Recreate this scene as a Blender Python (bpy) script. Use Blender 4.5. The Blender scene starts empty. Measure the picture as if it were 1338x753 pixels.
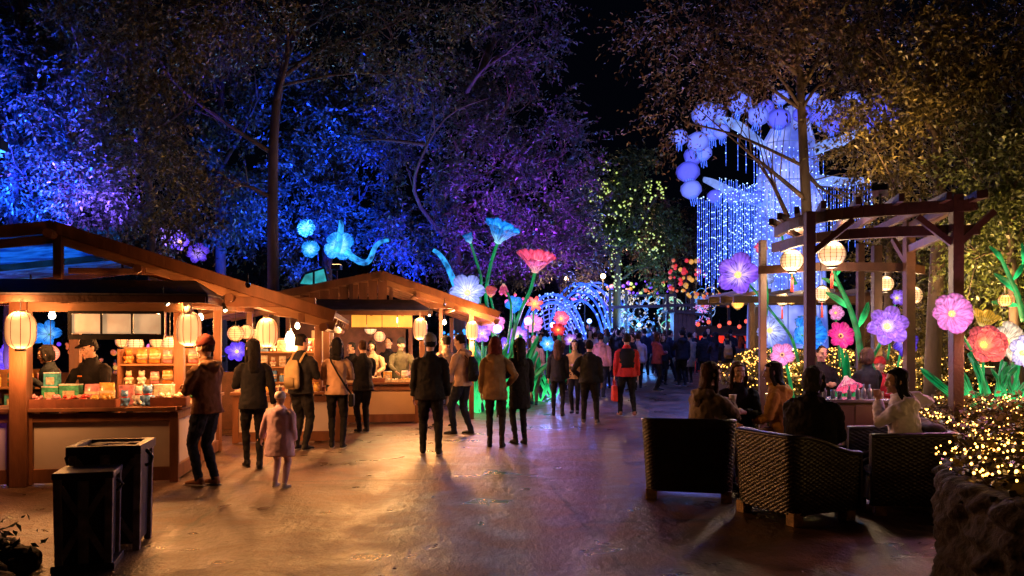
import bpy, math, random
import numpy as np
from mathutils import Vector, Matrix, Quaternion
R = math.radians
sc = bpy.context.scene
random.seed(7); rng = np.random.default_rng(7)
# ---------------------------------------------------------------- camera
FPX = 1100.0; CX = 669.0; HY = 445.0; CAMZ = 1.7
cd = bpy.data.cameras.new('camera'); cam = bpy.data.objects.new('camera', cd)
sc.collection.objects.link(cam); sc.camera = cam
cam.location = (0, 0, CAMZ); cam.rotation_euler = (R(90), 0, 0)
cd.sensor_width = 36; cd.lens = 36 * FPX / 1338; cd.shift_y = (HY - 376.5) / 1338
cd.clip_end = 500; cd.clip_start = .1
cd.dof.use_dof = True; cd.dof.focus_distance = 11.5; cd.dof.aperture_fstop = 5.6
# ---------------------------------------------------------------- night sky
w = bpy.data.worlds.new('World'); sc.world = w; w.use_nodes = True
wb = w.node_tree.nodes['Background']; wb.inputs[0].default_value = (.12, .18, .5, 1); wb.inputs[1].default_value = .004
sc.view_settings.view_transform = 'Standard'; sc.view_settings.look = 'None'
sc.view_settings.exposure = 0.0; sc.view_settings.gamma = 1
sc.render.engine = 'CYCLES'
cy = sc.cycles
cy.use_denoising = True; cy.denoiser = 'OPENIMAGEDENOISE'
cy.max_bounces = 4; cy.diffuse_bounces = 2; cy.glossy_bounces = 3; cy.transmission_bounces = 4; cy.transparent_max_bounces = 6
cy.sample_clamp_indirect = 3.0; cy.caustics_reflective = False; cy.caustics_refractive = False
cy.use_light_tree = True

C = sc.collection
def gz(Y):                       # the path climbs gently beyond 19 m
    if Y < 17: return 0.0
    if Y < 23: return .03 * (Y - 17) ** 2 / 12
    return .03 * (Y - 20)
def P(px, py, Y): return Vector(((px - CX) / FPX * Y, Y, CAMZ + (HY - py) / FPX * Y))
def GX(px, Y): return Vector(((px - CX) / FPX * Y, Y, gz(Y)))
# ---------------------------------------------------------------- materials
_m = {}
def _new(name):
    m = bpy.data.materials.new(name); m.use_nodes = True
    return m, m.node_tree, m.node_tree.nodes['Principled BSDF']
def mat(name, col, rough=.6, var=.25, scale=8, bump=.0, bscale=40, metal=0, stretch=(1, 1, 1), island=0, coat=0, spec=.5):
    if name in _m: return _m[name]
    m, nt, b = _new(name); L = nt.links; N = nt.nodes
    tc = N.new('ShaderNodeTexCoord'); mp = N.new('ShaderNodeMapping'); mp.inputs['Scale'].default_value = stretch
    L.new(tc.outputs['Object'], mp.inputs[0])
    n = N.new('ShaderNodeTexNoise'); n.inputs['Scale'].default_value = scale; n.inputs['Detail'].default_value = 6
    L.new(mp.outputs[0], n.inputs[0])
    mr = N.new('ShaderNodeMapRange'); mr.inputs[1].default_value = .3; mr.inputs[2].default_value = .7
    mr.inputs[3].default_value = 1 - var; mr.inputs[4].default_value = 1 + var
    L.new(n.outputs[0], mr.inputs[0])
    src = mr.outputs[0]
    if island:
        g = N.new('ShaderNodeNewGeometry'); m2 = N.new('ShaderNodeMapRange'); m2.inputs[3].default_value = 1 - island; m2.inputs[4].default_value = 1 + island
        L.new(g.outputs['Random Per Island'], m2.inputs[0])
        mu = N.new('ShaderNodeMath'); mu.operation = 'MULTIPLY'; L.new(src, mu.inputs[0]); L.new(m2.outputs[0], mu.inputs[1]); src = mu.outputs[0]
    vm = N.new('ShaderNodeVectorMath'); vm.operation = 'SCALE'; vm.inputs[0].default_value = col[:3]
    L.new(src, vm.inputs['Scale']); L.new(vm.outputs[0], b.inputs['Base Color'])
    b.inputs['Roughness'].default_value = rough; b.inputs['Metallic'].default_value = metal
    b.inputs['Coat Weight'].default_value = coat; b.inputs['Specular IOR Level'].default_value = spec
    if bump:
        n2 = N.new('ShaderNodeTexNoise'); n2.inputs['Scale'].default_value = bscale; n2.inputs['Detail'].default_value = 5
        L.new(mp.outputs[0], n2.inputs[0])
        bp = N.new('ShaderNodeBump'); bp.inputs['Strength'].default_value = bump; bp.inputs['Distance'].default_value = .02
        L.new(n2.outputs[0], bp.inputs['Height']); L.new(bp.outputs[0], b.inputs['Normal'])
    _m[name] = m; return m
def em(name, col, st, face=0.0, base=(.5, .5, .5), var=0.0, vscale=6, sample=True, c2=None):
    """lit lantern skin; face>0 makes the middle, where one sees through to the bulb, brighter"""
    if name in _m: return _m[name]
    m, nt, b = _new(name); L = nt.links; N = nt.nodes
    b.inputs['Base Color'].default_value = (*base, 1); b.inputs['Roughness'].default_value = .5
    b.inputs['Emission Color'].default_value = (*col, 1); b.inputs['Emission Strength'].default_value = st
    src = None
    if face:
        lw = N.new('ShaderNodeLayerWeight'); lw.inputs[0].default_value = .5
        mr = N.new('ShaderNodeMapRange'); mr.inputs[1].default_value = .0; mr.inputs[2].default_value = .75
        mr.inputs[3].default_value = st * (1 + face); mr.inputs[4].default_value = st * .75
        mr.interpolation_type = 'SMOOTHERSTEP'
        L.new(lw.outputs['Facing'], mr.inputs[0]); src = mr.outputs[0]
    if var:
        tc = N.new('ShaderNodeTexCoord'); n = N.new('ShaderNodeTexNoise'); n.inputs['Scale'].default_value = vscale; n.inputs['Detail'].default_value = 3
        L.new(tc.outputs['Object'], n.inputs[0])
        mr2 = N.new('ShaderNodeMapRange'); mr2.inputs[1].default_value = .35; mr2.inputs[2].default_value = .65; mr2.inputs[3].default_value = 1 - var; mr2.inputs[4].default_value = 1 + var
        L.new(n.outputs[0], mr2.inputs[0])
        mu = N.new('ShaderNodeMath'); mu.operation = 'MULTIPLY'; mu.inputs[1].default_value = st
        L.new(mr2.outputs[0], mu.inputs[0])
        if src is not None: L.new(src, mu.inputs[1])
        src = mu.outputs[0]
        if c2:
            mx = N.new('ShaderNodeMix'); mx.data_type = 'RGBA'; mx.inputs[6].default_value = (*col, 1); mx.inputs[7].default_value = (*c2, 1)
            mr3 = N.new('ShaderNodeMapRange'); mr3.inputs[1].default_value = .4; mr3.inputs[2].default_value = .6
            L.new(n.outputs[0], mr3.inputs[0]); L.new(mr3.outputs[0], mx.inputs[0]); L.new(mx.outputs[2], b.inputs['Emission Color'])
    if src is not None: L.new(src, b.inputs['Emission Strength'])
    if not sample: m.cycles.emission_sampling = 'NONE'
    _m[name] = m; return m
def cloth(col, rough=.85):
    k = 'cloth_%03d_%03d_%03d' % tuple(int(c * 999) for c in col)
    return mat(k, col, rough, .3, 5, .35, 9, spec=.15)
# ---------------------------------------------------------------- mesh helper
class MB:
    def __init__(s): s.v = []; s.f = []; s.mi = []; s.cur = 0
    def add(s, vs, fs):
        o = len(s.v); s.v += [tuple(v) for v in vs]; s.f += [tuple(i + o for i in f) for f in fs]; s.mi += [s.cur] * len(fs); return s
    def box(s, c, d, rz=0, M=None):
        x, y, z = d[0] / 2, d[1] / 2, d[2] / 2; c = Vector(c)
        m = M or Matrix.Rotation(rz, 3, 'Z')
        vs = [c + m @ Vector(q) for q in ((-x, -y, -z), (x, -y, -z), (x, y, -z), (-x, y, -z), (-x, -y, z), (x, -y, z), (x, y, z), (-x, y, z))]
        return s.add(vs, [(0, 3, 2, 1), (4, 5, 6, 7), (0, 1, 5, 4), (1, 2, 6, 5), (2, 3, 7, 6), (3, 0, 4, 7)])
    def bar(s, a, b, wd, h, up=(0, 0, 1)):
        a = Vector(a); b = Vector(b); t = (b - a); l = t.length; t.normalize()
        x = t.cross(Vector(up)); x = x.normalized() if x.length > 1e-4 else Vector((1, 0, 0)); u = x.cross(t)
        M = Matrix((x, t, u)).transposed()
        return s.box((a + b) / 2, (wd, l, h), M=M)
    def hexa(s, q): return s.add(q, [(0, 3, 2, 1), (4, 5, 6, 7), (0, 1, 5, 4), (1, 2, 6, 5), (2, 3, 7, 6), (3, 0, 4, 7)])
    def slab(s, quad, th):            # quad given counter-clockwise, thickened along its normal
        q = [Vector(p) for p in quad]; n = (q[1] - q[0]).cross(q[3] - q[0]).normalized() * th
        return s.hexa([p - n for p in q] + q)
    def tube(s, pts, rad, n=8, xref=None, cap=True):
        pts = [Vector(p) for p in pts]; k = len(pts); vs = []; px = None
        for i, p in enumerate(pts):
            t = (pts[min(i + 1, k - 1)] - pts[max(i - 1, 0)])
            t = t.normalized() if t.length > 1e-6 else Vector((0, 0, 1))
            ref = Vector(xref) if xref is not None else (px if px is not None else (Vector((1, 0, 0)) if abs(t.x) < .8 else Vector((0, 1, 0))))
            x = ref - t * ref.dot(t)
            x = x.normalized() if x.length > 1e-4 else t.orthogonal().normalized()
            px = x; y = t.cross(x)
            r = rad[i] if isinstance(rad, (list, tuple)) else rad
            a, b = r if isinstance(r, (list, tuple)) else (r, r)
            for j in range(n):
                th = 2 * math.pi * j / n; vs.append(p + x * (a * math.cos(th)) + y * (b * math.sin(th)))
        fs = [(i * n + j, i * n + (j + 1) % n, (i + 1) * n + (j + 1) % n, (i + 1) * n + j) for i in range(k - 1) for j in range(n)]
        if cap: fs += [tuple(range(n - 1, -1, -1)), tuple(range((k - 1) * n, k * n))]
        return s.add(vs, fs)
    def ball(s, c, r, n=8, m=6):
        rr = r if isinstance(r, (tuple, list)) else (r, r, r); c = Vector(c); vs = [c + Vector((0, 0, -rr[2]))]
        for i in range(1, m):
            ph = -math.pi / 2 + math.pi * i / m
            for j in range(n):
                th = 2 * math.pi * j / n; vs.append(c + Vector((rr[0] * math.cos(ph) * math.cos(th), rr[1] * math.cos(ph) * math.sin(th), rr[2] * math.sin(ph))))
        vs.append(c + Vector((0, 0, rr[2]))); fs = []
        for j in range(n): fs.append((0, 1 + (j + 1) % n, 1 + j))
        for i in range(m - 2):
            for j in range(n):
                a = 1 + i * n; fs.append((a + j, a + (j + 1) % n, a + n + (j + 1) % n, a + n + j))
        a = 1 + (m - 2) * n
        for j in range(n): fs.append((a + j, a + (j + 1) % n, len(vs) - 1))
        return s.add(vs, fs)
    def lathe(s, c, prof, n=16):
        return s.tube([Vector(c) + Vector((0, 0, z)) for r, z in prof], [max(r, 1e-3) for r, z in prof], n, xref=(1, 0, 0))
    def build(s, name, m, parent=None, loc=None, smooth=False, bevel=0, M=None):
        me = bpy.data.meshes.new(name); me.from_pydata(s.v, [], s.f); me.validate()
        for mm in (m if isinstance(m, (list, tuple)) else [m]): me.materials.append(mm)
        if isinstance(m, (list, tuple)): me.polygons.foreach_set('material_index', s.mi[:len(me.polygons)])
        if smooth: me.polygons.foreach_set('use_smooth', [True] * len(me.polygons))
        o = bpy.data.objects.new(name, me); C.objects.link(o)
        if parent is not None: o.parent = parent
        if loc is not None: o.location = loc
        if M is not None: o.matrix_local = M
        if bevel:
            b = o.modifiers.new('bevel', 'BEVEL'); b.width = bevel; b.segments = 2; b.limit_method = 'ANGLE'
        return o
def tag(o, label=None, cat=None, group=None, kind=None):
    if label: o['label'] = label
    if cat: o['category'] = cat
    if group: o['group'] = group
    if kind: o['kind'] = kind
    return o
def thing(name, label, cat, loc=(0, 0, 0), rz=0, group=None):
    o = bpy.data.objects.new(name, None); C.objects.link(o); o.location = loc; o.rotation_euler = (0, 0, rz); o.empty_display_size = .1
    return tag(o, label, cat, group)
def copy_tree(o, parent=None):
    c = o.copy(); C.objects.link(c); c.parent = parent
    for k in list(o.children): copy_tree(k, c)
    return c
def lamp(kind, loc, col, power, size=.1, target=None, spot=60, blend=.6, parent=None):
    l = bpy.data.lights.new('lamp_light', kind); l.color = col; l.energy = power
    if kind == 'AREA': l.size = size
    else: l.shadow_soft_size = size
    if kind == 'SPOT': l.spot_size = R(spot); l.spot_blend = blend
    o = bpy.data.objects.new('lamp_light', l); C.objects.link(o); o.location = loc
    if target is not None: o.rotation_euler = (Vector(target) - Vector(loc)).to_track_quat('-Z', 'Y').to_euler()
    if parent is not None: o.parent = parent
    return o
def fused(mb, name, m, parent=None, voxel=.015, smooth=2, disp=0, dscale=.1):
    """union of closed tubes and balls as one continuous skin"""
    o = mb.build(name, m)
    r = o.modifiers.new('r', 'REMESH'); r.mode = 'VOXEL'; r.voxel_size = voxel; r.use_smooth_shade = True
    if smooth:
        s_ = o.modifiers.new('s', 'SMOOTH'); s_.iterations = smooth; s_.factor = .5
    if disp:
        tx = bpy.data.textures.get('folds%.3f' % dscale) or bpy.data.textures.new('folds%.3f' % dscale, 'CLOUDS')
        tx.noise_scale = dscale; tx.noise_depth = 2
        d = o.modifiers.new('d', 'DISPLACE'); d.texture = tx; d.strength = disp; d.mid_level = .5; d.texture_coords = 'LOCAL'
    me = bpy.data.meshes.new_from_object(o.evaluated_get(bpy.context.evaluated_depsgraph_get()))
    old = o.data; o.modifiers.clear(); o.data = me; me.name = name; bpy.data.meshes.remove(old)
    if not me.materials: me.materials.append(m)
    if parent is not None: o.parent = parent
    return o
# ---------------------------------------------------------------- ground
def ground():
    xs = np.concatenate([np.linspace(-60, -14, 8), np.linspace(-12, 12, 25), np.linspace(14, 60, 8)])
    ys = np.concatenate([np.linspace(-6, 16, 12), np.linspace(17, 60, 44), np.linspace(65, 160, 12)])
    v = [(x, y, gz(y)) for y in ys for x in xs]; nx = len(xs)
    f = [(j * nx + i, j * nx + i + 1, (j + 1) * nx + i + 1, (j + 1) * nx + i) for j in range(len(ys) - 1) for i in range(nx - 1)]
    mb = MB(); mb.add(v, f)
    m, nt, b = _new('worn_concrete'); L = nt.links; N = nt.nodes
    tc = N.new('ShaderNodeTexCoord')
    def noise(s, d=6, st=None, dist=0):
        n = N.new('ShaderNodeTexNoise'); n.inputs['Scale'].default_value = s; n.inputs['Detail'].default_value = d; n.inputs['Distortion'].default_value = dist
        if st:
            mp = N.new('ShaderNodeMapping'); mp.inputs['Scale'].default_value = st; L.new(tc.outputs['Object'], mp.inputs[0]); L.new(mp.outputs[0], n.inputs[0])
        else: L.new(tc.outputs['Object'], n.inputs[0])
        return n.outputs[0]
    def rmp(x, a, b_, c, d):
        r = N.new('ShaderNodeMapRange'); r.interpolation_type = 'SMOOTHSTEP'; r.inputs[1].default_value = a; r.inputs[2].default_value = b_; r.inputs[3].default_value = c; r.inputs[4].default_value = d
        L.new(x, r.inputs[0]); return r.outputs[0]
    def mth(op, x, y):
        r = N.new('ShaderNodeMath'); r.operation = op; L.new(x, r.inputs[0])
        if hasattr(y, 'is_output'): L.new(y, r.inputs[1])
        else: r.inputs[1].default_value = y
        return r.outputs[0]
    big = noise(.55, 5, None, 1.2); mid = noise(2.2, 8, None, .6); fine = noise(30, 4)
    nn = N.new('ShaderNodeTexNoise'); nn.inputs['Scale'].default_value = 2.5; nn.inputs['Detail'].default_value = 6; L.new(tc.outputs['Object'], nn.inputs[0])
    sc1 = N.new('ShaderNodeVectorMath'); sc1.operation = 'SCALE'; sc1.inputs['Scale'].default_value = .11; L.new(nn.outputs[1], sc1.inputs[0])
    wv = N.new('ShaderNodeVectorMath'); wv.operation = 'ADD'; L.new(tc.outputs['Object'], wv.inputs[0]); L.new(sc1.outputs[0], wv.inputs[1])
    mp2 = N.new('ShaderNodeMapping'); mp2.inputs['Rotation'].default_value = (0, 0, R(84)); mp2.inputs['Location'].default_value = (.0, -1.55, 0); L.new(wv.outputs[0], mp2.inputs[0])
    def joint(ms, sm):
        v1 = N.new('ShaderNodeTexBrick'); v1.inputs['Color1'].default_value = v1.inputs['Color2'].default_value = (1, 1, 1, 1); v1.inputs['Mortar'].default_value = (0, 0, 0, 1)
        v1.inputs['Scale'].default_value = 1; v1.inputs['Brick Width'].default_value = 5.2; v1.inputs['Row Height'].default_value = 3.6; v1.inputs['Mortar Size'].default_value = ms; v1.inputs['Mortar Smooth'].default_value = sm
        L.new(mp2.outputs[0], v1.inputs[0]); return v1.outputs[0]
    stain = mth('ADD', joint(.22, 1), rmp(noise(1.7, 6), .42, .58, 0, .8))
    crack = mth('MULTIPLY', rmp(joint(.03, .5), 0, 1, .3, 1), rmp(stain, 0, 1, .4, 1))
    k = mth('MULTIPLY', mth('MULTIPLY', rmp(big, .25, .75, .4, 1.45), rmp(mid, .22, .78, .3, 1.7)), mth('MULTIPLY', crack, rmp(noise(60, 3), .3, .7, .6, 1.4)))
    vm = N.new('ShaderNodeVectorMath'); vm.operation = 'SCALE'; vm.inputs[0].default_value = (.105, .057, .033)
    L.new(k, vm.inputs['Scale']); L.new(vm.outputs[0], b.inputs['Base Color'])
    L.new(mth('ADD', rmp(big, .25, .75, -.08, .1), rmp(mid, .2, .8, .24, .56)), b.inputs['Roughness'])
    b.inputs['Specular IOR Level'].default_value = .65
    bp = N.new('ShaderNodeBump'); bp.inputs['Strength'].default_value = .72; bp.inputs['Distance'].default_value = .03
    h = mth('ADD', mth('MULTIPLY', noise(14, 9, (1, .6, 1), .1), .9), mth('ADD', mth('MULTIPLY', crack, .12), mth('MULTIPLY', noise(50, 5), .4)))
    L.new(h, bp.inputs['Height']); L.new(bp.outputs[0], b.inputs['Normal'])
    o = mb.build('ground', m, smooth=True); tag(o, kind='structure')
ground()
# ---------------------------------------------------------------- shared materials
WOOD = mat('stained_wood', (.21, .083, .034), .55, .35, 6, .3, 30, stretch=(1, 1, .25))
WOODL = mat('pale_wood', (.38, .19, .085), .55, .25, 6, .25, 30, stretch=(.4, 1, 1))
WOODD = mat('dark_brown_wood', (.13, .055, .03), .6, .35, 6, .3, 30)
BLACKP = mat('black_paint', (.014, .013, .014), .4, .3, 10, .2, 30)
ROOFM = mat('roof_shingle', (.07, .055, .06), .75, .35, 5, .5, 18)
PANEL = mat('cream_panel', (.72, .62, .54), .55, .08, 3)
METAL = mat('dark_metal', (.05, .05, .055), .35, .2, 8, metal=.8)
# ---------------------------------------------------------------- lanterns
LSH = em('warm_lantern_paper', (1, .36, .115), .78, face=1.15, base=(.6, .5, .4), var=.08, vscale=9)
LSHR = em('ivory_lantern_paper', (1, .58, .25), .72, face=.9, base=(.6, .5, .4), var=.08, vscale=9)
LSHY = em('amber_lantern_paper', (1, .48, .06), 1.3, face=.9, base=(.6, .5, .4), var=.08, vscale=9)
LSHRED = em('red_lantern_paper', (1, .10, .03), 1.3, face=.9, base=(.6, .1, .1), var=.08, vscale=9)
LSHBL = em('blue_lantern_paper', (.12, .45, 1), 1.1, face=.7, base=(.2, .4, .6), var=.1, vscale=9)
RIB = mat('lantern_wire', (.10, .04, .02), .6)
TASS = em('tassel_red', (.8, .05, .02), .12, base=(.4, .03, .02))
def lantern(loc, w_, h_, shell, label, group, top=None, tassel=False, power=14, col=(1, .39, .12), round_=False, name='paper_lantern', ribs=10):
    x, y, z = loc; t = thing(name, label, 'lantern', (x, y, z), 0, group)
    prof = []
    for i in range(15):
        a = -1 + 2 * i / 14
        r = math.sqrt(max(0, 1 - a * a)) if round_ else (1 - abs(a) ** 3.4) ** .42
        prof.append((w_ / 2 * max(r, .35 if not round_ else .25), a * h_ / 2))
    s_ = MB().lathe((0, 0, 0), prof, 24).build('lantern_shell', shell, t, smooth=True)
    rb = MB()
    for k in range(ribs):
        th = 2 * math.pi * k / ribs + .2
        rb.tube([(math.cos(th) * (r + .003), math.sin(th) * (r + .003), q) for r, q in prof], .0035, 4)
    if round_:
        for q in range(1, 14, 2): rb.tube([(math.cos(a) * (prof[q][0] + .002), math.sin(a) * (prof[q][0] + .002), prof[q][1]) for a in np.linspace(0, 2 * math.pi, 25)], .0022, 4)
    rb.build('wire_rib', RIB, t)
    cp = MB(); cp.lathe((0, 0, h_ / 2 - .005), [(w_ * .19, 0), (w_ * .19, .02)], 16); cp.build('top_cap', BLACKP, t)
    cp = MB(); cp.lathe((0, 0, -h_ / 2 - .022), [(w_ * .19, 0), (w_ * .19, .025)], 16); cp.build('bottom_cap', BLACKP, t)
    zt = (top - z) if top else h_ / 2 + .18
    MB().tube([(0, 0, h_ / 2), (0, 0, zt)], .006, 5).build('cord', BLACKP, t)
    if tassel: MB().tube([(0, 0, -h_ / 2 - .02), (0, 0, -h_ / 2 - .08), (0, 0, -h_ / 2 - .1), (0, 0, -h_ / 2 - .3)], [.005, .006, .018, .024], 8).build('tassel', TASS, t)
    if power:
        lamp('POINT', (0, 0, -h_ / 2 - .1), col, power, .09, parent=t)
        lamp('POINT', (0, -w_ * .3, h_ / 2 + .07), col, power * (.5 if not round_ else .4), .05, parent=t)
    return t
BULBM = em('bulb_glass', (1, .78, .48), 14, sample=False)
BULBW = em('bulb_glass_white', (1, .88, .7), 18, sample=False)
def bulb(loc, top, label, power=40, col=(1, .40, .11), group=None, m=None, r=.045):
    t = thing('hanging_bulb', label, 'light bulb', loc, 0, group)
    MB().lathe((0, 0, 0), [(.005, -r), (r * .75, -r * .7), (r, 0), (r * .8, r * .7), (r * .4, r * 1.5)], 14).build('bulb_glass', m or BULBM, t, smooth=True)
    MB().lathe((0, 0, r * 1.5), [(r * .42, 0), (r * .42, .05), (.006, .06), (.006, top - loc[2] - r * 1.5)], 10).build('socket', BLACKP, t)
    lamp('POINT', (0, 0, -r - .03), col, power * 1.35, .06, parent=t)
    return t
# ---------------------------------------------------------------- market stalls
def loc_fn(c, th):
    cs, sn = math.cos(R(th)), math.sin(R(th))
    return lambda u, w_, z: Vector((c[0] + u * cs - w_ * sn, c[1] + u * sn + w_ * cs, z))
def _sheet():
    m, nt, b = _new('translucent_blue_sheet'); b.inputs['Base Color'].default_value = (.25, .45, .8, 1); tr = nt.nodes.new('ShaderNodeBsdfTranslucent'); tr.inputs[0].default_value = (.35, .6, .95, 1); L = nt.links; tcn = nt.nodes.new('ShaderNodeTexCoord'); wn = nt.nodes.new('ShaderNodeTexNoise'); wn.inputs['Scale'].default_value = 1.6; wn.inputs['Distortion'].default_value = 1.5; wn.inputs['Detail'].default_value = 5; L.new(tcn.outputs['Object'], wn.inputs[0]); crn = nt.nodes.new('ShaderNodeValToRGB'); crn.color_ramp.elements[0].position = .38; crn.color_ramp.elements[0].color = (.02, .05, .14, 1); crn.color_ramp.elements[1].position = .62; crn.color_ramp.elements[1].color = (.4, .75, .95, 1); L.new(wn.outputs[0], crn.inputs[0]); L.new(crn.outputs[0], tr.inputs[0])
    mx = nt.nodes.new('ShaderNodeMixShader'); mx.inputs[0].default_value = .75; nt.links.new(b.outputs[0], mx.inputs[1]); nt.links.new(tr.outputs[0], mx.inputs[2]); nt.links.new(mx.outputs[0], nt.nodes['Material Output'].inputs[0]); return m
SHEET = _sheet()
def roof(t, uL, zL, uA, zA, uR, zR, w0, w1, glaze=False):
    th = .05
    for (a, za, b, zb, nm) in ((uL, zL, uA, zA, 'roof'), (uA, zA, uR, zR, 'roof')):
        m = MB(); lit = glaze and b == uA
        m.slab([(a, w0 - .04, za + .06), (b, w0 - .04, zb + .06), (b, w1, zb + .06), (a, w1, za + .06)], .05)
        rf = m.build('roof_sheet' if lit else nm, SHEET if lit else ROOFM, t)
        d = MB(); n = 16                                                   # soffit boards across the slope
        for k in range(0 if lit else n):
            f0, f1 = k / n, (k + .94) / n
            p = lambda f: (a + (b - a) * f, za + (zb - za) * f)
            (x0, q0), (x1, q1) = p(f0), p(f1)
            d.slab([(x0, w0, q0), (x1, w0, q1), (x1, w1 - .02, q1), (x0, w1 - .02, q0)], .022)
        if d.v: d.build('soffit_boards', WOODL, rf)
        for w_ in np.arange(w0 + .5, w1, .75 if not lit else 2.4):
            r = MB(); r.bar((a, w_, za - .075), (b, w_, zb - .075), .06, .1); r.build('rafter', WOOD, t, bevel=.004)
        for wz, hh, mm, pr in ((w0 - .03, .15, WOOD, 0), (w0 + .05, .11, WOODL, -.14)):
            r = MB(); r.bar((a, wz, za + .0 + pr), (b, wz, zb + .0 + pr), .055, hh); r.build('rake_board', mm, t, bevel=.006)
    for f in (.3, .62, .96):
        uu = uA + (uR - uA) * f; zz = zA + (zR - zA) * f - .19
        r = MB(); r.tube([(uu, w0 - .16, zz), (uu, w1 - .1, zz)], .055, 10); r.build('purlin', WOOD, t, smooth=False)
    r = MB(); r.tube([(uA, w0 - .2, zA - .1), (uA, w1, zA - .1)], .06, 10); r.build('ridge_beam', WOOD, t)
def panelled(t, a, b, h, name='counter_panel', mats=(WOOD, PANEL), nseg=1):
    """closed counter front from a to b (u,w pairs)"""
    a = Vector((*a, 0)); b = Vector((*b, 0)); d = (b - a); L_ = d.length; d.normalize(); n = Vector((d.y, -d.x, 0))
    m = MB(); m.bar(a + Vector((0, 0, h / 2)) - n * .03, b + Vector((0, 0, h / 2)) - n * .03, .03, h - .08); m.build(name, mats[1], t)
    r = MB(); r.bar(a + Vector((0, 0, .11)), b + Vector((0, 0, .11)), .05, .16); r.bar(a + Vector((0, 0, h - .07)), b + Vector((0, 0, h - .07)), .05, .1)
    for k in range(nseg + 1):
        p = a + d * (L_ * k / nseg); r.bar(p + n * .004 + Vector((0, 0, .01)), p + n * .004 + Vector((0, 0, h - .01)), .1, .06, up=tuple(n))
    r.build('counter_frame', mats[0], t, bevel=.004)
def pent(t, u0, u1, wf, zf, wb_, zb):
    m = MB(); m.slab([(u0, wf, zf + .03), (u1, wf, zf + .03), (u1 - .33, wb_, zb), (u0, wb_, zb)], .04)
    m.slab([(u1, wf, zf + .03), (u1 + .02, wb_, zf + .03), (u1 - .33, wb_ + .003, zb), (u1 - .33, wb_, zb)], .03)
    m.build('awning_roof', ROOFM, t)
    m = MB(); m.bar((u0, wf + .02, zf - .035), (u1 - .02, wf + .02, zf - .035), .04, .08); m.bar((u1 - .02, wf + .04, zf - .035), (u1 - .02, wb_, zf - .035), .04, .08); m.build('awning_fascia', WOODD, t, bevel=.004)
    for u in np.arange(u0 + .3, u1, .62):
        m = MB(); m.bar((u, wf + .06, zf - .06), (u, wb_, zf - .0), .05, .06); m.build('awning_rafter', WOODL, t)
# --- near stall
S1 = loc_fn((-4.05, 10.1), 9)
t1 = thing('market_stall', 'large near timber stall with long low gabled roof, cream counter panels and an open front', 'market stall', (-4.05, 10.1, 0), R(9))
roof(t1, -4.9, 2.72, -1.6, 3.12, 1.85, 2.02, .7, 6.3, glaze=True)
pent(t1, -5.2, .45, -.38, 2.21, .6, 2.46)
panelled(t1, (-1.62, 0), (0, 0), .86); panelled(t1, (0, .05), (0, 2.75), .86, nseg=2)
panelled(t1, (-5.0, 0), (-1.8, 0), .86, nseg=2)
panelled(t1, (.1, 3.75), (1.75, 3.75), .8, nseg=2); panelled(t1, (1.75, 3.8), (1.75, 5.6), .8, nseg=1)
for (a, b, c, d) in ((-5.0, -.08, .03, .55), (-.5, .0, .09, 2.8), (.02, 3.66, 1.84, 4.2), (1.3, 3.9, 1.84, 5.6)):
    z = .885 if c < 1 else .825
    m = MB(); m.box(((a + c) / 2, (b + d) / 2, z + (.0 if a != -.5 else .003) + (.003 if a == 1.3 else 0)), (c - a, d - b, .045)); m.build('counter_top', WOOD, t1, bevel=.006)
for (u, w_, s, h) in ((-1.7, -.02, .19, 2.2), (-.02, 2.85, .11, 2.62), (1.42, 3.9, .12, 2.1), (-1.35, .72, .12, 2.3), (-.08, .62, .12, 2.3), (-5, 0, .15, 2.2), (1.42, 6.1, .12, 2.1), (-1.6, 6.1, .12, 3.0), (-4.7, 6.1, .12, 2.1), (-.02, 6.1, .11, 2.5)):
    m = MB(); m.box((u, w_, h / 2), (s, s, h)); m.build('post', WOOD, t1, bevel=.008)
m = MB(); m.box((-1.55, .72, 2.72), (.1, .1, .75)); m.build('king_post', WOODD, t1, bevel=.005)
m = MB(); m.bar((-4.8, .76, 2.2), (1.6, .76, 2.2), .1, .13); m.build('tie_beam', WOOD, t1, bevel=.006)
MB().box((-2.6, 2.9, 2.40), (5.0, 4.2, .03)).build('ceiling_panel', WOODL, t1)  # ceiling added to keep warm bulb light off the roof sheet
m = MB(); m.bar((-1.45, .78, 2.58), (-.1, .78, 2.58), .05, .08); m.build('gable_rail', WOODD, t1, bevel=.005)
m = MB(); m.bar((-.0, .7, 2.17), (-.0, 6.2, 2.3), .09, .12); m.build('side_beam', WOOD, t1, bevel=.006)
m = MB(); m.bar((1.42, .72, 2.0), (1.42, 6.2, 2.0), .09, .12); m.build('eave_beam', WOOD, t1, bevel=.006)
m = MB(); m.box((-.78, -.06, 2.1), (1.78, .03, .13)); m.build('valance_board', WOODL, t1, bevel=.004)
m = MB(); m.box((-3.5, -.06, 2.1), (3.0, .03, .13)); m.build('valance_board', WOODL, t1, bevel=.004)
m = MB(); m.tube([(.15, -.06, 2.17), (.17, -.06, 2.05), (.13, -.06, 1.98)], [(.045, .02), (.06, .02), (.02, .02)], 8); m.build('curved_bracket', PANEL, t1, smooth=True)
MB().box((-2.5, 6.15, .55), (4.6, .04, 1.1)).build('back_wall', WOODD, t1)
m = MB(); m.slab([(1.1, .74, 2.02), (1.75, .74, 1.97), (1.75, .78, 2.09), (1.1, .78, 2.19)], .03); m.build('eave_bracket', WOODL, t1)
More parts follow.
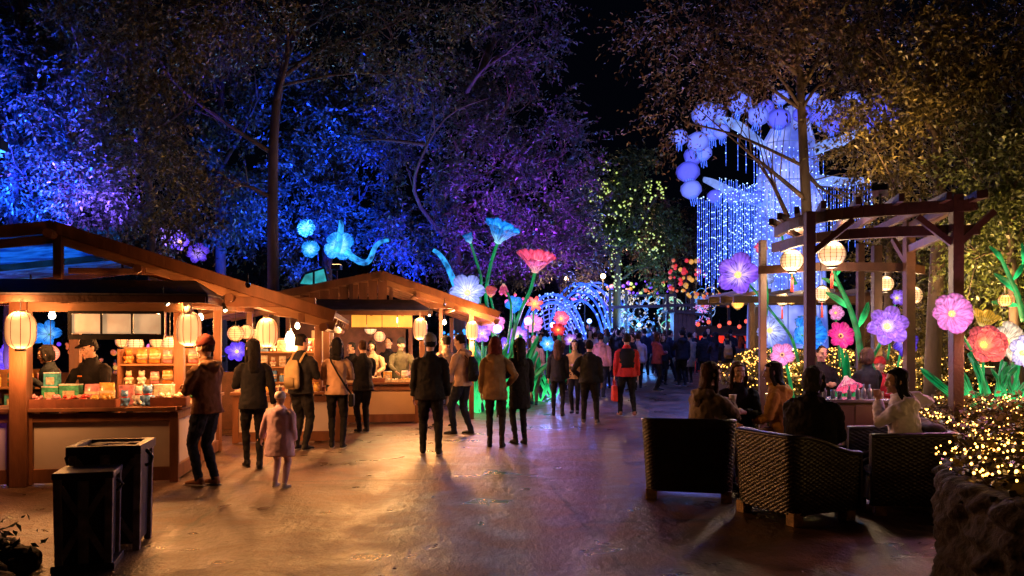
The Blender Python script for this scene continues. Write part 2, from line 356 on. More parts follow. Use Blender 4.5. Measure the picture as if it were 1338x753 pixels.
# menu frame under the awning
mf = thing('menu_board', 'wide framed menu board with three pale panels hanging under the awning of the near stall', 'menu board', S1(-.62, -.1, 1.9), R(9))
m = MB()
for (x, z, a, b) in ((0, .13, 1.06, .03), (0, -.16, 1.06, .06), (-.515, -.01, .04, .27), (.515, -.01, .04, .27), (-.17, .0, .02, .24), (.17, 0, .02, .24)): m.box((x, -.01 if a > 1 else 0, z), (a, .05, b))
m.build('frame', BLACKP, mf)
CRM = em('backlit_cream_board', (1, .58, .28), .5, base=(.7, .6, .45), var=.25, vscale=5)  # emission painted on a plain board for the stall light on it
for k in range(3): MB().box((-.345 + .345 * k, .008, -.005), (.322, .02, .232)).build('panel', CRM, mf)
# --- far stall
S2 = loc_fn((-1.95, 17.35), 10)
t2 = thing('market_stall', 'second timber stall further down the path with planked gable and yellow lit counter front', 'market stall', (-1.95, 17.35, 0), R(10))
roof(t2, -4.4, 2.3, -.72, 3.1, 1.8, 2.25, .55, 5.0)
pent(t2, -3.1, .28, -.45, 2.28, .5, 2.56)
PANY = mat('ochre_panel', (.62, .42, .22), .5, .06, 3)
panelled(t2, (-1.45, 0), (0, 0), .8, mats=(WOOD, PANY)); panelled(t2, (-3.1, 0), (-1.47, 0), .8, mats=(WOOD, PANY)); panelled(t2, (0, .05), (0, 2.8), .8, nseg=2, mats=(WOOD, PANY))
m = MB(); m.box((-1.5, .2, .825), (3.3, .6, .045)); m.build('counter_top', WOOD, t2, bevel=.006)
m = MB(); m.box((-.2, 1.6, .828), (.55, 2.3, .045)); m.build('counter_top', WOOD, t2, bevel=.006)
for (u, w_, s, h) in ((.12, .3, .11, 2.5), (-1.62, .3, .1, 2.5), (1.2, .62, .1, 2.3), (1.2, 4.8, .1, 2.3), (.12, 4.8, .11, 2.5), (-3.05, .3, .11, 2.5), (-3.0, 4.8, .11, 2.4), (.7, 2.4, .09, 2.5)):
    m = MB(); m.box((u, w_, h / 2), (s, s, h)); m.build('post', WOOD, t2, bevel=.006)
g = MB()
for k in range(11):
    u = -2.7 + k * .2; zt = 3.0 - abs(u + .72) * .22
    g.box((u, .58, (2.5 + zt) / 2), (.185, .03, zt - 2.5))
g.build('gable_planks', WOOD, t2)
m = MB(); m.bar((-3.9, .62, 2.44), (1.5, .62, 2.44), .09, .11); m.build('tie_beam', WOOD, t2, bevel=.005)
for x_ in ((-.52, .63, 2.75), (-1.35, .54, 2.72)): MB().box(x_, (.08, .06, .46)).build('king_post', WOODD, t2, bevel=.005)
YLB = em('yellow_backlit_board', (1, .45, .04), .7, base=(.7, .5, .2), var=.25, vscale=4)  # glow painted into the board colour, no lamp behind it
mb2 = thing('menu_board', 'yellow glowing four panel board hanging over the counter of the second stall', 'menu board', S2(-.72, -.02, 2.1), R(10))
for k in range(4): MB().box((-.465 + .31 * k, 0, .0), (.295, .03, .26)).build('panel', YLB, mb2)
m = MB(); m.box((0, -.01, -.15), (1.28, .05, .035)); m.box((0, -.01, .145), (1.28, .05, .03)); m.build('frame', WOODD, mb2)
WHT = mat('white_laminate', (.62, .5, .38), .4, .1, 3)
wd = thing('storage_cabinet', 'tall cream cabinet standing at the left side of the second stall', 'cabinet', S2(-1.9, -.3, 0), R(10))
m = MB(); m.box((0, .2, .95), (.42, .36, 1.9)); m.build('body', WHT, wd, bevel=.01)
m = MB(); m.box((0, .012, 1.2), (.37, .012, .9)); m.build('door', WHT, wd, bevel=.004)
MB().ball((.13, -.0, 1.2), .015).build('handle', METAL, wd)
MB().box((-1.5, 4.9, 1.2), (3.0, .04, 2.4)).build('back_wall', WOODD, t2)
# --- lamps of the stalls
lg = 'barrel lanterns hanging along the stall awnings'
def hang(px, py, Y, w_, h_, label, top, **k):
    p = P(px, py, Y); return lantern(p, w_, h_, LSH, label, lg, top=top, **k)
hang(27, 432, 9.45, .32, .42, 'big warm barrel lantern hanging at the left post of the near stall', 2.15, power=50)
hang(247, 430, 10.15, .285, .42, 'warm barrel lantern hanging at the awning corner above the counter corner of the near stall', 2.2, power=80)
hang(349, 435, 12.1, .295, .42, 'warm barrel lantern hanging from the low eave end of the near stall, over the shoppers', 2.02, power=80)
hang(549, 430, 16.3, .27, .42, 'warm barrel lantern at the right corner of the second stall awning', 2.25, power=80)
hang(617, 432, 18.0, .27, .4, 'smallest warm barrel lantern, hanging from the eave end of the second stall', 2.2, power=90)
bulb(P(68, 413, 11.2), 2.3, 'bare glowing bulb over the left bay of the near stall', 75, m=BULBW)
bulb(P(379, 443, 15.0), 2.4, 'bare bulb glowing in front of the packed shelves of the near stall', 120, r=.09)
bulb(P(516, 419, 17.9), 2.4, 'bare bulb shining over the second stall counter beside the yellow board', 150, col=(1, .55, .2), r=.07)
bulb(S1(-.5, 1.3, 2.1), 2.5, 'bare bulb over the vendor of the near stall', 110)
bulb(S1(-.3, 3.0, 2.05), 2.5, 'bare bulb under the rear rafters of the near stall', 90)
bulb(S1(1.0, 4.7, 1.95), 2.1, 'bare bulb behind the rear counter of the near stall', 90)
bulb(S2(.7, 1.5, 2.1), 2.6, 'bare bulb under the right rafters of the second stall', 120, col=(1, .4, .15))
def _e(): pass
def added_eave_spot(loc, target, power, label, col=(1, .41, .11), spot=95):
    t = thing('spot_lamp', label, 'spotlight', loc)
    d = (Vector(target) - Vector(loc)).normalized()
    MB().tube([-d * .12, d * .0], [.025, .032], 12).build('lamp_housing', BLACKP, t)
    MB().tube([d * .001, d * .006], .022, 12).build('lamp_glass', BULBM, t)
    MB().tube([-d * .08, (-d * .08) + Vector((0, 0, .14))], .008, 6).build('mounting_arm', BLACKP, t)
    l = lamp('SPOT', d * .03, col, power, .16, spot=spot, blend=.9, parent=t); l.rotation_euler = d.to_track_quat('-Z', 'Y').to_euler()
added_eave_spot(S1(1.75, 1.6, 1.93), (-.6, 8.6, 0), 220, 'small spotlight under the near stall eave')  # assumed lamps for the orange light on the ground before the stalls
added_eave_spot(S1(1.72, 4.6, 1.93), (-.3, 10.4, 0), 400, 'small spotlight under the rear part of the near stall eave')
added_eave_spot(S2(.2, -.6, 2.2), (-1.0, 11.6, 0), 480, 'small spotlight on the awning of the second stall')
added_eave_spot(S1(.5, .5, 2.08), (-2.4, 9.0, 0), 70, 'small spotlight beside the menu board of the near stall')
added_eave_spot(S1(.0, -.32, 2.12), (-2.62, 9.75, .7), 300, 'small spotlight at the awning corner of the near stall', spot=55)  # fill added to brighten the child from the left
added_eave_spot(S1(1.78, 3.2, 1.95), (3.0, 9.9, 1.35), 420, 'small spotlight under the near stall eave aimed at the seated group', col=(1, .62, .55), spot=26)  # added fill, lifts the seated faces
added_eave_spot(S1(.9, -.35, 2.36), S1(.7, .75, 2.6), 42, 'small uplight on the awning of the near stall', col=(1, .36, .1), spot=140)  # uplight added to turn the rake boards orange
added_eave_spot(S1(1.5, -.3, 1.75), S1(1.3, .9, 2.1), 22, 'small uplight below the eave end of the near stall', col=(1, .36, .1), spot=140) if False else None
added_eave_spot(S2(.5, -.6, 2.42), S2(.6, .6, 2.7), 60, 'small uplight on the awning of the second stall', col=(1, .36, .1), spot=140)  # matching added uplight for the second gable rake
# ---------------------------------------------------------------- people
SKIN = mat('skin', (.52, .30, .20), .5, .06, 10)
HAIRK = {'black': (.012, .010, .010), 'brown': (.055, .026, .013), 'red': (.10, .016, .014), 'auburn': (.085, .035, .015), 'silver': (.03, .03, .036)}
def hairm(k): return mat('hair_' + k, HAIRK[k], .7, .5, 5, .8, 28, stretch=(3, 3, .35), spec=.12)
EYEW = mat('eye_white', (.7, .66, .62), .3, .02); EYED = mat('dark_iris', (.015, .01, .008), .15, .02); LIP = mat('lip', (.42, .13, .11), .4, .05); BROW = mat('brow', (.02, .014, .01), .8, .05)
SOLE = mat('shoe_sole', (.5, .45, .4), .6, .1)
def ik(a, b, l1, l2, hint):
    a = Vector(a); b = Vector(b); d = b - a; L_ = min(d.length, (l1 + l2) * .995); d.normalize(); b = a + d * L_
    x = (l1 * l1 - l2 * l2 + L_ * L_) / (2 * L_); hh = math.sqrt(max(l1 * l1 - x * x, 0))
    k = Vector(hint); k = (k - d * k.dot(d)).normalized()
    return a + d * x + k * hh, b
def person(label, loc, yaw, h=1.7, coat=(.02, .02, .02), trou=(.015, .015, .02), hem=.5, puffy=1.0, hood=False, coll=True, hair=('short', 'black'), hat=None,
           arms=('down', 'down'), feet=((0.06, .02), (.06, -.04)), lean=0, head=(0, 0), seat=None, shoe=(.02, .02, .02), res=.014, face=False,
           female=False, skirt=False, bag=None, slouch=0, extras=None, group=None, twist=0, hipfwd=0, chub=1.07):
    """local frame: the person looks along +Y, feet at z 0; yaw turns it about Z (0 = looks away from the camera)"""
    t = thing('person', label, 'person', loc, R(yaw), group)
    s = h / 1.7; sw = (.158 if female else .182) * s * chub; hipz = .90 * s
    if seat: hipz = seat + .08 * s
    hip = Vector((0, hipfwd, hipz)); ln = R(lean)
    up = Vector((0, math.sin(ln), math.cos(ln)))
    def T(x, y, z):                                        # torso frame: z measured up the spine from the hips, slouch bends the top
        b = slouch * (z / (.55 * s)) ** 2
        return hip + up * z + Vector((x, y + b, 0)) * 1.0
    tw = Matrix.Rotation(R(twist), 3, 'Z')
    def TS(x, y, z): v = tw @ Vector((x, y, 0)); return T(v.x, v.y, z)
    sx = tw @ Vector((1, 0, 0))
    shz = .468 * s; neck = T(0, .0, .55 * s)
    # head frame
    hy, hp = head; HM = (Matrix.Rotation(R(hy), 3, 'Z') @ Matrix.Rotation(R(hp), 3, 'X'))
    hb = T(0, .015 * s, .595 * s)                          # chin level centre
    H_ = .245 * s
    def Hd(x, y, z): return hb + HM @ Vector((x * s * 1.05, y * s * 1.05, z * H_))
    # arms
    jt = []
    for sd, (ar) in ((-1, arms[0]), (1, arms[1])):
        sh = TS(sd * sw, 0, shz); hint = tw @ Vector((sd * .5, -1, -.2))
        if ar == 'down': tg = T(0, 0, 0) + Vector((sd * (sw + .055 * s), .06 * s, -.07 * s))
        elif ar == 'back': tg = T(0, 0, 0) + Vector((sd * (sw + .04 * s), -.13 * s, .0 * s))
        elif ar == 'fwd': tg = T(0, 0, 0) + Vector((sd * (sw + .02 * s), .2 * s, .02 * s))
        elif ar == 'pocket': tg = T(0, 0, 0) + Vector((sd * .19 * s, .12 * s, .07 * s)); hint = Vector((sd * 1, -.7, 0))
        elif ar == 'fold': tg = TS(sd * .05 * s, .27 * s, .24 * s); hint = Vector((sd * .8, -.6, -.6))
        elif ar == 'phone': tg = TS(sd * .06 * s, .30 * s, .36 * s); hint = Vector((sd * .7, -.3, -1))
        elif ar == 'face': tg = TS(sd * .05 * s, .2 * s, .55 * s); hint = Vector((sd * .7, .2, -1))
        elif ar == 'counter': tg = TS(sd * .16 * s, .36 * s, .12 * s); hint = Vector((sd * .8, -.6, -.3))
        elif ar == 'lap': tg = hip + Vector((sd * .08 * s, .33 * s, .12 * s)); hint = Vector((sd * .8, -.8, 0))
        else: tg = Vector(ar[:3]) * 1.0; hint = Vector(ar[3:]) if len(ar) > 3 else hint
        el, wr = ik(sh, tg, .285 * s, .25 * s, hint); jt.append((sd, sh, el, wr))
    # legs
    lg = []
    for sd, ft in ((-1, feet[0]), (1, feet[1])):
        hj = hip + Vector((sd * .085 * s, 0, -.02 * s))
        fx, fy = ft[0], ft[1]; fz = ft[2] if len(ft) > 2 else 0
        an = Vector((sd * fx, fy, .085 * s + fz)) if not seat else Vector((sd * fx, fy, .085 * s + fz))
        hint = Vector((sd * .1, 1, .3 if seat else 0))
        kn, an = ik(hj, an, .42 * s, .41 * s, hint); lg.append((sd, hj, kn, an))
    # body: one continuous surface, mostly hidden under the clothes
    b = MB(); q = .9
    b.tube([hip - up * .05 * s, T(0, 0, .2 * s), T(0, 0, .42 * s), T(0, 0, .52 * s)], [(.12 * s, .08 * s), (.10 * s, .075 * s), (.12 * s, .08 * s), (.07 * s, .06 * s)], 10, xref=sx)
    b.tube([T(0, -.01 * s, .48 * s), neck, Hd(0, -.01, .12), Hd(0, -.012, .45)], [.058 * s, .052 * s, .054 * s, .05 * s], 10)
    hr = [(-.0, .022, .028, .045), (.08, .042, .05, .03), (.2, .056, .07, .016), (.34, .066, .084, .006), (.5, .072, .092, .0), (.66, .076, .097, -.004), (.8, .071, .09, -.008), (.92, .052, .068, -.01), (.995, .02, .028, -.01)]
    b.tube([Hd(0, y, z) for z, a, c, y in hr], [(a * s, c * s) for z, a, c, y in hr], 14, xref=HM @ Vector((1, 0, 0)))
    b.tube([Hd(0, .084, .56), Hd(0, .099, .42), Hd(0, .104, .35), Hd(0, .088, .31)], [.009 * s, .013 * s, .017 * s, .012 * s], 8)
    b.tube([Hd(-.05, .076, .6), Hd(0, .089, .6), Hd(.05, .076, .6)], .011 * s, 6)
    b.tube([Hd(-.02, .084, .2), Hd(.02, .084, .2)], .010 * s, 6)
    b.ball(Hd(0, .078, .06), .02 * s)
    for sd in (-1, 1):
        b.ball(Hd(sd * .078, -.005, .45), (.012 * s, .02 * s, .032 * s)); b.ball(Hd(sd * .04, .062, .36), .024 * s)
    for sd, sh, el, wr in jt:
        b.tube([sh, el, wr], [.045 * s, .035 * s, .026 * s], 8)
        d = (wr - el).normalized(); pn = tw @ Vector((-sd, .15, -.1)); sdv = d.cross(pn).normalized(); pn = sdv.cross(d)
        b.tube([wr - d * .02 * s, wr + d * .04 * s, wr + d * .085 * s], [(.024 * s, .018 * s), (.036 * s, .016 * s), (.038 * s, .014 * s)], 8, xref=sdv)
        for k, (o_, l_) in enumerate(((-.028, .062), (-.010, .074), (.010, .07), (.028, .055))):
            base = wr + d * .075 * s + sdv * o_ * s; c1 = base + d * l_ * .55 * s + pn * .012 * s; c2 = c1 + (d * .55 + pn * .8).normalized() * l_ * .5 * s
            b.tube([base, c1, c2], [.0095 * s, .009 * s, .0075 * s], 6)
        th_ = wr + d * .02 * s - sdv * .028 * s * sd * -1
        tv = -sdv if sd < 0 else -sdv
        b.tube([wr + d * .02 * s + tv * .02 * s, wr + d * .05 * s + tv * .045 * s + pn * .01 * s, wr + d * .085 * s + tv * .045 * s + pn * .025 * s], [.013 * s, .011 * s, .009 * s], 6)
    for sd, hj, kn, an in lg: b.tube([hj, kn, an, an - Vector((0, 0, .04 * s))], [.07 * s, .05 * s, .035 * s, .035 * s], 8)
    fused(b, 'body', SKIN, t, min(res, .0125), 1)
    # face
    if face:
        for sd in (-1, 1):
            e = MB(); e.ball(Hd(sd * .031, .0805, .49), (.0125 * s, .008 * s, .0068 * s)); eo = e.build('eye', EYEW, t, smooth=True)
            e = MB(); e.ball(Hd(sd * .031, .0865, .49), (.0062 * s, .0045 * s, .0062 * s)); e.build('iris', EYED, eo, smooth=True)
            e = MB(); e.tube([Hd(sd * .014, .094, .575), Hd(sd * .032, .0925, .6), Hd(sd * .05, .079, .58)], .0042 * s, 5); e.build('eyebrow', BROW, t)
        e = MB(); e.tube([Hd(-.024, .083, .2), Hd(0, .0965, .207), Hd(.024, .083, .2)], [(.003 * s), .0068 * s, .003 * s], 6); e.build('mouth', LIP, t, smooth=True)
    # trousers
    b = MB(); fat = 1.0
    b.tube([hip - Vector((0, 0, .07 * s)), hip + up * .02 * s, hip + up * .13 * s], [(.155 * s * chub, .115 * s), (.168 * s * chub, .12 * s * chub), (.145 * s * chub, .10 * s)], 12)
    for sd, hj, kn, an in lg:
        wd = .86 if female else 1.0; f = (an - kn).normalized()
        b.tube([hj + Vector((0, 0, .05 * s)), hj.lerp(kn, .5), kn, kn.lerp(an, .35), kn.lerp(an, .75), an - f * .0, an + Vector((0, -.004, -.035 * s))],
               [.098 * s * wd * chub, .086 * s * wd * chub, .066 * s * wd, .064 * s * wd, .052 * s * wd, .048 * s * wd, .05 * s * wd], 10)
    if not skirt or True: fused(b, 'trousers', cloth(trou, .8), t, res, 1, .028 * s, .06)
    # coat: hem given as the height of the hem above ground for a standing person
    b = MB(); hm = (hem * h - hipz) if not seat else -.07 * s
    pf = puffy
    if seat: rings = [(-.03 * s, .19, .15), (.06 * s, .182, .145), (.2 * s, .165, .125), (.34 * s, .172, .13), (.43 * s, .165, .12), (.49 * s, .128, .098), (.535 * s, .085, .08), (.57 * s, .066, .064)]
    else: rings = [(hm, .195, .145), (hm * .4, .185, .135), (.1 * s, .165, .12), (.22 * s, .158, .115), (.34 * s, .168, .125), (.43 * s, .165, .118), (.49 * s, .128, .098), (.535 * s, .085, .08), (.57 * s, .066, .064)]
    rk = (.9 if female else 1.0) * chub
    zs = [r[0] for r in rings]
    b.tube([T(0, 0, z) if z > 0 else hip + Vector((0, -.01, z)) for z in zs], [(a * s * pf * rk, c * s * pf * (.95 + .05 * rk)) for _, a, c in rings], 16, xref=sx)
    for sd, sh, el, wr in jt:
        top = TS(sd * sw * .45, 0, shz - .005 * s)
        f = (wr - el).normalized()
        b.tube([top, top.lerp(sh, .75), sh + Vector((0, 0, -.022 * s)), sh.lerp(el, .22), sh.lerp(el, .5), el, el.lerp(wr, .5), wr - f * .01], [.045 * s * pf, .054 * s * pf, .058 * s * pf, .065 * s * pf, .062 * s * pf, .054 * s * pf, .049 * s * pf, .041 * s * pf], 10)
    if coll: b.tube([T(0, .0, .52 * s), T(0, .01 * s, .60 * s)], [(.08 * s, .078 * s), (.074 * s, .074 * s)], 12, xref=sx)
    if hood:
        b.tube([TS(-.11 * s, -.02 * s, .53 * s), TS(-.09 * s, -.09 * s, .52 * s), TS(0, -.125 * s, .47 * s), TS(.09 * s, -.09 * s, .52 * s), TS(.11 * s, -.02 * s, .53 * s)], [.035 * s, .05 * s, .06 * s, .05 * s, .035 * s], 8)
        b.ball(TS(0, -.1 * s, .5 * s), (.1 * s, .06 * s, .075 * s))
    if seat and hem < .45:                                   # long coat falls over the lap
        for sd, hj, kn, an in lg: b.tube([hj, hj.lerp(kn, .7)], [.11 * s, .1 * s], 10)
    jk = fused(b, 'jacket', cloth(coat), t, res, 2, .030 * s * s * pf, .08)
    # shoes
    for (sd, hj, kn, an), ft in zip(lg, feet):
        ty = R(6 * -sd); fw = Vector((math.sin(-ty), math.cos(ty), 0))
        if len(ft) > 2 and ft[2] > 0: fw = Vector((0, .75, -.62))
        g0 = Vector((an.x, an.y, an.z - .085 * s))
        m = MB(); m.tube([an + Vector((0, -.01, .015)), an + Vector((0, -.005, -.04 * s))], [.045 * s, .047 * s], 10)
        m.tube([g0 - fw * .065 * s + Vector((0, 0, .036 * s)), g0 + Vector((0, 0, .042 * s)), g0 + fw * .08 * s + Vector((0, 0, .036 * s)), g0 + fw * .16 * s + Vector((0, 0, .026 * s)), g0 + fw * .19 * s + Vector((0, 0, .02 * s))],
               [(.03 * s, .03 * s), (.042 * s, .042 * s), (.046 * s, .034 * s), (.042 * s, .025 * s), (.02 * s, .012 * s)], 10, xref=fw.cross(Vector((0, 0, 1))))
        sh_ = fused(m, 'shoe', cloth(shoe, .5), t, .012, 1)
        m = MB(); m.tube([g0 - fw * .085 * s + Vector((0, 0, .008)), g0 + Vector((0, 0, .008)), g0 + fw * .1 * s + Vector((0, 0, .008)), g0 + fw * .2 * s + Vector((0, 0, .009))], [(.03 * s, .009), (.04 * s, .009), (.048 * s, .009), (.025 * s, .009)], 10, xref=fw.cross(Vector((0, 0, 1))))
        m.build('sole', SOLE if max(shoe) > .1 or len(label) % 2 else cloth((.03, .03, .03)), sh_)
    # hair
    st, hc = hair; hx = HM @ Vector((1, 0, 0))
    if st:
        b = MB()
        b.tube([Hd(0, -.035, .28), Hd(0, -.036, .45), Hd(0, -.03, .62), Hd(0, -.018, .78), Hd(0, -.01, .92), Hd(0, -.012, 1.05)],
               [(.07 * s, .07 * s), (.086 * s, .08 * s), (.088 * s, .09 * s), (.084 * s, .10 * s), (.066 * s, .08 * s), (.02 * s, .025 * s)], 14, xref=hx)
        if st != 'short':
            b.tube([Hd(-.07, .05, .82), Hd(0, .082, .86), Hd(.07, .05, .82)], [.012 * s, .011 * s, .012 * s], 7)
        if st in ('long', 'mid', 'bob'):
            lo = {'long': -.95, 'mid': -.35, 'bob': .02}[st]; wdt = {'long': .085, 'mid': .088, 'bob': .085}[st]
            pts = [Hd(0, -.035, .7), Hd(0, -.05, .3), Hd(0, -.062, -.05)]; rr = [(.086 * s, .075 * s), (.09 * s, .06 * s), (wdt * s, .05 * s)]
            if st == 'bob': pts = pts[:2] + [Hd(0, -.045, lo)]; rr = [(.09 * s, .08 * s), (.095 * s, .072 * s), (.07 * s, .05 * s)]
            else:
                zb = T(0, 0, (.60 + lo * .235) * s)
                pts += [Vector((0, -.118 * s, 0)) + T(0, 0, .5 * s) * .5 + zb * .5, Vector((0, -.13 * s, 0)) + zb]; rr += [(.085 * s, .04 * s), (.055 * s, .02 * s)]
            b.tube(pts, rr, 12, xref=hx)
            for sd in (-1, 1):
                e0, e1 = Hd(sd * .076, .018, .75), Hd(sd * .086, .02, .3)
                e2 = TS(sd * .085 * s, .045 * s if face and st == 'long' else -.03, .48 * s) if st != 'bob' else Hd(sd * .075, .01, .05)
                pts = [e0, e1, e2]; rr = [.02 * s, .026 * s, .024 * s]
                if st == 'long': pts.append(TS(sd * .10 * s, .105 * s if face else -.07 * s, .34 * s)); rr.append(.012 * s)
                b.tube(pts, rr, 7)
        if st == 'pony': b.tube([Hd(0, -.1, .62), Hd(0, -.15, .5), Hd(0, -.15, .1), Hd(0, -.12, -.5)], [.03 * s, .035 * s, .032 * s, .012 * s], 8)
        if st == 'bun': b.ball(Hd(0, -.12, .78), .045 * s)
        fused(b, 'hair', hairm(hc), t, min(res, .012), 2, .022 * s, .035)
    if hat:
        kind, hcol = hat; b = MB()
        if kind == 'beanie':
            b.tube([Hd(0, -.012, .56), Hd(0, -.012, .64), Hd(0, -.014, .8), Hd(0, -.018, .98), Hd(0, -.022, 1.1), Hd(0, -.024, 1.17)], [(.092 * s, .108 * s), (.097 * s, .114 * s), (.096 * s, .112 * s), (.078 * s, .092 * s), (.045 * s, .055 * s), (.012 * s, .015 * s)], 18, xref=hx)
            ho = fused(b, 'beanie', cloth(hcol, .95), t, .012, 1, .006, .03)
        elif kind == 'pompom':
            b.tube([Hd(0, -.012, .5), Hd(0, -.012, .64), Hd(0, -.014, .8), Hd(0, -.018, .98), Hd(0, -.022, 1.1)], [(.096 * s, .112 * s), (.1 * s, .118 * s), (.099 * s, .116 * s), (.078 * s, .092 * s), (.02 * s, .02 * s)], 18, xref=hx)
            ho = fused(b, 'beanie', cloth(hcol, .95), t, .012, 1, .006, .03)
            e = MB(); e.ball(Hd(0, -.02, 1.22), .04 * s, 12, 10); e.build('pompom', cloth((.75, .6, .65), .95), ho, smooth=True)
        else:
            b.tube([Hd(0, -.01, .66), Hd(0, -.01, .74), Hd(0, -.012, .95), Hd(0, -.012, 1.06), Hd(0, -.012, 1.08)], [(.085 * s, .102 * s), (.086 * s, .104 * s), (.078 * s, .092 * s), (.04 * s, .05 * s), (.01 * s, .01 * s)], 18, xref=hx)
            b.tube([Hd(0, .05, .72), Hd(0, .11, .70), Hd(0, .155, .67)], [(.075 * s, .012 * s), (.07 * s, .01 * s), (.045 * s, .008 * s)], 12, xref=hx)
            ho = fused(b, 'cap', cloth(hcol, .8), t, .01, 1)
    t['_j'] = [list(wr) for _, _, _, wr in jt]
    info = dict(T=T, TS=TS, Hd=Hd, jt=jt, s=s, hip=hip, lg=lg)
    if bag:
        kind, bc = bag
        if kind == 'cross':      # strap runs from left shoulder to right hip, pouch at hip
            sd = 1
            m = MB(); pts = [TS(-.09 * s, .10 * s, .50 * s), TS(-.10 * s, -.0, .575 * s), TS(-.07 * s, -.15 * s, .48 * s), TS(.04 * s, -.16 * s, .28 * s), TS(.17 * s, -.13 * s, .06 * s), hip + Vector((.23 * s, -.03, -.04 * s))]
            m.tube(pts, [(.014, .005)] * 6, 6); bo = m.build('bag_strap', cloth(bc, .5), t)
            m = MB(); m.box(hip + Vector((.235 * s, -.03, -.14 * s)), (.08, .22, .2)); m.build('shoulder_bag', cloth(bc, .5), t, bevel=.025)
        if kind == 'backpack':
            m = MB(); m.tube([TS(0, -.21 * s, .03 * s), TS(0, -.225 * s, .1 * s), TS(0, -.22 * s, .34 * s), TS(0, -.185 * s, .46 * s)], [(.12 * s, .05 * s), (.145 * s, .075 * s), (.13 * s, .065 * s), (.08 * s, .03 * s)], 12, xref=(1, 0, 0))
            fused(m, 'backpack', cloth(bc, .7), t, .015, 2, .02, .1)
            m = MB(); m.tube([TS(.0, -.29 * s, .07 * s), TS(.0, -.295 * s, .2 * s)], [(.09 * s, .02), (.09 * s, .02)], 10, xref=(1, 0, 0)); m.build('backpack_pocket', cloth(tuple(c * .7 for c in bc), .7), t, smooth=True)
            for sd in (-1, 1):
                m = MB(); m.tube([TS(sd * .09 * s, -.16 * s, .42 * s), TS(sd * .1 * s, -.03, .575 * s), TS(sd * .1 * s, .15 * s, .42 * s)], [(.022, .006)] * 3, 6); m.build('bag_strap', cloth(bc, .6), t)
    t['_j'] = 0; del t['_j']
    return t, info
def held_bag(info, t, side, col, label, name='shopping_bag', size=(.26, .1, .28)):
    """a carried bag: a thing of its own hanging from the hand"""
    sd, sh, el, wr = info['jt'][side]; M_ = t.matrix_basis
    p = Matrix.Translation(t.location) @ Matrix.Rotation(t.rotation_euler[2], 4, 'Z') @ (wr + (wr - el).normalized() * .07)
    g = thing(name, label, 'bag', p, t.rotation_euler[2])
    m = MB(); z0 = -.14; a, b, c = size
    m.hexa([(-b / 2, -a / 2, z0 - c), (b / 2, -a / 2, z0 - c), (b / 2, a / 2, z0 - c), (-b / 2, a / 2, z0 - c), (-b / 2.6, -a / 2.2, z0), (b / 2.6, -a / 2.2, z0), (b / 2.6, a / 2.2, z0), (-b / 2.6, a / 2.2, z0)])
    m.build('bag_body', cloth(col, .45), g, bevel=.02)
    for sx_ in (-.02, .02):
        m = MB(); m.tube([(sx_, -a * .3, z0 - .01), (sx_, -a * .2, z0 + .1), (0, 0, 0), (sx_, a * .2, z0 + .1), (sx_, a * .3, z0 - .01)], .006, 5); m.build('handle', cloth(col, .45), g)
    return g
def at(px, py): Y = FPX * CAMZ / (py - HY); return Vector(((px - CX) / FPX * Y, Y, 0))
BK = (.012, .012, .014); NV = (.015, .018, .035); DN = (.02, .025, .045); BR = (.16, .075, .04); TAN = (.38, .23, .14); OL = (.13, .10, .07)
# walkers in the front group
person('person in brown hooded jacket and maroon beanie, in profile at the near stall corner', at(270, 634), 68, 1.70, BR, DN, .50, 1.1, hood=True, hair=('short', 'brown'), hat=('beanie', (.16, .035, .03)), arms=('fold', 'fold'), feet=((.06, .06), (.07, -.06)), head=(10, -4), shoe=(.30, .13, .06), res=.012, face=True)
t, i = person('person with long loose black hair and black coat left of the child', at(331, 611), 22, 1.68, BK, BK, .47, 1.05, hair=('long', 'black'), arms=('fold', (.28, -.05, .78)), feet=((.07, .1), (.07, -.1)), female=True, head=(14, -3), res=.012, lean=3)
held_bag(i, t, 1, (.22, .02, .022), 'dark red handbag held low by the long haired person')
person('small child in a pale pink quilted coat and white pompom beanie, seen from behind', at(366, 637), -12, 1.08, (.90, .60, .78), (.62, .45, .58), .34, 1.35, chub=1.12, hood=True, hair=(None, 'black'), hat=('pompom', (.85, .72, .74)), arms=((-.26, .03, .52), 'down'), feet=((.08, .03), (.08, -.05)), shoe=(.5, .45, .48), res=.011)
t, i = person('person in a black jacket with an olive backpack turning toward the second stall', at(393, 588), -22, 1.75, BK, BK, .5, 1.08, hair=('short', 'black'), arms=('fold', 'fold'), head=(-30, -6), feet=((.1, .02), (.1, -.03)), bag=('backpack', (.24, .18, .09)), shoe=(.03, .03, .03))
person('person in a short tan jacket with a black crossbody bag, shoulder length black hair', at(440, 586), 4, 1.70, (.42, .27, .17), BK, .5, 1.0, hair=('mid', 'black'), arms=('fold', 'fold'), female=True, feet=((.08, .02), (.09, -.02)), bag=('cross', BK), head=(8, -3))
person('person in grey beanie and plain black jacket standing alone, arms hanging', at(562, 594), 2, 1.74, BK, (.012, .012, .014), .47, 1.12, hair=('short', 'black'), hat=('beanie', (.19, .17, .16)), arms=('down', 'down'), feet=((.11, .05), (.13, -.06)), head=(0, -4), res=.012)
person('person in beige jacket, dark jeans and black backpack, in profile, looking down', at(604, 568), 62, 1.77, (.50, .33, .25), DN, .5, 1.05, hood=True, hair=('short', 'black'), arms=('fold', 'fold'), feet=((.1, .12), (.1, -.12)), head=(8, -16), bag=('backpack', BK), res=.012)
person('person in a light beige coat half hidden behind the beanie wearer', at(583, 558), 40, 1.75, (.36, .25, .18), (.08, .07, .07), .5, 1.05, hair=('short', 'black'), arms=('fold', 'fold'), feet=((.09, .12), (.09, -.14)), head=(10, -4))
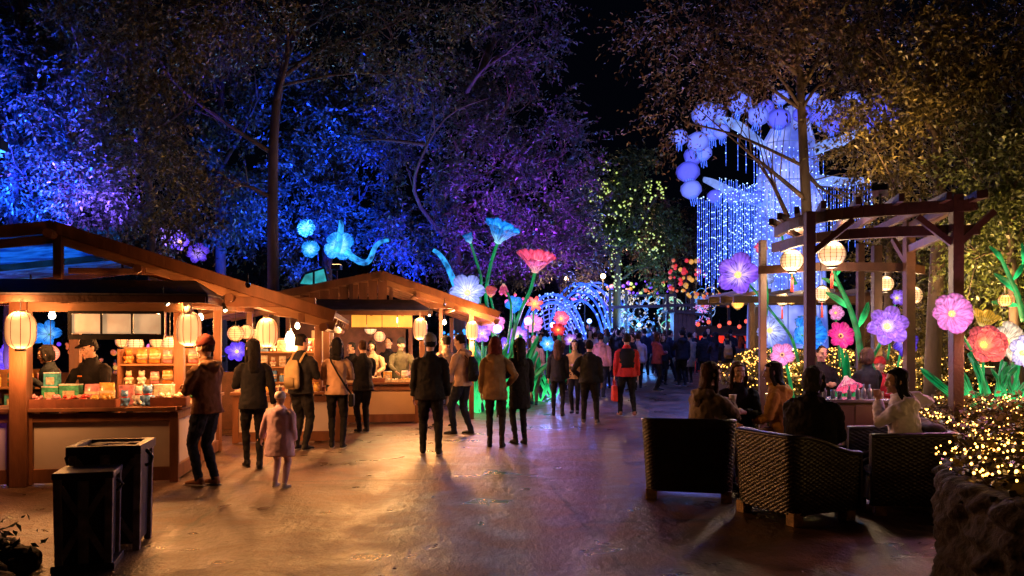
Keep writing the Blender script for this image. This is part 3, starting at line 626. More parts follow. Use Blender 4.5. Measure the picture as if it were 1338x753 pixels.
person('person in a brown hip length coat with dark red hair, seen from behind', at(647, 584), -3, 1.72, (.20, .125, .065), (.02, .018, .018), .44, 1.1, hood=True, hair=('mid', 'red'), arms=('down', 'pocket'), female=True, feet=((.09, .03), (.11, -.06)), res=.012, shoe=(.02, .015, .015))
person('person in a knee length black coat with long black hair next to the brown coat', at(679, 580), 18, 1.70, (.014, .012, .015), BK, .34, 1.0, hair=('long', 'black'), arms=('fold', 'down'), female=True, feet=((.06, .03), (.07, -.05)), head=(18, -2), res=.012)
person('person in tan trench coat facing the camera beside the flower lanterns', GX(698, 21.7), 172, 1.74, (.30, .20, .11), (.22, .15, .10), .40, 1.0, hair=('short', 'brown'), arms=('down', 'fold'), feet=((.06, .1), (.07, -.12)), face=True)
person('person with long brown hair and short black jacket, left of the mustard jacket', GX(729, 18.9), -6, 1.66, BK, BK, .46, 1.0, hair=('long', 'brown'), arms=('down', 'down'), female=True, feet=((.1, .05), (.1, -.05)))
person('person in a mustard tan jacket facing the camera between two black jackets', GX(751, 19.5), 170, 1.66, (.36, .22, .08), BK, .48, 1.0, hair=('bob', 'black'), arms=('down', 'fold'), female=True, feet=((.06, .02), (.06, -.03)), face=True)
person('person in a loose black sweatshirt standing with feet wide and white soled shoes', GX(770, 17.2), -10, 1.66, (.014, .014, .014), (.014, .014, .014), .5, 1.12, hood=True, hair=('short', 'black'), arms=('pocket', 'down'), feet=((.12, .04), (.16, -.04)), shoe=(.12, .11, .1))
person('person in a pink hooded jacket walking away in the middle of the path', GX(785, 23.5), -15, 1.76, (.62, .28, .30), (.03, .03, .04), .5, 1.12, hood=True, hair=('short', 'black'), arms=('down', 'down'), feet=((.08, .1), (.08, -.1)))
t, i = person('person in black vest over red sleeves, holding a red shopping bag', GX(819, 18.9), 3, 1.80, (.50, .035, .03), BK, .49, 1.05, hair=('short', 'black'), arms=('down', 'down'), feet=((.14, .03), (.17, -.02)), shoe=(.3, .15, .1))
m = MB(); m.tube([i['T'](0, 0, .12 * i['s']), i['T'](0, 0, .2 * i['s']), i['T'](0, 0, .34 * i['s']), i['T'](0, 0, .45 * i['s']), i['T'](0, 0, .53 * i['s'])], [(.185, .145), (.182, .142), (.198, .152), (.196, .145), (.13, .1)], 18, xref=(1, 0, 0))
m.build('knitted_vest', cloth(BK), t, smooth=True)
held_bag(i, t, 0, (.75, .05, .03), 'bright red paper shopping bag held by the person with red sleeves', size=(.3, .12, .36))
person('person in a navy jacket and white shoes walking away behind the red sleeves', GX(842, 31), 4, 1.76, NV, BK, .5, 1.1, hair=('short', 'black'), arms=('down', 'down'), feet=((.08, .12), (.12, -.1)), shoe=(.6, .58, .55))
person('person in dark navy striding to the right across the path, beside the brown coat', GX(874, 28.7), -70, 1.75, NV, BK, .48, 1.05, hair=('short', 'black'), arms=('fwd', 'down'), feet=((.05, .32), (.05, -.36, .05)), lean=4)
person('person in a greyish brown knee length coat near the dark wooden kiosk', GX(901, 28.5), 10, 1.68, (.26, .19, .13), BK, .33, 1.05, hair=('bun', 'black'), arms=('down', 'down'), female=True, feet=((.05, .05), (.05, -.04)))
person('person in black parka, leftmost of the far trio by the hedge', GX(921, 28), -8, 1.72, BK, BK, .44, 1.1, hair=('short', 'black'), arms=('down', 'fold'), feet=((.06, .05), (.07, -.04)))
person('person in charcoal jacket, middle of the far trio by the hedge', GX(935, 27.4), 14, 1.70, (.025, .022, .03), BK, .46, 1.05, hair=('long', 'black'), arms=('fold', 'fold'), female=True, feet=((.06, .05), (.07, -.04)))
person('person in black with a tan backpack, rightmost of the far trio', GX(950, 26.8), -5, 1.70, BK, BK, .46, 1.05, hair=('short', 'brown'), arms=('down', 'down'), feet=((.06, .05), (.07, -.04)), bag=('backpack', (.34, .2, .08)))
# people at the stalls
def g0(v): return Vector((v.x, v.y, 0))
V1, i = person('vendor person in a black jacket and black cap working behind the near stall counter', g0(P(126, 500, 10.62)), 180 - 14, 1.70, (.016, .014, .014), BK, .46, 1.08, hair=('short', 'black'), hat=('cap', (.012, .012, .012)), arms=('counter', 'counter'), head=(-14, -16), feet=((.1, 0), (.1, 0)), res=.011, face=True, lean=8)
m = MB(); m.box(i['T'](.07, .158, .36), (.055, .012, .018)); m.build('chest_badge', cloth((.8, .25, .05)), V1)
person('person with black hair and dark jacket in the left bay of the near stall', g0(P(68, 500, 11.6)), 140, 1.6, (.02, .025, .03), BK, .46, 1.1, hair=('bob', 'black'), arms=('phone', 'fold'), head=(-30, -14), res=.013, face=True, lean=4)
person('vendor person in pale tan work jacket behind the second stall counter', g0(P(487, 500, 18.4)), 178, 1.66, (.45, .30, .18), BK, .46, 1.05, hair=('bob', 'black'), arms=('counter', 'counter'), head=(0, -16), face=True, lean=6)
person('vendor person in a black jacket leaning on the left of the second stall counter', g0(P(463, 500, 18.5)), 150, 1.62, BK, BK, .46, 1.05, hair=('short', 'black'), arms=('counter', 'fold'), head=(-20, -10), face=True, lean=6)
person('vendor person in olive jacket and dark beanie behind the second stall counter', g0(P(524, 500, 18.6)), 196, 1.70, (.09, .08, .05), BK, .46, 1.05, hair=('short', 'black'), hat=('beanie', BK), arms=('counter', 'counter'), head=(10, -10), face=True)
person('person in a dark coat at the rear inside the second stall under the yellow light', g0(P(508, 500, 19.6)), 165, 1.72, BK, BK, .46, 1.05, hair=('short', 'black'), arms=('fold', 'fold'), face=True)
person('person in black partly hidden behind the crossbody bag wearer', g0(P(416, 500, 14.4)) + Vector((.55, 1.2, 0)), 30, 1.66, BK, BK, .46, 1.05, hair=('short', 'brown'), arms=('fold', 'fold'))
for k, (px, Y, yw, cl_) in enumerate(((172, 15.6, 150, (.04, .03, .03)), (205, 16.6, 30, (.03, .03, .04)), (238, 15.9, 200, (.10, .05, .03)))):
    person(['person deep inside the near stall, left of the shelf lanterns, dark brown clothes', 'person deep inside the near stall in bluish black, back turned', 'person deep inside the near stall in rusty brown behind the awning corner lantern'][k], g0(P(px, 500, Y)), yw, 1.66, cl_, BK, .46, 1.05, hair=(['short', 'mid', 'bob'][k], 'black'), arms=('fold', 'fold'), res=.018, face=yw > 90)
# ---------------------------------------------------------------- wicker tub chairs
WICK = mat('dark_wicker', (.018, .013, .012), .36, .35, 14, .25, 60)
BLOCK = mat('worn_wood_foot', (.42, .27, .14), .7, .5, 20, .5, 50)
CUSH = mat('grey_cushion', (.09, .075, .075), .9, .2, 6, .3, 30)
def wicker_chair(label, loc, yaw, W=.88, D=.82, back=.80, arm=.64, foot=.1):
    t = thing('wicker_armchair', label, 'armchair', loc, R(yaw), 'wicker tub chairs around the low table')
    r = .13; hw, hd = W / 2, D / 2
    path = [(-hw, hd)]                                        # left arm front -> back -> right arm front
    for a in np.linspace(math.pi, 1.5 * math.pi, 9): path.append((-hw + r + r * math.cos(a), -hd + r + r * math.sin(a)))
    for a in np.linspace(1.5 * math.pi, 2 * math.pi, 9): path.append((hw - r + r * math.cos(a), -hd + r + r * math.sin(a)))
    path.append((hw, hd)); path = np.array(path)
    seg = np.linalg.norm(np.diff(path, axis=0), axis=1); cum = np.concatenate([[0], np.cumsum(seg)]); L_ = cum[-1]
    def pt(s): return np.array([np.interp(s, cum, path[:, 0]), np.interp(s, cum, path[:, 1])])
    def hgt(s):
        x, y = pt(s); f = min(1, max(0, (y + hd - .1) / (D - .1)))
        return back + (arm - back) * (f * f * (3 - 2 * f))
    def skin(inset, z0, weave):
        nu = int(L_ / .0095); nv = 84; V = []
        for i in range(nu + 1):
            s = L_ * i / nu; p = pt(s); q = pt(min(s + .01, L_)) - pt(max(s - .01, 0)); q /= np.linalg.norm(q); n = np.array([q[1], -q[0]])
            hh = hgt(s)
            for j in range(nv + 1):
                z = z0 + (hh - z0) * j / nv; tp = 1 - .10 * (1 - z / .8) * (1 if inset == 0 else .5)
                d = 0
                if weave:
                    row = z / .019; k = int(row); ph = math.sin((s / .038 + (k % 2)) * math.pi)
                    d = .0055 * ph + .0045 * abs(math.sin(row * math.pi)) - .004
                P_ = (p * tp) + n * (d - inset)
                V.append((P_[0], P_[1], z))
        F = [(i * (nv + 1) + j, (i + 1) * (nv + 1) + j, (i + 1) * (nv + 1) + j + 1, i * (nv + 1) + j + 1) for i in range(nu) for j in range(nv)]
        m = MB(); m.add(V, F); return m
    skin(0, foot, True).build('woven_shell', WICK, t, smooth=True)
    skin(.09, foot, True).build('inner_shell', WICK, t, smooth=True)
    rim = MB(); ss = np.linspace(0, L_, 60); pts = []
    for s in ss:
        p = pt(s); q = pt(min(s + .01, L_)) - pt(max(s - .01, 0)); q /= np.linalg.norm(q); n = np.array([q[1], -q[0]]); p = p - n * .045; pts.append((p[0], p[1], hgt(s) - .005))
    rim.tube(pts, [(.056, .024)] * 60, 10, xref=None); rim.build('rolled_rim', WICK, t, smooth=True)
    b = MB()
    for sd in (-1, 1): MB().box((sd * (hw - .045), hd - .012, foot + (arm - foot) / 2), (.085, .03, arm - foot - .01)).build('arm_front', WICK, t)
    MB().box((0, .03, .25), (W - .2, D - .1, .24)).build('seat_base', WICK, t)
    MB().box((0, .04, .41), (W - .21, D - .14, .09)).build('seat_cushion', CUSH, t, bevel=.03)
    for x in (-1, 1):
        for y in (-1, 1): MB().box((x * (hw - .1), y * (hd - .1), foot / 2 + .01), (.11, .11, foot + .02)).build('foot_block', BLOCK, t, bevel=.006)
    return t
wicker_chair('leftmost dark wicker tub chair, its broad woven back toward the camera', (1.95, 9.24, 0), -14, .98, .84, .86, .74)
wicker_chair('middle dark wicker tub chair, nearest the camera, corner on and sloping to its arm', (2.74, 8.17, 0), -66, .90, .84, .82, .64)
cc = wicker_chair('right dark wicker tub chair beside the stone planter, under the person in white', (3.93, 8.48, 0), 84, .84, .84, .80, .78)
cu = thing('cushion', 'crumpled grey cushion laid over the back of the right wicker chair', 'cushion', (4.22, 8.5, .82), R(84))
m = MB(); m.ball((0, 0, 0), (.3, .11, .055), 16, 8); m.ball((.2, .02, .03), (.16, .1, .05), 12, 8); fused(m, 'cushion_cover', CUSH, cu, .015, 2, .03, .12)
for k, (x, y, lb) in enumerate(((2.88, 10.62, 'round woven stool under the person in the black fleece'), (3.40, 10.40, 'round woven stool under the person in the mustard jacket'))):
    t = thing('woven_stool', lb, 'stool', (x, y, 0), 0)
    MB().lathe((0, 0, 0), [(.2, .02), (.24, .12), (.22, .25), (.24, .4)], 24).build('base', WICK, t, smooth=True)
    MB().lathe((0, 0, .395), [(.235, 0), (.25, .03), (.24, .07), (.2, .085)], 24).build('seat_cushion', CUSH, t, smooth=True)
tb = thing('low_table', 'low dark square table between the wicker chairs', 'table', (3.42, 9.38, 0), R(-8))
MB().box((0, 0, .555), (.74, .66, .04)).build('tabletop', mat('table_glass', (.03, .025, .03), .15, .1), tb, bevel=.008)
MB().box((0, 0, .48), (.66, .58, .1)).build('apron', WICK, tb)
for x in (-1, 1):
    for y in (-1, 1): MB().box((x * .3, y * .26, .22), (.055, .055, .44)).build('leg', WICK, tb)
CUPW = mat('paper_cup', (.72, .66, .62), .5, .05); CUPP = mat('pink_paper', (.62, .30, .32), .5, .2, 12)
def cup(loc, label, r=.04, h=.1, m=CUPW, lid=True, rot=None):
    t = thing('paper_cup', label, 'cup', loc)
    MB().lathe((0, 0, 0), [(r * .72, 0), (r, h), (r * 1.04, h + .004), (r * .94, h + .003), (r * .9, h - .01)], 16).build('cup_wall', m, t, smooth=True)
    if lid: MB().lathe((0, 0, h), [(r * 1.06, 0), (r * 1.06, .008), (r * .9, .014), (r * .86, .02)], 16).build('lid', CUPW, t, smooth=True)
    return t
cup((3.62, 9.14, .575), 'tall white and pink paper cup on the near edge of the low table', m=CUPW)
cup((3.70, 9.2, .575), 'second paper cup, pink, on the low table', m=CUPP, h=.085)
cup((3.5, 9.35, .575), 'white lidded paper cup in the middle of the low table')
tr = thing('snack_tray', 'pink paper tray of snacks on the low table', 'tray', (3.62, 9.36, .576), R(10))
MB().box((0, 0, .015), (.24, .16, .03)).build('tray', CUPP, tr, bevel=.01)
m = MB(); rr = random.Random(3)
for k in range(16): m.ball((rr.uniform(-.09, .09), rr.uniform(-.05, .05), .04), rr.uniform(.014, .024), 7, 5)
m.build('snacks', mat('fried_snack', (.5, .28, .1), .6, .3, 20), tr, smooth=True)
# serving cabinet with glasses
sb = thing('serving_cabinet', 'brown cabinet counter with glasses on top, behind the low table', 'cabinet', (4.28, 10.75, 0), R(-4))
MB().box((0, 0, .47), (.92, .5, .9)).build('body', mat('brown_laminate', (.20, .12, .06), .45, .15, 3), sb, bevel=.01)
MB().box((0, -.01, .945), (1.0, .58, .04)).build('top', mat('grey_stone_top', (.2, .17, .15), .25, .2, 12), sb, bevel=.006)
MB().box((0, 0, .02), (.86, .44, .05)).build('plinth', BLACKP, sb)
for x in (-.23, .23):
    d = MB(); d.box((x, -.256, .5), (.43, .014, .78)); d_ = d.build('door', mat('brown_laminate', (.2, .12, .06)), sb, bevel=.003)
GL = mat('bottle_glass', (.25, .27, .28), .08, .1, spec=.9)
for k in range(9):
    x = -.42 + k * .1 + rr.uniform(-.02, .02); h = rr.choice([.09, .11, .16, .18]); p = Vector((4.28 + x, 10.62 + rr.uniform(-.06, .1), .966))
    o = MB().lathe((0, 0, 0), [(.028, 0), (.03, h * .6), (.012 if h > .12 else .03, h * .75), (.012 if h > .12 else .03, h)], 12).build('drinking_glass' if h < .12 else 'glass_bottle', GL, loc=p, smooth=True)
    od = ['leftmost', 'second', 'third', 'fourth', 'middle', 'sixth', 'seventh', 'eighth', 'rightmost'][k]
    if h > .12: tag(o, 'small clear bottle, %s of the glassware on the serving cabinet' % od, 'bottle', 'bottles on the serving cabinet')
    else: tag(o, 'clear drinking glass, %s of the glassware on the serving cabinet' % od, 'glass', 'glasses on the serving cabinet')
# ---------------------------------------------------------------- seated people
A_ = 'seated person '
t, i = person('seated person in olive grey hooded jacket, long brown hair, holding a cup', (2.08, 9.16, 0), -62, 1.78, (.17, .13, .09), (.03, .04, .09), .5, 1.12, hood=True, hair=('long', 'brown'), seat=.50, chub=1.2, arms=('lap', (.02, .38, 1.0 - .0, .8, -.4, -.6)), feet=((.1, .52), (.12, .46)), head=(-12, -6), female=True, res=.0105, face=True, lean=4, slouch=.03)
def wrist_world(t, i, k, dz=.0, f=.08):
    sd, sh, el, wr = i['jt'][k]; return Matrix.Translation(t.location) @ Matrix.Rotation(t.rotation_euler[2], 4, 'Z') @ (wr + (wr - el).normalized() * f) + Vector((0, 0, dz))
w_ = wrist_world(t, i, 1, -.03); cup(w_ + Vector((.035, -.0, -.02)), 'white paper cup held by the person in the olive jacket', r=.042, h=.1, lid=False)
person('seated person with long brown hair and black fleece facing the camera', (2.84, 10.6, 0), 172, 1.74, (.012, .012, .013), DN, .5, 1.12, chub=1.12, hair=('long', 'brown'), seat=.49, arms=('fold', 'lap'), feet=((.1, .44), (.12, .40)), head=(14, -4), female=True, res=.0105, face=True, slouch=.03)
person('seated person in mustard jacket shown in profile', (3.36, 10.36, 0), 62, 1.76, chub=1.18, coat=(.38, .20, .045), trou=(.16, .07, .04), hem=.5, puffy=1.15, hood=True, hair=('mid', 'black'), seat=.49, arms=('lap', 'lap'), feet=((.1, .44), (.12, .40)), head=(12, -4), female=True, res=.0105, face=True, lean=8, slouch=.03)
person('seated person in a black padded jacket with a dark glossy bob, back to the camera', (2.90, 8.22, 0), -42, 1.76, (.012, .011, .013), BK, .5, 1.3, chub=1.28, coll=True, hood=True, hair=('bob', 'silver'), seat=.49, arms=('lap', 'lap'), feet=((.1, .5), (.12, .44)), head=(2, -8), female=True, res=.0105, lean=4, slouch=.03)
t, i = person('seated person in a white jacket drinking from a cup, head propped on one hand', (3.98, 8.46, 0), 68, 1.72, (.74, .68, .80), (.02, .018, .022), .5, 1.18, chub=1.18, hood=True, hair=('mid', 'black'), seat=.49, arms=((.06, .27, 1.09, -.3, .3, -1), (.15, .02, 1.14, .7, -.9, -.9)), feet=((.06, .62), (.1, .5)), head=(16, -2), female=True, res=.0105, face=True, lean=6, shoe=(.6, .58, .55), slouch=.02)
w_ = wrist_world(t, i, 0, -.02, .07); cup(w_ + Vector((-.02, .0, -.02)), 'small brown paper cup raised to the mouth of the person in white', r=.034, h=.085, m=mat('kraft_cup', (.4, .2, .12), .6), lid=False)
person('person with auburn hair standing behind the serving cabinet, back turned', (4.86, 11.5, 0), 14, 1.56, (.02, .018, .016), BK, .5, 1.05, hood=False, hair=('bob', 'auburn'), arms=('fold', 'fold'), female=True, res=.012, head=(-18, -4))
rs = person('person in a bright red hooded coat beside the auburn haired one', (5.2, 11.9, 0), 150, 1.42, (.42, .025, .03), BK, .45, 1.2, hood=True, hair=('short', 'black'), hat=('beanie', (.42, .03, .03)), arms=('fold', 'fold'), female=True, res=.013, face=True)
person('dark clad person standing among the glowing leaves behind the first pergola post', (4.55, 12.4, 0), 190, 1.58, BK, BK, .45, 1.1, hair=('short', 'black'), arms=('fold', 'fold'), res=.014, face=True)
# ---------------------------------------------------------------- rubbish bins
def bin_(label, loc, yaw, w_, d, h, lid):
    t = thing('rubbish_bin', label, 'bin', loc, R(yaw), 'dark wooden rubbish bins')
    BM_ = mat('dark_bin_wood', (.055, .036, .034), .45, .4, 6, .4, 30, stretch=(1, 1, .3))
    tp = 1.06; BW_ = mat('worn_bin_slat', (.26, .19, .17), .45, .5, 12, .4, 30)  # slats coloured lighter in place of a faint fill light
    m = MB(); m.hexa([(-w_ / 2, -d / 2, .05), (w_ / 2, -d / 2, .05), (w_ / 2, d / 2, .05), (-w_ / 2, d / 2, .05)] + [(x * tp, y * tp, h - .05) for x, y in ((-w_ / 2, -d / 2), (w_ / 2, -d / 2), (w_ / 2, d / 2), (-w_ / 2, d / 2))]); m.build('bin_body', BM_, t)
    for sx in (-1, 1):
        for sy in (-1, 1):
            m = MB(); m.bar((sx * w_ / 2, sy * d / 2, 0), (sx * w_ / 2 * tp, sy * d / 2 * tp, h - .03), .055, .055, up=(1, 0, 0)); m.build('corner_post', BW_, t, bevel=.005)
    for sy in (-1, 1):
        for s2 in (-1, 1):
            m = MB(); m.bar((s2 * w_ * .42, sy * (d / 2 + .014), .1), (-s2 * w_ * .42, sy * (d / 2 * tp + .014), h - .1), .02, .045, up=(0, 1, 0)) if False else m.bar((0 + s2 * w_ * .46, sy * (d / 2 + .012 + .004 * s2), .08), (0, sy * (d / 2 * 1.03 + .014 + .004 * s2), h * .5), .045, .02, up=(0, 1, 0))
            m.bar((0, sy * (d / 2 * 1.03 + .014 + .004 * s2), h * .5), (s2 * w_ * .48, sy * (d / 2 * tp + .012 + .004 * s2), h - .1), .045, .02, up=(0, 1, 0)); m.build('cross_brace', BW_, t)
        m = MB(); m.bar((0, sy * (d / 2 + .02), .05), (0, sy * (d / 2 * tp + .02), h - .06), .07, .02, up=(0, 1, 0)); m.build('middle_slat', BW_, t)
    m = MB(); W2, D2 = w_ * tp + .07, d * tp + .07
    if lid == 'open':
        for (x, y, a, b) in ((0, -D2 / 2, W2, .06), (0, D2 / 2, W2, .06), (-W2 / 2 + .03, 0, .06, D2 - .06), (W2 / 2 - .03, 0, .06, D2 - .06)): m.box((x, y, h - .02), (a, b, .07))
        r_ = m.build('rim', BM_, t)
        m = MB()
        for k in range(14): m.box((rr.uniform(-w_ * .35, w_ * .35), rr.uniform(-d * .3, d * .3), h - .035 + rr.uniform(0, .03)), (.12, .09, .03), rz=rr.uniform(0, 3))
        m.build('rubbish', mat('crumpled_rubbish', (.12, .06, .04), .6, .6, 10, island=.8), t)
        for sx in (-1, 1):
            m = MB(); m.tube([(sx * (W2 / 2), -.1, h - .04), (sx * (W2 / 2 + .05), -.1, h - .1), (sx * (W2 / 2 + .03), -.1, h - .16), (sx * W2 / 2 - .005, -.1, h - .17)], .015, 8); m.build('handle', BLACKP, t, smooth=True)
    else:
        m.box((0, 0, h - .02), (W2, D2, .05)); m.build('lid', BM_, t, bevel=.01)
        m = MB(); m.box((0, 0, .02), (w_ + .1, d + .1, .05)); m.build('base', BM_, t, bevel=.006)
        m = MB(); m.tube([(W2 / 2 - .01, 0, h - .08), (W2 / 2 + .03, 0, h - .12), (W2 / 2 - .01, 0, h - .17)], .012, 7); m.build('handle', BLACKP, t)
rr = random.Random(5)
bin_('shorter dark bin with a flat closed lid and crossed slats, nearest the camera', (-3.22, 6.4, 0), 16, .33, .32, .72, 'shut')
bin_('taller dark bin with an open top full of rubbish behind the shorter bin', (-3.32, 7.0, 0), 12, .46, .42, .84, 'open')
# ---------------------------------------------------------------- leaf sheets
def leaf_mesh(P0, D, N_, size, asp=.5, name='foliage', m=None, parent=None, fold=.0):
    """one folded diamond per leaf: base P0, along D, normal N_ (numpy arrays)"""
    n = len(P0); D = D / np.linalg.norm(D, axis=1, keepdims=True)
    S = np.cross(D, N_); S /= np.maximum(np.linalg.norm(S, axis=1, keepdims=True), 1e-6); U = np.cross(S, D)
    s = size[:, None]
    V = np.empty((n, 4, 3)); V[:, 0] = P0; V[:, 1] = P0 + D * s * .5 + S * s * asp * .5 + U * s * .12; V[:, 2] = P0 + D * s; V[:, 3] = P0 + D * s * .5 - S * s * asp * .5 + U * s * .12
    me = bpy.data.meshes.new(name); me.vertices.add(n * 4); me.vertices.foreach_set('co', V.reshape(-1))
    me.loops.add(n * 4); me.loops.foreach_set('vertex_index', np.arange(n * 4, dtype=np.int32))
    me.polygons.add(n); me.polygons.foreach_set('loop_start', np.arange(0, n * 4, 4, dtype=np.int32)); me.polygons.foreach_set('loop_total', np.full(n, 4, dtype=np.int32))
    me.update(); me.validate(); me.materials.append(m)
    o = bpy.data.objects.new(name, me); C.objects.link(o)
    if parent is not None: o.parent = parent
    return o
def leafmat(name, col, rough=.42, var=.5): return mat(name, col, rough, .3, 2.0, island=var, spec=.5)
IVY = leafmat('ivy_leaf', (.10, .075, .022), .4, .6)
# ---------------------------------------------------------------- stone planter
STONE = mat('rough_stone', (.024, .018, .022), .8, .8, 12, 1.0, 22, spec=.25)
pc = Vector((5.18, 5.05)); PR = 2.35
def planter():
    t = thing('stone_planter', 'round raised planter of rough dark stone at the right edge', 'planter', (pc.x, pc.y, 0))
    nu, nv = 520, 60; V = []; F = []; r_ = np.random.default_rng(3)
    from mathutils import noise as mn
    prof = [(0, 0), (0, .72), (-.03, .765), (-.08, .785), (-.15, .785), (-.2, .76), (-.22, .60)]
    L_ = [0]
    for a, b in zip(prof, prof[1:]): L_.append(L_[-1] + math.hypot(b[0] - a[0], b[1] - a[1]))
    for i in range(nu):
        th = 2 * math.pi * i / nu
        for j in range(nv + 1):
            l = L_[-1] * j / nv; dr = np.interp(l, L_, [p[0] for p in prof]); z = np.interp(l, L_, [p[1] for p in prof])
            q = Vector((math.cos(th) * PR, math.sin(th) * PR, z))
            d = mn.noise(q * 2.2) * .08 + abs(mn.noise(q * Vector((4, 4, 7)) if False else Vector((q.x * 3.4, q.y * 3.4, q.z * 7)))) * .07 + mn.noise(q * 10) * .04 + mn.noise(q * 24) * .02
            rr_ = PR + dr + d * (1 if j > 0 else .5); V.append((math.cos(th) * rr_, math.sin(th) * rr_, z + (mn.noise(q * 5) * .02 if j else 0)))
    for i in range(nu):
        for j in range(nv): a = i * (nv + 1) + j; b = ((i + 1) % nu) * (nv + 1) + j; F.append((a, b, b + 1, a + 1))
    m = MB(); m.add(V, F); m.build('stone_wall', STONE, t, smooth=True)
    m = MB(); m.lathe((0, 0, 0), [(PR - .16, .5), (PR - .16, .70), (PR * .5, .78), (.1, .8)], 60); m.build('soil', mat('soil', (.03, .02, .012), .9), t)
planter()
BLB = em('fairy_bulb', (1, .42, .07), 12, sample=True); BLN = em('fairy_bulb_far', (1, .44, .06), 4.5, sample=False)
WIRE = mat('fairy_wire', (.02, .02, .012), .6)
def ground_cover(fn, n, size, name, label, cat='ground cover', jitter=.08, m=IVY):
    """fn(rng,n)->points on the mound; leaves point up and out"""
    p = fn(n); d = rng.normal(size=(n, 3)); d[:, 2] = np.abs(d[:, 2]) * .5; nn = rng.normal(size=(n, 3)) * .5 + [0, 0, 1]
    p = p + rng.normal(size=(n, 3)) * jitter * [.5, .5, 1]
    o = leaf_mesh(p, d, nn, rng.uniform(size[0], size[1], n), .65, name, m)
    return o
def moundfn(fz, sampler):
    def f(n):
        xy = sampler(n); z = fz(xy); return np.column_stack([xy, z])
    return f
def pl_s(n, rmax=PR - .10):
    r = np.sqrt(rng.uniform(0, 1, n)) * rmax; a = rng.uniform(0, 2 * math.pi, n); xy = np.column_stack([pc.x + r * np.cos(a), pc.y + r * np.sin(a)])
    return xy
def pl_z(xy):
    r = np.hypot(xy[:, 0] - pc.x, xy[:, 1] - pc.y); return .80 + .16 * (1 - (r / PR) ** 2) + .05 * np.sin(xy[:, 0] * 5) * np.cos(xy[:, 1] * 4)
tag(ground_cover(moundfn(pl_z, pl_s), 19000, (.045, .085), 'ivy', 0), 'low ivy filling the round stone planter', 'ivy', kind='stuff')
def bulbs(pts, r, name, label, m, wire=True, group=None, nseg=6):
    """one net of fairy lights"""
    t = thing(name, label, 'fairy lights', tuple(np.mean(pts, axis=0)), 0, group); c = np.mean(pts, axis=0)
    mb = MB()
    for p in pts: mb.ball(Vector(p - c), r * random.choice((.7, 1, 1, 1.35)), nseg, 4)
    o = mb.build('bulbs', m, t, smooth=True); o['kind'] = 'stuff'
    if wire:
        w_ = MB(); q = pts[np.argsort(pts[:, 0] * .3 + pts[:, 1])] - c
        for a, b in zip(q, q[1:]):
            if np.linalg.norm(a - b) < .6: w_.tube([Vector(a), Vector((a + b) / 2) - Vector((0, 0, .02)), Vector(b)], .0035, 4, cap=False)
        if w_.v: w_.build('wire', WIRE, t)
    return t
xy = pl_s(1600, PR + .02); xy = xy[xy[:, 0] < 6.4]; pz = pl_z(xy) + rng.uniform(.06, .13, len(xy))
bulbs(np.column_stack([xy, pz]), .0078, 'fairy_light_net', 'net of warm fairy lights over the ivy of the stone planter', BLB)
# second raised bed, behind the planter
def bed2_s(n): return np.column_stack([rng.uniform(4.7, 9.5, n), rng.uniform(8.3, 10.6, n)])
def bed2_z(xy): return .50 + .30 * np.clip((xy[:, 1] - 8.2) / 1.5, 0, 1) + .10 * np.clip(xy[:, 0] - 5, 0, 2) + .05 * np.sin(xy[:, 0] * 4 + xy[:, 1] * 3)
b2 = MB()
gx = np.linspace(4.75, 9.5, 24); gy = np.linspace(8.35, 10.6, 12)
vv = [(x, y, float(bed2_z(np.array([[x, y]]))[0]) - .05) for y in gy for x in gx]; n_ = len(gx)
b2.add(vv, [(j * n_ + i, j * n_ + i + 1, (j + 1) * n_ + i + 1, (j + 1) * n_ + i) for j in range(11) for i in range(23)])
b2.box((7.12, 8.33, .22), (4.8, .06, .5)); b2.box((4.72, 9.5, .25), (.06, 2.3, .5))
tag(b2.build('raised_bed', mat('dark_bed_soil', (.035, .022, .014), .9, .4), smooth=False), 'long raised bed of dark soil behind the round stone planter', 'flower bed')
tag(ground_cover(moundfn(bed2_z, bed2_s), 13000, (.05, .10), 'ivy', 0), 'ivy covering the raised bed behind the planter', 'ivy', kind='stuff')
xy = bed2_s(1100); bulbs(np.column_stack([xy, bed2_z(xy) + rng.uniform(.06, .15, 1100)]), .008, 'fairy_light_net', 'net of warm fairy lights over the raised bed below the red and white flowers', BLB)
# clipped hedges with light nets behind the pergola
HEDGE = leafmat('hedge_leaf', (.07, .06, .02), .5, .6)
def hedge(x0, x1, y, depth, h, label, nl, nb, r=.016, slope=0):
    t = thing('hedge', label + ' hedge', 'hedge', ((x0 + x1) / 2, y, gz(y)))
    L_ = x1 - x0; n = nl
    def pts(n, out=0):
        u = rng.uniform(-L_ / 2, L_ / 2, n); k = rng.uniform(0, h + depth, n); bump_ = .10 * np.sin(u * 3.1 + k * 4) + .07 * np.sin(u * 7 + 1)
        fy = np.where(k < h, -depth / 2 + bump_ * .6, -depth / 2 + (k - h)); fz = np.where(k < h, k, h + bump_)
        p = np.column_stack([u, fy, fz]); p[:, 1] -= np.where(k < h, out, 0); p[:, 2] += np.where(k >= h, out, 0); return p
    p = pts(n) + rng.normal(size=(n, 3)) * .05; d = rng.normal(size=(n, 3)); nn = rng.normal(size=(n, 3)) + [0, -1, .5]
    leaf_mesh(p, d, nn, rng.uniform(.06, .11, n), .6, 'leaves', HEDGE, t)
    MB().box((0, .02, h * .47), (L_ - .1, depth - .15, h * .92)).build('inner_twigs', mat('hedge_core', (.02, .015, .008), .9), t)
    q = pts(nb, .09) + np.array([(x0 + x1) / 2, y, gz(y)])
    bulbs(q, r, 'fairy_light_net', 'net of fairy lights over the ' + label + ' hedge', BLN, wire=False)
    return t
hedge(3.6, 8.2, 14.6, 1.2, 1.15, 'low, just behind the first pergola', 9000, 1300, .011)
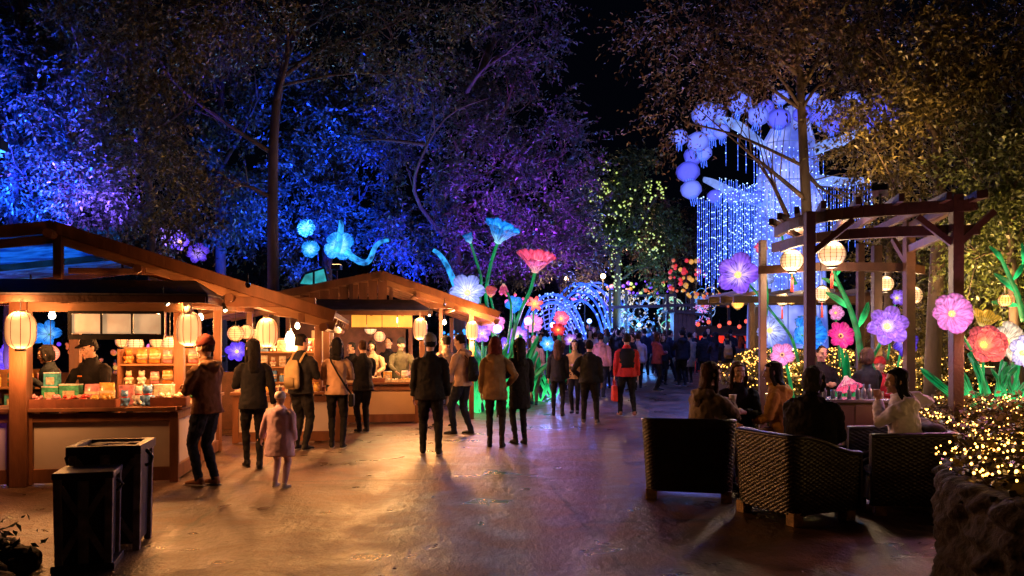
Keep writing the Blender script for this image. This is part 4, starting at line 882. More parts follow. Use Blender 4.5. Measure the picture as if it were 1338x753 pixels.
hedge(8.3, 13.0, 14.0, 1.4, 1.7, 'tall right hand', 9000, 900, .011)
hedge(5.3, 9.6, 19.5, 1.2, 1.25, 'middle, beside the far strollers', 8000, 1200, .013)
hedge(9.8, 15.0, 19.0, 1.2, 1.6, 'rear, behind the purple flower,', 6000, 800, .013)
for (x, y, z, pw) in ((4.6, 14.0, 1.2, 30), (6.5, 13.8, 1.3, 40), (8.8, 13.0, 1.7, 40), (6.2, 18.6, 1.5, 40), (8.4, 18.5, 1.6, 40), (6.3, 9.2, 1.35, 26), (8.2, 9.6, 1.5, 30), (3.9, 5.6, 1.15, 4), (4.7, 6.4, 1.2, 9), (4.4, 4.6, 1.2, 6)):  # invented lamps whose light stands in for the tiny bulbs' glow
    t = thing('garden_globe', 'small glowing garden globe lamp %s' % {4.6: 'left of the first pergola post', 6.5: 'in the middle of the low hedge', 8.8: 'at the tall right hand hedge', 6.2: 'by the strollers', 8.4: 'behind the strollers at the middle hedge', 6.3: 'of the raised bed, left', 8.2: 'of the raised bed, far right', 3.9: 'at the rim of the stone planter', 4.7: 'at the back of the stone planter', 4.4: 'at the near side of the stone planter'}[x], 'garden lamp', (x, y, z))
    MB().ball((0, 0, 0), .02, 12, 8).build('globe', BLB, t, smooth=True); MB().tube([(0, 0, -.05), (0, 0, -.5)], .008, 6).build('stake', BLACKP, t)
    lamp('POINT', (0, -.06, .07), (1, .55, .16), pw, .05, parent=t)
# ---------------------------------------------------------------- pergolas
PW = mat('pergola_wood', (.055, .021, .012), .55, .35, 5, .3, 30)
pg = thing('pergola', 'dark red brown timber pergola with curved beams hung with round lanterns', 'pergola', (5, 11.5, 0))
o_ = Vector((5, 11.5, 0))
def pl(pts, w_, h, nm, t=pg, o=o_):
    m = MB(); q = [Vector(p) - o for p in pts]
    ref = (0, 0, 1); m.tube(q, [(h / 2 * 1.2, w_ / 2 * 1.2)] * len(q), 4, xref=None) if False else [m.bar(a, b, w_, h) for a, b in zip(q, q[1:])]
    return m.build(nm, PW, t)
posts = [(3.66, 10.35, .115, 3.28), (5.17, 9.8, .125, 3.4), (5.66, 12.0, .13, 3.4), (6.15, 14.2, .14, 3.3), (5.75, 13.9, .11, 3.3), (3.75, 12.6, .1, 3.2)]
for (x, y, s, h) in posts: MB().box((x - 5, y - 11.5, h / 2), (s, s, h)).build('post', PW, pg, bevel=.008)
def arc(cx_, cy_, r, a0, a1, z, n=14): return [(cx_ + r * math.cos(R(a)), cy_ + r * math.sin(R(a)), z) for a in np.linspace(a0, a1, n)]
def smooth_path(pts, n=20):
    p = np.array(pts, float); t = np.linspace(0, 1, len(p)); tt = np.linspace(0, 1, n)
    k = np.column_stack([np.interp(tt, t, p[:, i]) for i in range(3)])
    for _ in range(3): k[1:-1] = (k[:-2] + 2 * k[1:-1] + k[2:]) / 4
    return [tuple(q) for q in k]
front = [(3.68, 11.7), (3.6, 10.9), (3.85, 10.2), (4.5, 9.9), (5.3, 9.74), (5.34, 9.75), (5.36, 9.76)]
pl(smooth_path([(x, y, 3.2 + .015 * i) for i, (x, y) in enumerate(front)]), .07, .14, 'ring_beam')
pl(smooth_path([(x + .12, y + .14, 3.0) for i, (x, y) in enumerate(front)]), .06, .12, 'ring_beam')
pl(smooth_path([(4.1, 13.2, 3.15), (4.2, 12, 3.15), (4.7, 11.4, 3.15), (5.3, 11.2, 3.15), (5.9, 11.3, 3.15)]), .07, .14, 'ring_beam')
pl(smooth_path([(3.7, 12.6, 2.75), (4.4, 11.9, 2.75), (5.66, 12.1, 2.75), (6.15, 12.6, 2.75)]), .06, .12, 'ring_beam')
pl([(5.5, 13.9, 2.9), (6.4, 14.2, 2.9)], .06, .12, 'cross_rail'); pl([(5.17, 9.8, 3.0), (5.66, 12.0, 3.0)], .06, .1, 'cross_rail')
rr = random.Random(11)
for k in range(11):
    f = k / 10; x, y = np.interp(f * 6, range(7), [p[0] for p in front]), np.interp(f * 6, range(7), [p[1] for p in front])
    a = Vector((x, y, 3.31 + .004 * k)); b = Vector((5.3 + (x - 4.6) * .8 + rr.uniform(-.2, .2), 13.0 + rr.uniform(-.2, .3), 3.28 + .004 * k)); a -= (b - a).normalized() * .3
    m = MB(); m.bar(a - o_, b - o_, .06, .09); m.build('rafter', PW, pg)
for (a, b) in (((3.66, 10.35, 2.75), (4.1, 10.1, 3.15)), ((5.17, 9.8, 2.8), (5.6, 9.78, 3.2)), ((5.17, 9.82, 2.8), (4.75, 9.87, 3.15)), ((5.66, 12, 2.75), (5.66, 12.5, 3.2))): pl([a, b], .06, .07, 'brace')
p2 = thing('pergola', 'farther low timber pergola beyond the strollers, hung with small lanterns', 'pergola', (7, 20, 0)); o2 = Vector((7, 20, 0))
for (x, y) in ((5.6, 19.7), (6.05, 20.9), (7.4, 17.6), (8.8, 17.6), (9.2, 20.5)): MB().box((x - 7, y - 20, 1.35), (.13, .13, 2.7)).build('post', PW, p2, bevel=.008)
for (y, z) in ((17.5, 2.55), (18.6, 2.6), (19.7, 2.65), (20.9, 2.65)): pl([(4.6, y, z), (10.2, y, z)], .08, .14, 'beam', p2, o2)
for k in range(12): pl([(4.8 + k * .46, 17.2, 2.72), (4.9 + k * .46, 21.2, 2.76)], .07, .08, 'rafter', p2, o2)
rg = 'round paper lanterns hanging from the pergolas'
def rl(px, py, d, Y, label, shell=LSHR, top=None, col=(1, .68, .38), power=26, tas=False):
    return lantern(P(px, py, Y), d, d * .94, shell, label, rg, top=top, tassel=tas, power=power, col=col, round_=True, ribs=14)
rl(1087, 332, .36, 11.4, 'largest round ivory lantern with a red tassel, right of the first pergola post', top=3.3, tas=True, power=70)
rl(1035, 341, .33, 12.2, 'round ivory lantern with a red tassel, left of the first pergola post', top=3.2, tas=True, power=70)
rl(1074, 384, .30, 15.5, 'round ivory lantern half hidden low behind the first pergola post', top=3.1, tas=True, power=20)
rl(1157, 371, .28, 14.6, 'small ivory lantern half hidden behind the twin posts of the pergola', top=3.2, power=20)
rl(1193, 386, .30, 13.8, 'round ivory lantern behind the middle post of the pergola', top=3.2, power=20)
rl(1022, 391, .30, 18.6, 'small yellow white lantern above the hanging white flower', top=2.6, power=20, tas=True)
rl(1034, 393, .2, 19.6, 'tiny pale yellow lantern beside the small yellow white lantern', shell=LSHY, top=2.6, power=0)
rl(964, 396, .27, 18.6, 'amber yellow lantern at the left end of the far pergola', shell=LSHY, top=2.6, col=(1, .55, .1), power=20)
rl(989, 391, .30, 19.7, 'pale blue round lantern of the far pergola', shell=LSHBL, top=2.6, col=(.3, .6, 1), power=14)
for k, (px, py) in enumerate(((912, 424), (926, 421), (940, 426), (953, 422), (966, 427), (975, 420))):
    lantern(P(px, py, 33 + k * .3), .17, .18, LSHRED, 'tiny red lantern, %s of six before the red kiosk' % ['first', 'second', 'third', 'fourth', 'fifth', 'last'][k], 'red lanterns of the far kiosk', power=0, round_=True, ribs=6)
rl(1313, 393, .16, 10.6, 'tiny yellow lantern among the bushes at the right edge', shell=LSHY, top=2.4, power=16, col=(1, .55, .15))
# ---------------------------------------------------------------- lantern flowers
def petmat(name, c_in, c_out, st=1.0):
    if name in _m: return _m[name]
    m, nt, b = _new(name); L = nt.links; N = nt.nodes
    b.inputs['Base Color'].default_value = (*[min(.25, c * .2 + .01) for c in c_out], 1); b.inputs['Roughness'].default_value = .45
    tc = N.new('ShaderNodeTexCoord'); sx = N.new('ShaderNodeSeparateXYZ'); L.new(tc.outputs['Object'], sx.inputs[0])
    ln = N.new('ShaderNodeVectorMath'); ln.operation = 'LENGTH'; L.new(tc.outputs['Object'], ln.inputs[0])
    cr = N.new('ShaderNodeValToRGB'); cr.color_ramp.elements[0].color = (*c_in, 1); cr.color_ramp.elements[0].position = .12; cr.color_ramp.elements[1].color = (*c_out, 1); cr.color_ramp.elements[1].position = .62
    L.new(ln.outputs['Value'], cr.inputs[0]); L.new(cr.outputs[0], b.inputs['Emission Color'])
    # printed veins fan out from the petal base
    at_ = N.new('ShaderNodeMath'); at_.operation = 'ARCTAN2'; L.new(sx.outputs[0], at_.inputs[0]); L.new(sx.outputs[1], at_.inputs[1])
    mu = N.new('ShaderNodeMath'); mu.operation = 'MULTIPLY'; mu.inputs[1].default_value = 26; L.new(at_.outputs[0], mu.inputs[0])
    sn = N.new('ShaderNodeMath'); sn.operation = 'SINE'; L.new(mu.outputs[0], sn.inputs[0])
    n = N.new('ShaderNodeTexNoise'); n.inputs['Scale'].default_value = 2.6; L.new(tc.outputs['Object'], n.inputs[0])
    ad = N.new('ShaderNodeMath'); ad.operation = 'MULTIPLY_ADD'; ad.inputs[1].default_value = .24; L.new(sn.outputs[0], ad.inputs[0]); 
    mr = N.new('ShaderNodeMapRange'); mr.inputs[1].default_value = .3; mr.inputs[2].default_value = .7; mr.inputs[3].default_value = .22; mr.inputs[4].default_value = 1.0; L.new(n.outputs[0], mr.inputs[0])
    L.new(mr.outputs[0], ad.inputs[2])
    hs = N.new('ShaderNodeMapRange'); hs.inputs[1].default_value = .05; hs.inputs[2].default_value = .95; hs.inputs[3].default_value = 1.9; hs.inputs[4].default_value = .6; L.new(ln.outputs['Value'], hs.inputs[0])
    m2 = N.new('ShaderNodeMath'); m2.operation = 'MULTIPLY'; m2.inputs[1].default_value = st; L.new(ad.outputs[0], m2.inputs[0]); m3 = N.new('ShaderNodeMath'); m3.operation = 'MULTIPLY'; L.new(hs.outputs[0], m3.inputs[0]); L.new(m2.outputs[0], m3.inputs[1]); L.new(m3.outputs[0], b.inputs['Emission Strength'])
    _m[name] = m; return m
PC = {}
def pet_mesh(openness, width, curl, seed, m):
    """unit petal: runs along +Y from the origin, cups upward (+Z)"""
    k = (openness, width, curl, seed, m.name)
    if k in PC: return PC[k]
    nu, nv = 12, 10; V = []; rr_ = random.Random(seed)
    w1, w2 = rr_.uniform(.03, .07), rr_.uniform(0, 6)
    for side in (0, -.018):
        for i in range(nu + 1):
            u = i / nu; wd = width * 1.22 * max(.16, (1 - abs((u - .56) / .462) ** 2.6) if abs((u - .56) / .462) < 1 else 0) ** .6 * (1 if u < .99 else .8)
            el = R(openness) * (1 - u * curl); y = 0; z = 0
            # integrate the spine
            for q in range(i):
                e = R(openness) * (1 - (q / nu) * curl); y += math.cos(e) / nu; z += math.sin(e) / nu
            for j in range(nv + 1):
                v = -1 + 2 * j / nv; x = v * wd / 2
                cup_ = .22 * v * v * wd + w1 * math.sin(u * 9 + v * 4 + w2) * u
                V.append((x, y - cup_ * math.sin(el), z + cup_ * math.cos(el) + side))
    n1 = nv + 1; o = (nu + 1) * n1; F = []
    for i in range(nu):
        for j in range(nv):
            a = i * n1 + j; F.append((a, a + 1, a + n1 + 1, a + n1)); F.append((o + a, o + a + n1, o + a + n1 + 1, o + a + 1))
    for j in range(nv): F.append((j, o + j, o + j + 1, j + 1)); a = nu * n1 + j; F.append((a, a + 1, o + a + 1, o + a))
    for i in range(nu): a = i * n1; F.append((a, a + n1, o + a + n1, o + a)); a = i * n1 + nv; F.append((a, o + a, o + a + n1, a + n1))
    me = bpy.data.meshes.new('petal'); me.from_pydata(V, [], F); me.materials.append(m); me.polygons.foreach_set('use_smooth', [True] * len(F)); PC[k] = me; return me
STEM = em('glowing_green_stem', (.0, .55, .13), .28, base=(.01, .12, .04), var=.9, vscale=5)
STEMB = em('glowing_teal_stem', (.0, .45, .55), .5, base=(.02, .2, .25), var=.7, vscale=3)
LEAFG = petmat('lantern_leaf', (.05, .95, .25), (.0, .36, .09), 1.15)
DARKC = mat('dark_flower_centre', (.05, .01, .03), .6)
YC = em('yellow_centre', (1, .62, .12), 1.3, base=(.6, .4, .1), var=.4, vscale=30)
COL = {
 'purple': ((.85, .62, 1), (.26, .10, .85)), 'lilac': ((1, .85, .9), (.42, .16, .85)), 'pink': ((1, .22, .42), (.85, .30, .68)), 'magenta': ((1, .10, .30), (.75, .02, .30)),
 'blue': ((.10, .45, 1), (.02, .30, .95)), 'coral': ((1, .60, .15), (.98, .15, .16)), 'white': ((1, .9, .85), (.55, .50, .85)), 'orange': ((1, .8, .5), (1, .42, .10)),
 'rose': ((1, .55, .42), (1, .11, .28)), 'cyan': ((.35, .8, 1), (.01, .26, .85)), 'red': ((1, .25, .1), (.9, .02, .03)), 'paleblue': ((.9, .9, 1), (.30, .38, .95)), 'violet': ((.5, .3, 1), (.14, .06, .9)), 'yellow': ((1, .9, .4), (1, .55, .05)), 'cream': ((1, .7, .4), (.95, .78, .6))}
def flower(px, py, Y, diam, col, label, face=(0, -1, .2), n=5, openness=32, width=.62, curl=.5, centre='yellow', st=.95, stem=None, layers=1, light=0, name='flower_lantern', leaves=(), roll=None, cat='lantern flower', group=None, sr=.03, smat=None):
    c = P(px, py, Y); rr_ = random.Random(int(px * 7 + py)); t = thing(name, label, cat, c, 0, group)
    f = Vector(face).normalized(); z = f; x = Vector((0, 0, 1)).cross(z); x = x.normalized() if x.length > .1 else Vector((1, 0, 0)); y = z.cross(x)
    M3 = Matrix((x, y, z)).transposed().to_4x4(); cin, cout = COL[col]; pm = petmat('petal_%s_%d' % (col, int(st * 10)), cin, cout, st)
    r0 = roll if roll is not None else rr_.uniform(0, 6)
    for ly in range(layers):
        for k in range(n):
            a = r0 + 2 * math.pi * (k + ly * .5) / n; op = openness + ly * 22
            o = bpy.data.objects.new('petal', pet_mesh(op, width, curl, k % 3, pm)); C.objects.link(o); o.parent = t
            s = diam / 2 * (1 - .28 * ly) * rr_.uniform(.93, 1.05) / max(.5, math.cos(R(op * (1 - curl * .5))))
            o.matrix_local = M3 @ Matrix.Rotation(a, 4, 'Z') @ Matrix.Translation((0, diam * .03, .01 * ly)) @ Matrix.Scale(s, 4)
    if centre:
        m = MB(); q = M3 @ Vector((0, 0, diam * .05)); m.ball(q, diam * .07, 10, 8); cm = DARKC if centre == 'dark' else YC; cc_ = m.build('flower_centre', cm, t, smooth=True)
        m = MB()
        for k in range(12):
            a = 2 * math.pi * k / 12; m.tube([M3 @ Vector((0, 0, .03 * diam)), M3 @ Vector((math.cos(a) * diam * .09, math.sin(a) * diam * .09, diam * .12))], [diam * .006, diam * .012], 5)
        m.build('stamen', YC, t)
    sm = smat or STEM
    if stem:
        pts = [P(a, b, yy) - c for a, b, yy in stem]; pts = [M3 @ Vector((0, 0, -.01))] + pts
        # catmull smoothing
        q = smooth_path(pts, max(10, len(pts) * 5)); m = MB(); m.tube([Vector(p) for p in q], [sr * .75 * (1 + .3 * i / len(q)) for i in range(len(q))], 8); m.build('stem', sm, t, smooth=True)
    for (a, b, yy, L_, ang, wd, yaw) in leaves: leafblade(t, P(a, b, yy) - c, L_, ang, wd, yaw)
    if light:
        light *= .7; lc = tuple(max(.04, .35 * a + .65 * b) for a, b in zip(cin, cout)); lamp('POINT', M3 @ Vector((0, 0, diam * .9)) + Vector((0, 0, -diam * .3)), lc, light, diam * .2, parent=t)
    return t
LB = {}
def leafblade(t, base, L_, ang, wd, yaw=0, m=None):
    """long blade leaf: ang = lean from vertical in the picture plane (deg, + right)"""
    m = m or LEAFG; me = pet_mesh(82, wd * .62, .28, 1, m)
    o = bpy.data.objects.new('leaf', me); C.objects.link(o); o.parent = t
    o.matrix_local = Matrix.Translation(base) @ Matrix.Rotation(R(ang), 4, 'Y') @ Matrix.Rotation(R(yaw), 4, 'Z') @ Matrix.Scale(L_, 4)
    return o
def leaf_clump(px, Y, n, L_, label, spread=35, wd=.16, seed=0, basez=None):
    b = GX(px, Y); t = thing('leaf_lantern', label, 'lantern leaves', (b.x, b.y, basez if basez is not None else b.z)); rr_ = random.Random(seed + int(px))
    for k in range(n): leafblade(t, Vector((rr_.uniform(-.12, .12), rr_.uniform(-.1, .1), 0)), L_ * rr_.uniform(.6, 1.1), -spread + 2 * spread * k / max(1, n - 1) + rr_.uniform(-6, 6), wd, rr_.uniform(-40, 40) + 180 * (k % 2))
    return t
# right group
flower(965, 360, 16, .78, 'purple', 'big violet four petalled lantern flower glowing left of the first pergola post', (-.45, -1, .1), 5, 30, .72, .5, stem=((985, 378, 16), (1010, 410, 15.6), (1035, 440, 15.2), (1045, 480, 15), (1048, 520, 15)), light=60)
flower(1158, 428, 11.6, .54, 'lilac', 'lilac lantern flower with yellow centre between the first two right posts', (-.2, -1, .25), 6, 28, .62, .5, layers=2, stem=((1150, 450, 11.8), (1135, 475, 12), (1130, 520, 12)), light=40)
flower(1242, 411, 9.55, .44, 'pink', 'round pink lantern flower with golden centre in front of the near pergola post', (-.15, -1, .15), 7, 24, .78, .5, stem=((1252, 428, 9.7), (1268, 455, 9.9), (1282, 485, 10), (1290, 520, 10)), light=40, sr=.018)
flower(1097, 440, 12.4, .40, 'magenta', 'small deep magenta lantern flower with a dark centre', (.1, -1, .3), 7, 22, .6, .6, centre='dark', stem=((1100, 460, 12.5), (1106, 500, 12.6), (1108, 530, 12.6)), light=15)
flower(1048, 438, 11.4, .50, 'blue', 'blue lantern flower half hidden by the first pergola post', (.3, -1, .2), 5, 40, .8, .4, centre=None, st=.9, stem=((1056, 470, 11.5), (1060, 520, 11.6)), light=25)
flower(1022, 464, 13, .36, 'pink', 'pink lantern flower low down left of the first pergola post', (-.3, -1, .1), 5, 22, .75, .5, centre='dark', stem=((1030, 485, 13.1), (1036, 520, 13.2)), light=15)
flower(1283, 452, 10, .46, 'coral', 'coral red lantern flower with glowing yellow heart in the raised bed', (-.1, -1, .25), 6, 34, .78, .45, layers=2, stem=((1285, 480, 10.2), (1284, 520, 10.3)), light=40, sr=.02)
flower(1312, 448, 10.5, .48, 'cream', 'cream and orange lantern flower overlapping the coral one', (.2, -1, .2), 6, 30, .8, .5, st=.9, stem=((1308, 480, 10.5), (1300, 520, 10.5)), light=30, sr=.02)
flower(1334, 462, 10.1, .42, 'white', 'white lantern flower cut by the right edge of the picture', (.1, -1, .2), 6, 30, .8, .5, centre='yellow', st=1.2, stem=((1330, 490, 10.2), (1318, 522, 10.3)), light=20, sr=.02)
flower(1283, 430, 10.7, .34, 'yellow', 'yellow petals rising behind the coral lantern flower', (0, -.6, 1), 5, 60, .5, .3, centre=None, st=.8)
flower(1105, 492, 11.2, .34, 'rose', 'drooping coral pink bell lantern low between the posts', (.1, -.5, -1), 6, 55, .6, .3, centre=None, st=.9, light=12)
flower(1171, 390, 13.2, .26, 'purple', 'small purple lantern flower behind the lilac one', (.1, -1, .2), 6, 30, .6, .5, stem=((1166, 420, 13.3), (1160, 470, 13.4)), sr=.02)
flower(993, 326, 17, .26, 'rose', 'tiny rose lantern flower on a tall stem above the far pergola', (0, -1, .5), 6, 30, .6, .5, stem=((1000, 350, 17), (1004, 390, 17), (998, 450, 17)), sr=.02)
flower(1004, 432, 17, .62, 'paleblue', 'large pale white blue lantern flower hanging inside the far pergola', (.2, -1, 0), 5, 30, .75, .5, stem=((1010, 470, 17.1), (1014, 500, 17.2)), light=25)
flower(997, 361, 18, .42, 'paleblue', 'small pale lantern flower against the glowing trunk', (.2, -1, 0), 5, 30, .75, .5)
flower(1091, 409, 14.5, .26, 'pink', 'small pale pink lantern flower behind the magenta one', (.1, -1, 0), 6, 30, .7, .5, st=1.2, stem=((1094, 430, 14.5), (1098, 480, 14.5)), sr=.02)
flower(1180, 447, 12.2, .40, 'violet', 'deep violet lantern flower just below the lilac one', (.2, -1, -.2), 6, 25, .6, .6, st=.9, stem=((1175, 470, 12.3), (1168, 510, 12.3)), sr=.02)
flower(1077, 300, 15.5, .3, 'cyan', 'tiny pale blue lantern flower under the pergola beams', (0, -1, 0), 5, 35, .7, .5, centre=None, st=.8) if False else None
leaf_clump(1120, 12.6, 7, 1.55, 'tallest bright green lantern leaves between the first two right posts', 22, .12, 1)
leaf_clump(1142, 12.9, 6, 1.2, 'bright green lantern leaves beside the lilac flower', 30, .14, 2)
leaf_clump(1098, 13.0, 5, .9, 'short green lantern leaves under the magenta flower', 40, .15, 3)
leaf_clump(1036, 13.3, 6, .8, 'green lantern leaves under the low pink flower', 40, .15, 4)
leaf_clump(1290, 10.35, 9, .78, 'fan of green lantern leaves below the coral flower', 50, .15, 5, basez=.8)
leaf_clump(1322, 10.2, 8, .74, 'fan of green lantern leaves at the right edge', 55, .15, 6, basez=.85)
leaf_clump(1262, 10.4, 4, .55, 'small green lantern leaves right of the near pergola post', 30, .14, 7, basez=.75)
leaf_clump(1170, 14.0, 5, .6, 'low green lantern leaves by the middle post', 50, .16, 8)
def green_branch(pts, label, r=.03, leaves_=(), sm=None):
    c = P(*pts[0]); t = thing('branch_lantern', label, 'lantern branch', c)
    q = smooth_path([P(*p) - c for p in pts], 16); MB().tube([Vector(p) for p in q], [r * (1.2 - .7 * i / 16) for i in range(16)], 8).build('stem', sm or STEM, t, smooth=True)
    for (a, b, yy, L_, ang) in leaves_: leafblade(t, P(a, b, yy) - c, L_, ang, .26)
    return t
green_branch(((1126, 470, 12.6), (1120, 430, 12.6), (1108, 395, 12.6), (1095, 370, 12.6), (1088, 352, 12.6)), 'leafy glowing green branch climbing between the posts', .045, ((1120, 430, 12.6, .5, 30), (1112, 405, 12.6, .45, -50), (1098, 375, 12.6, .3, -60), (1092, 362, 12.6, .3, 30)))
green_branch(((1338, 420, 11), (1330, 385, 11), (1318, 360, 11), (1305, 330, 11)), 'glowing green branch at the right edge', .035, ((1330, 385, 11, .4, -40), (1322, 368, 11, .35, 40), (1312, 345, 11, .3, -30), (1334, 400, 11, .35, -80), (1336, 345, 11, .3, 10)))
green_branch(((1040, 372, 16.5), (1028, 345, 16.5), (1022, 310, 16.5), (1020, 290, 16.5)), 'thin dark green glowing branch left of the ivory lanterns', .03)
# left middle group
flower(650, 318, 21, .95, 'cyan', 'tall blue cup shaped lantern flower above the second stall roof', (.35, -.35, 1), 6, 60, .66, .55, centre=None, st=1.1, stem=((641, 345, 21), (634, 385, 21), (640, 420, 21), (652, 470, 21)), light=120, sr=.05)
flower(699, 356, 20, .92, 'rose', 'big rose red tulip like lantern flower', (.12, -.42, 1), 6, 56, .72, .5, stem=((694, 378, 20), (682, 402, 20), (672, 430, 20), (664, 480, 20)), light=70, sr=.05)
flower(611, 384, 19, .82, 'paleblue', 'wide pale blue white lantern flower behind the second stall roof edge', (-.1, -1, .35), 6, 24, .62, .6, stem=((618, 420, 19.2), (622, 480, 19.4)), light=90)
flower(615, 318, 20.5, .26, 'cyan', 'small closed blue bud left of the tall blue flower', (-.4, -.3, 1), 6, 70, .6, .2, centre=None, stem=((622, 340, 20.6), (630, 365, 20.7), (625, 410, 20.8)), sr=.035)
flower(658, 371, 20, .24, 'rose', 'small pink bud on a curved green stem', (0, -.4, -1), 5, 68, .6, .2, centre=None, stem=((668, 395, 20), (668, 420, 20), (660, 470, 20)), sr=.035)
flower(641, 388, 19.6, .26, 'coral', 'round coral bud lantern', (.1, -.6, .9), 6, 66, .7, .2, centre=None, st=.9, stem=((646, 410, 19.7), (650, 460, 19.8)), sr=.03)
flower(698, 398, 22, .44, 'coral', 'coral lily shaped lantern flower with pointed petals', (.2, -1, .3), 6, 30, .4, .6, stem=((696, 430, 22), (694, 480, 22)), sr=.03, light=40)
flower(733, 417, 24, .44, 'rose', 'pink white lantern flower near the blue arch', (0, -1, .2), 6, 30, .7, .5, st=1.2, stem=((732, 440, 24), (730, 470, 24)), light=30)
flower(729, 432, 23, .42, 'red', 'flat red lantern flower at head height near the blue arch', (.1, -1, .6), 6, 15, .6, .5, st=.9, stem=((730, 450, 23), (730, 480, 23)))
flower(697, 424, 23, .52, 'pink', 'pink violet lantern flower in the middle of the flower bed', (-.1, -1, .2), 6, 25, .7, .5, stem=((696, 450, 23), (694, 490, 23)), light=60)
flower(648, 424, 20.5, .46, 'pink', 'soft pink lantern flower between green stems beside the smallest barrel lantern', (-.1, -1, .1), 6, 25, .7, .5, st=.9, stem=((652, 450, 20.5), (654, 490, 20.5)), light=50)
flower(676, 440, 21.5, .5, 'lilac', 'lilac lantern flower low in the flower bed', (.1, -1, .2), 6, 25, .6, .5, stem=((676, 460, 21.5), (676, 490, 21.5)), light=40)
flower(715, 450, 22.5, .42, 'cyan', 'small blue lantern flower low in the flower bed', (.1, -1, .2), 6, 25, .6, .5, stem=((715, 465, 22.5), (715, 490, 22.5)), light=30)
flower(660, 452, 20.8, .40, 'violet', 'deep violet lantern flower low beside the tan trench coat', (.1, -1, .2), 6, 25, .6, .5, stem=((660, 470, 20.8), (660, 500, 20.8)), light=30)
flower(630, 436, 19.8, .42, 'purple', 'purple lantern flower right of the smallest barrel lantern', (.0, -1, .1), 6, 25, .6, .5, stem=((630, 460, 19.8), (630, 500, 19.8)), light=30)
flower(672, 400, 23, .5, 'blue', 'blue lantern flower behind the coral lily', (.1, -1, .3), 5, 35, .7, .5, centre=None, stem=((672, 430, 23), (674, 480, 23)), light=30)
flower(745, 445, 25, .4, 'lilac', 'pale lilac lantern flower at the end of the flower bed', (.1, -1, .2), 6, 25, .6, .5, stem=((745, 460, 25), (745, 480, 25)))
for k, (px, Y, n, L_) in enumerate(((622, 19.6, 7, 1.7), (640, 20.3, 7, 2.0), (655, 20.6, 6, 1.8), (668, 20.6, 6, 2.2), (684, 21.5, 6, 1.6), (702, 22.5, 6, 1.4), (722, 23.5, 5, 1.2), (608, 20, 5, 1.6))):
    leaf_clump(px, Y, n, L_, ['green lantern blades behind the smallest barrel lantern', 'green lantern blades left of the tall flower stems', 'green lantern blades between pink and violet flowers', 'tallest green lantern blades under the rose red flower', 'green lantern blades right of the rose red flower stem', 'green lantern blades under the pink violet flower', 'green lantern blades nearest the blue arch', 'green lantern blades beside the post of the second stall'][k], 28, .13, 20 + k)
# blue butterflies and discs glowing behind the stalls
def tubes(name, label, cat, pts_list, r, m, Y, nm='light_tube'):
    c = P(pts_list[0][0][0], pts_list[0][0][1], Y); t = thing(name, label, cat, c)
    for pts in pts_list:
        q = smooth_path([P(a, b, Y + (e[0] if e else 0)) - c for a, b, *e in pts], max(6, len(pts) * 3)); MB().tube([Vector(p) for p in q], r, 8).build(nm, m, t, smooth=True)
    return t
CY = em('cyan_tube', (.03, .38, 1), .8, base=(.02, .1, .2), var=.95, vscale=5); BLU = em('blue_tube', (.03, .16, 1), 1.4, base=(.05, .1, .5), var=.8, vscale=7)
TEAL = em('teal_fabric', (.02, .55, .62), .55, base=(.05, .3, .3), var=.7, vscale=2.5)
flower(400, 298, 24, .50, 'cyan', 'upper round blue disc flower glowing over the second stall ridge', (0, -1, .1), 8, 6, .75, .4, st=.9, light=200, centre=None)
flower(406, 326, 24.3, .50, 'cyan', 'lower round blue disc flower over the second stall ridge', (0, -1, .1), 8, 6, .75, .4, st=1.2, centre=None)
flower(444, 322, 24, .86, 'cyan', 'winged blue butterfly like lantern above the second stall', (0, -1, .1), 4, 6, .9, .4, st=1.2, centre=None, roll=.6, light=200)
green_branch(((452, 330, 24), (462, 338, 24), (476, 346, 24), (486, 340, 24), (488, 322, 24), (498, 315, 24), (508, 314, 24)), 'curling cyan light tube right of the butterfly lantern', .09, sm=CY)
green_branch(((606, 405, 23), (598, 380, 23), (586, 350, 23), (575, 332, 23), (566, 327, 23)), 'long thin cyan light horn behind the second stall roof', .09, sm=CY)
green_branch(((440, 330, 24), (444, 312, 24), (446, 295, 24), (445, 288, 24)), 'upright cyan light antenna above the butterfly lantern', .1, sm=CY)
flower(236, 317, 19, .46, 'violet', 'small violet lantern flower glowing beyond the near stall roof', (0, -1, .2), 6, 30, .6, .5, st=1.3, light=60)
flower(258, 333, 19.5, .5, 'violet', 'violet blue lantern petals just above the near stall roof edge', (.3, -1, .4), 6, 30, .6, .5, st=1.0, centre=None)
# glowing tarpaulin roofs behind the gables
def tarp(q, label, m, zl=.04):
    mb = MB(); a, b, c_, d = [Vector(v) for v in q]; nu = 16; V = []
    for s in (0, -zl):
        for i in range(nu + 1):
            for j in range(nu + 1):
                u, v = i / nu, j / nu; p = a.lerp(b, u).lerp(d.lerp(c_, u), v); p.z += -.25 * math.sin(math.pi * u) * math.sin(math.pi * v) + .04 * math.sin(u * 14 + v * 5) + .03 * math.sin(v * 19) + s; V.append(p)
    n1 = nu + 1; o = n1 * n1; F = []
    for i in range(nu):
        for j in range(nu): k = i * n1 + j; F += [(k, k + n1, k + n1 + 1, k + 1), (o + k, o + k + 1, o + k + n1 + 1, o + k + n1)]
    mb.add(V, F); t = mb.build('tarpaulin_roof', m, smooth=True); return tag(t, label, 'tarpaulin')
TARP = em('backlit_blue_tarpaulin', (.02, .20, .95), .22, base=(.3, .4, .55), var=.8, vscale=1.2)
def frame_stand(q, label, m):
    t = tarp(q, label, m)
    return t
tarp([P(-20, 330, 17), P(175, 345, 17), P(150, 296, 20.5), P(-10, 298, 20.5)], 'sagging blue lit tarpaulin seen through the near stall gable', TARP)
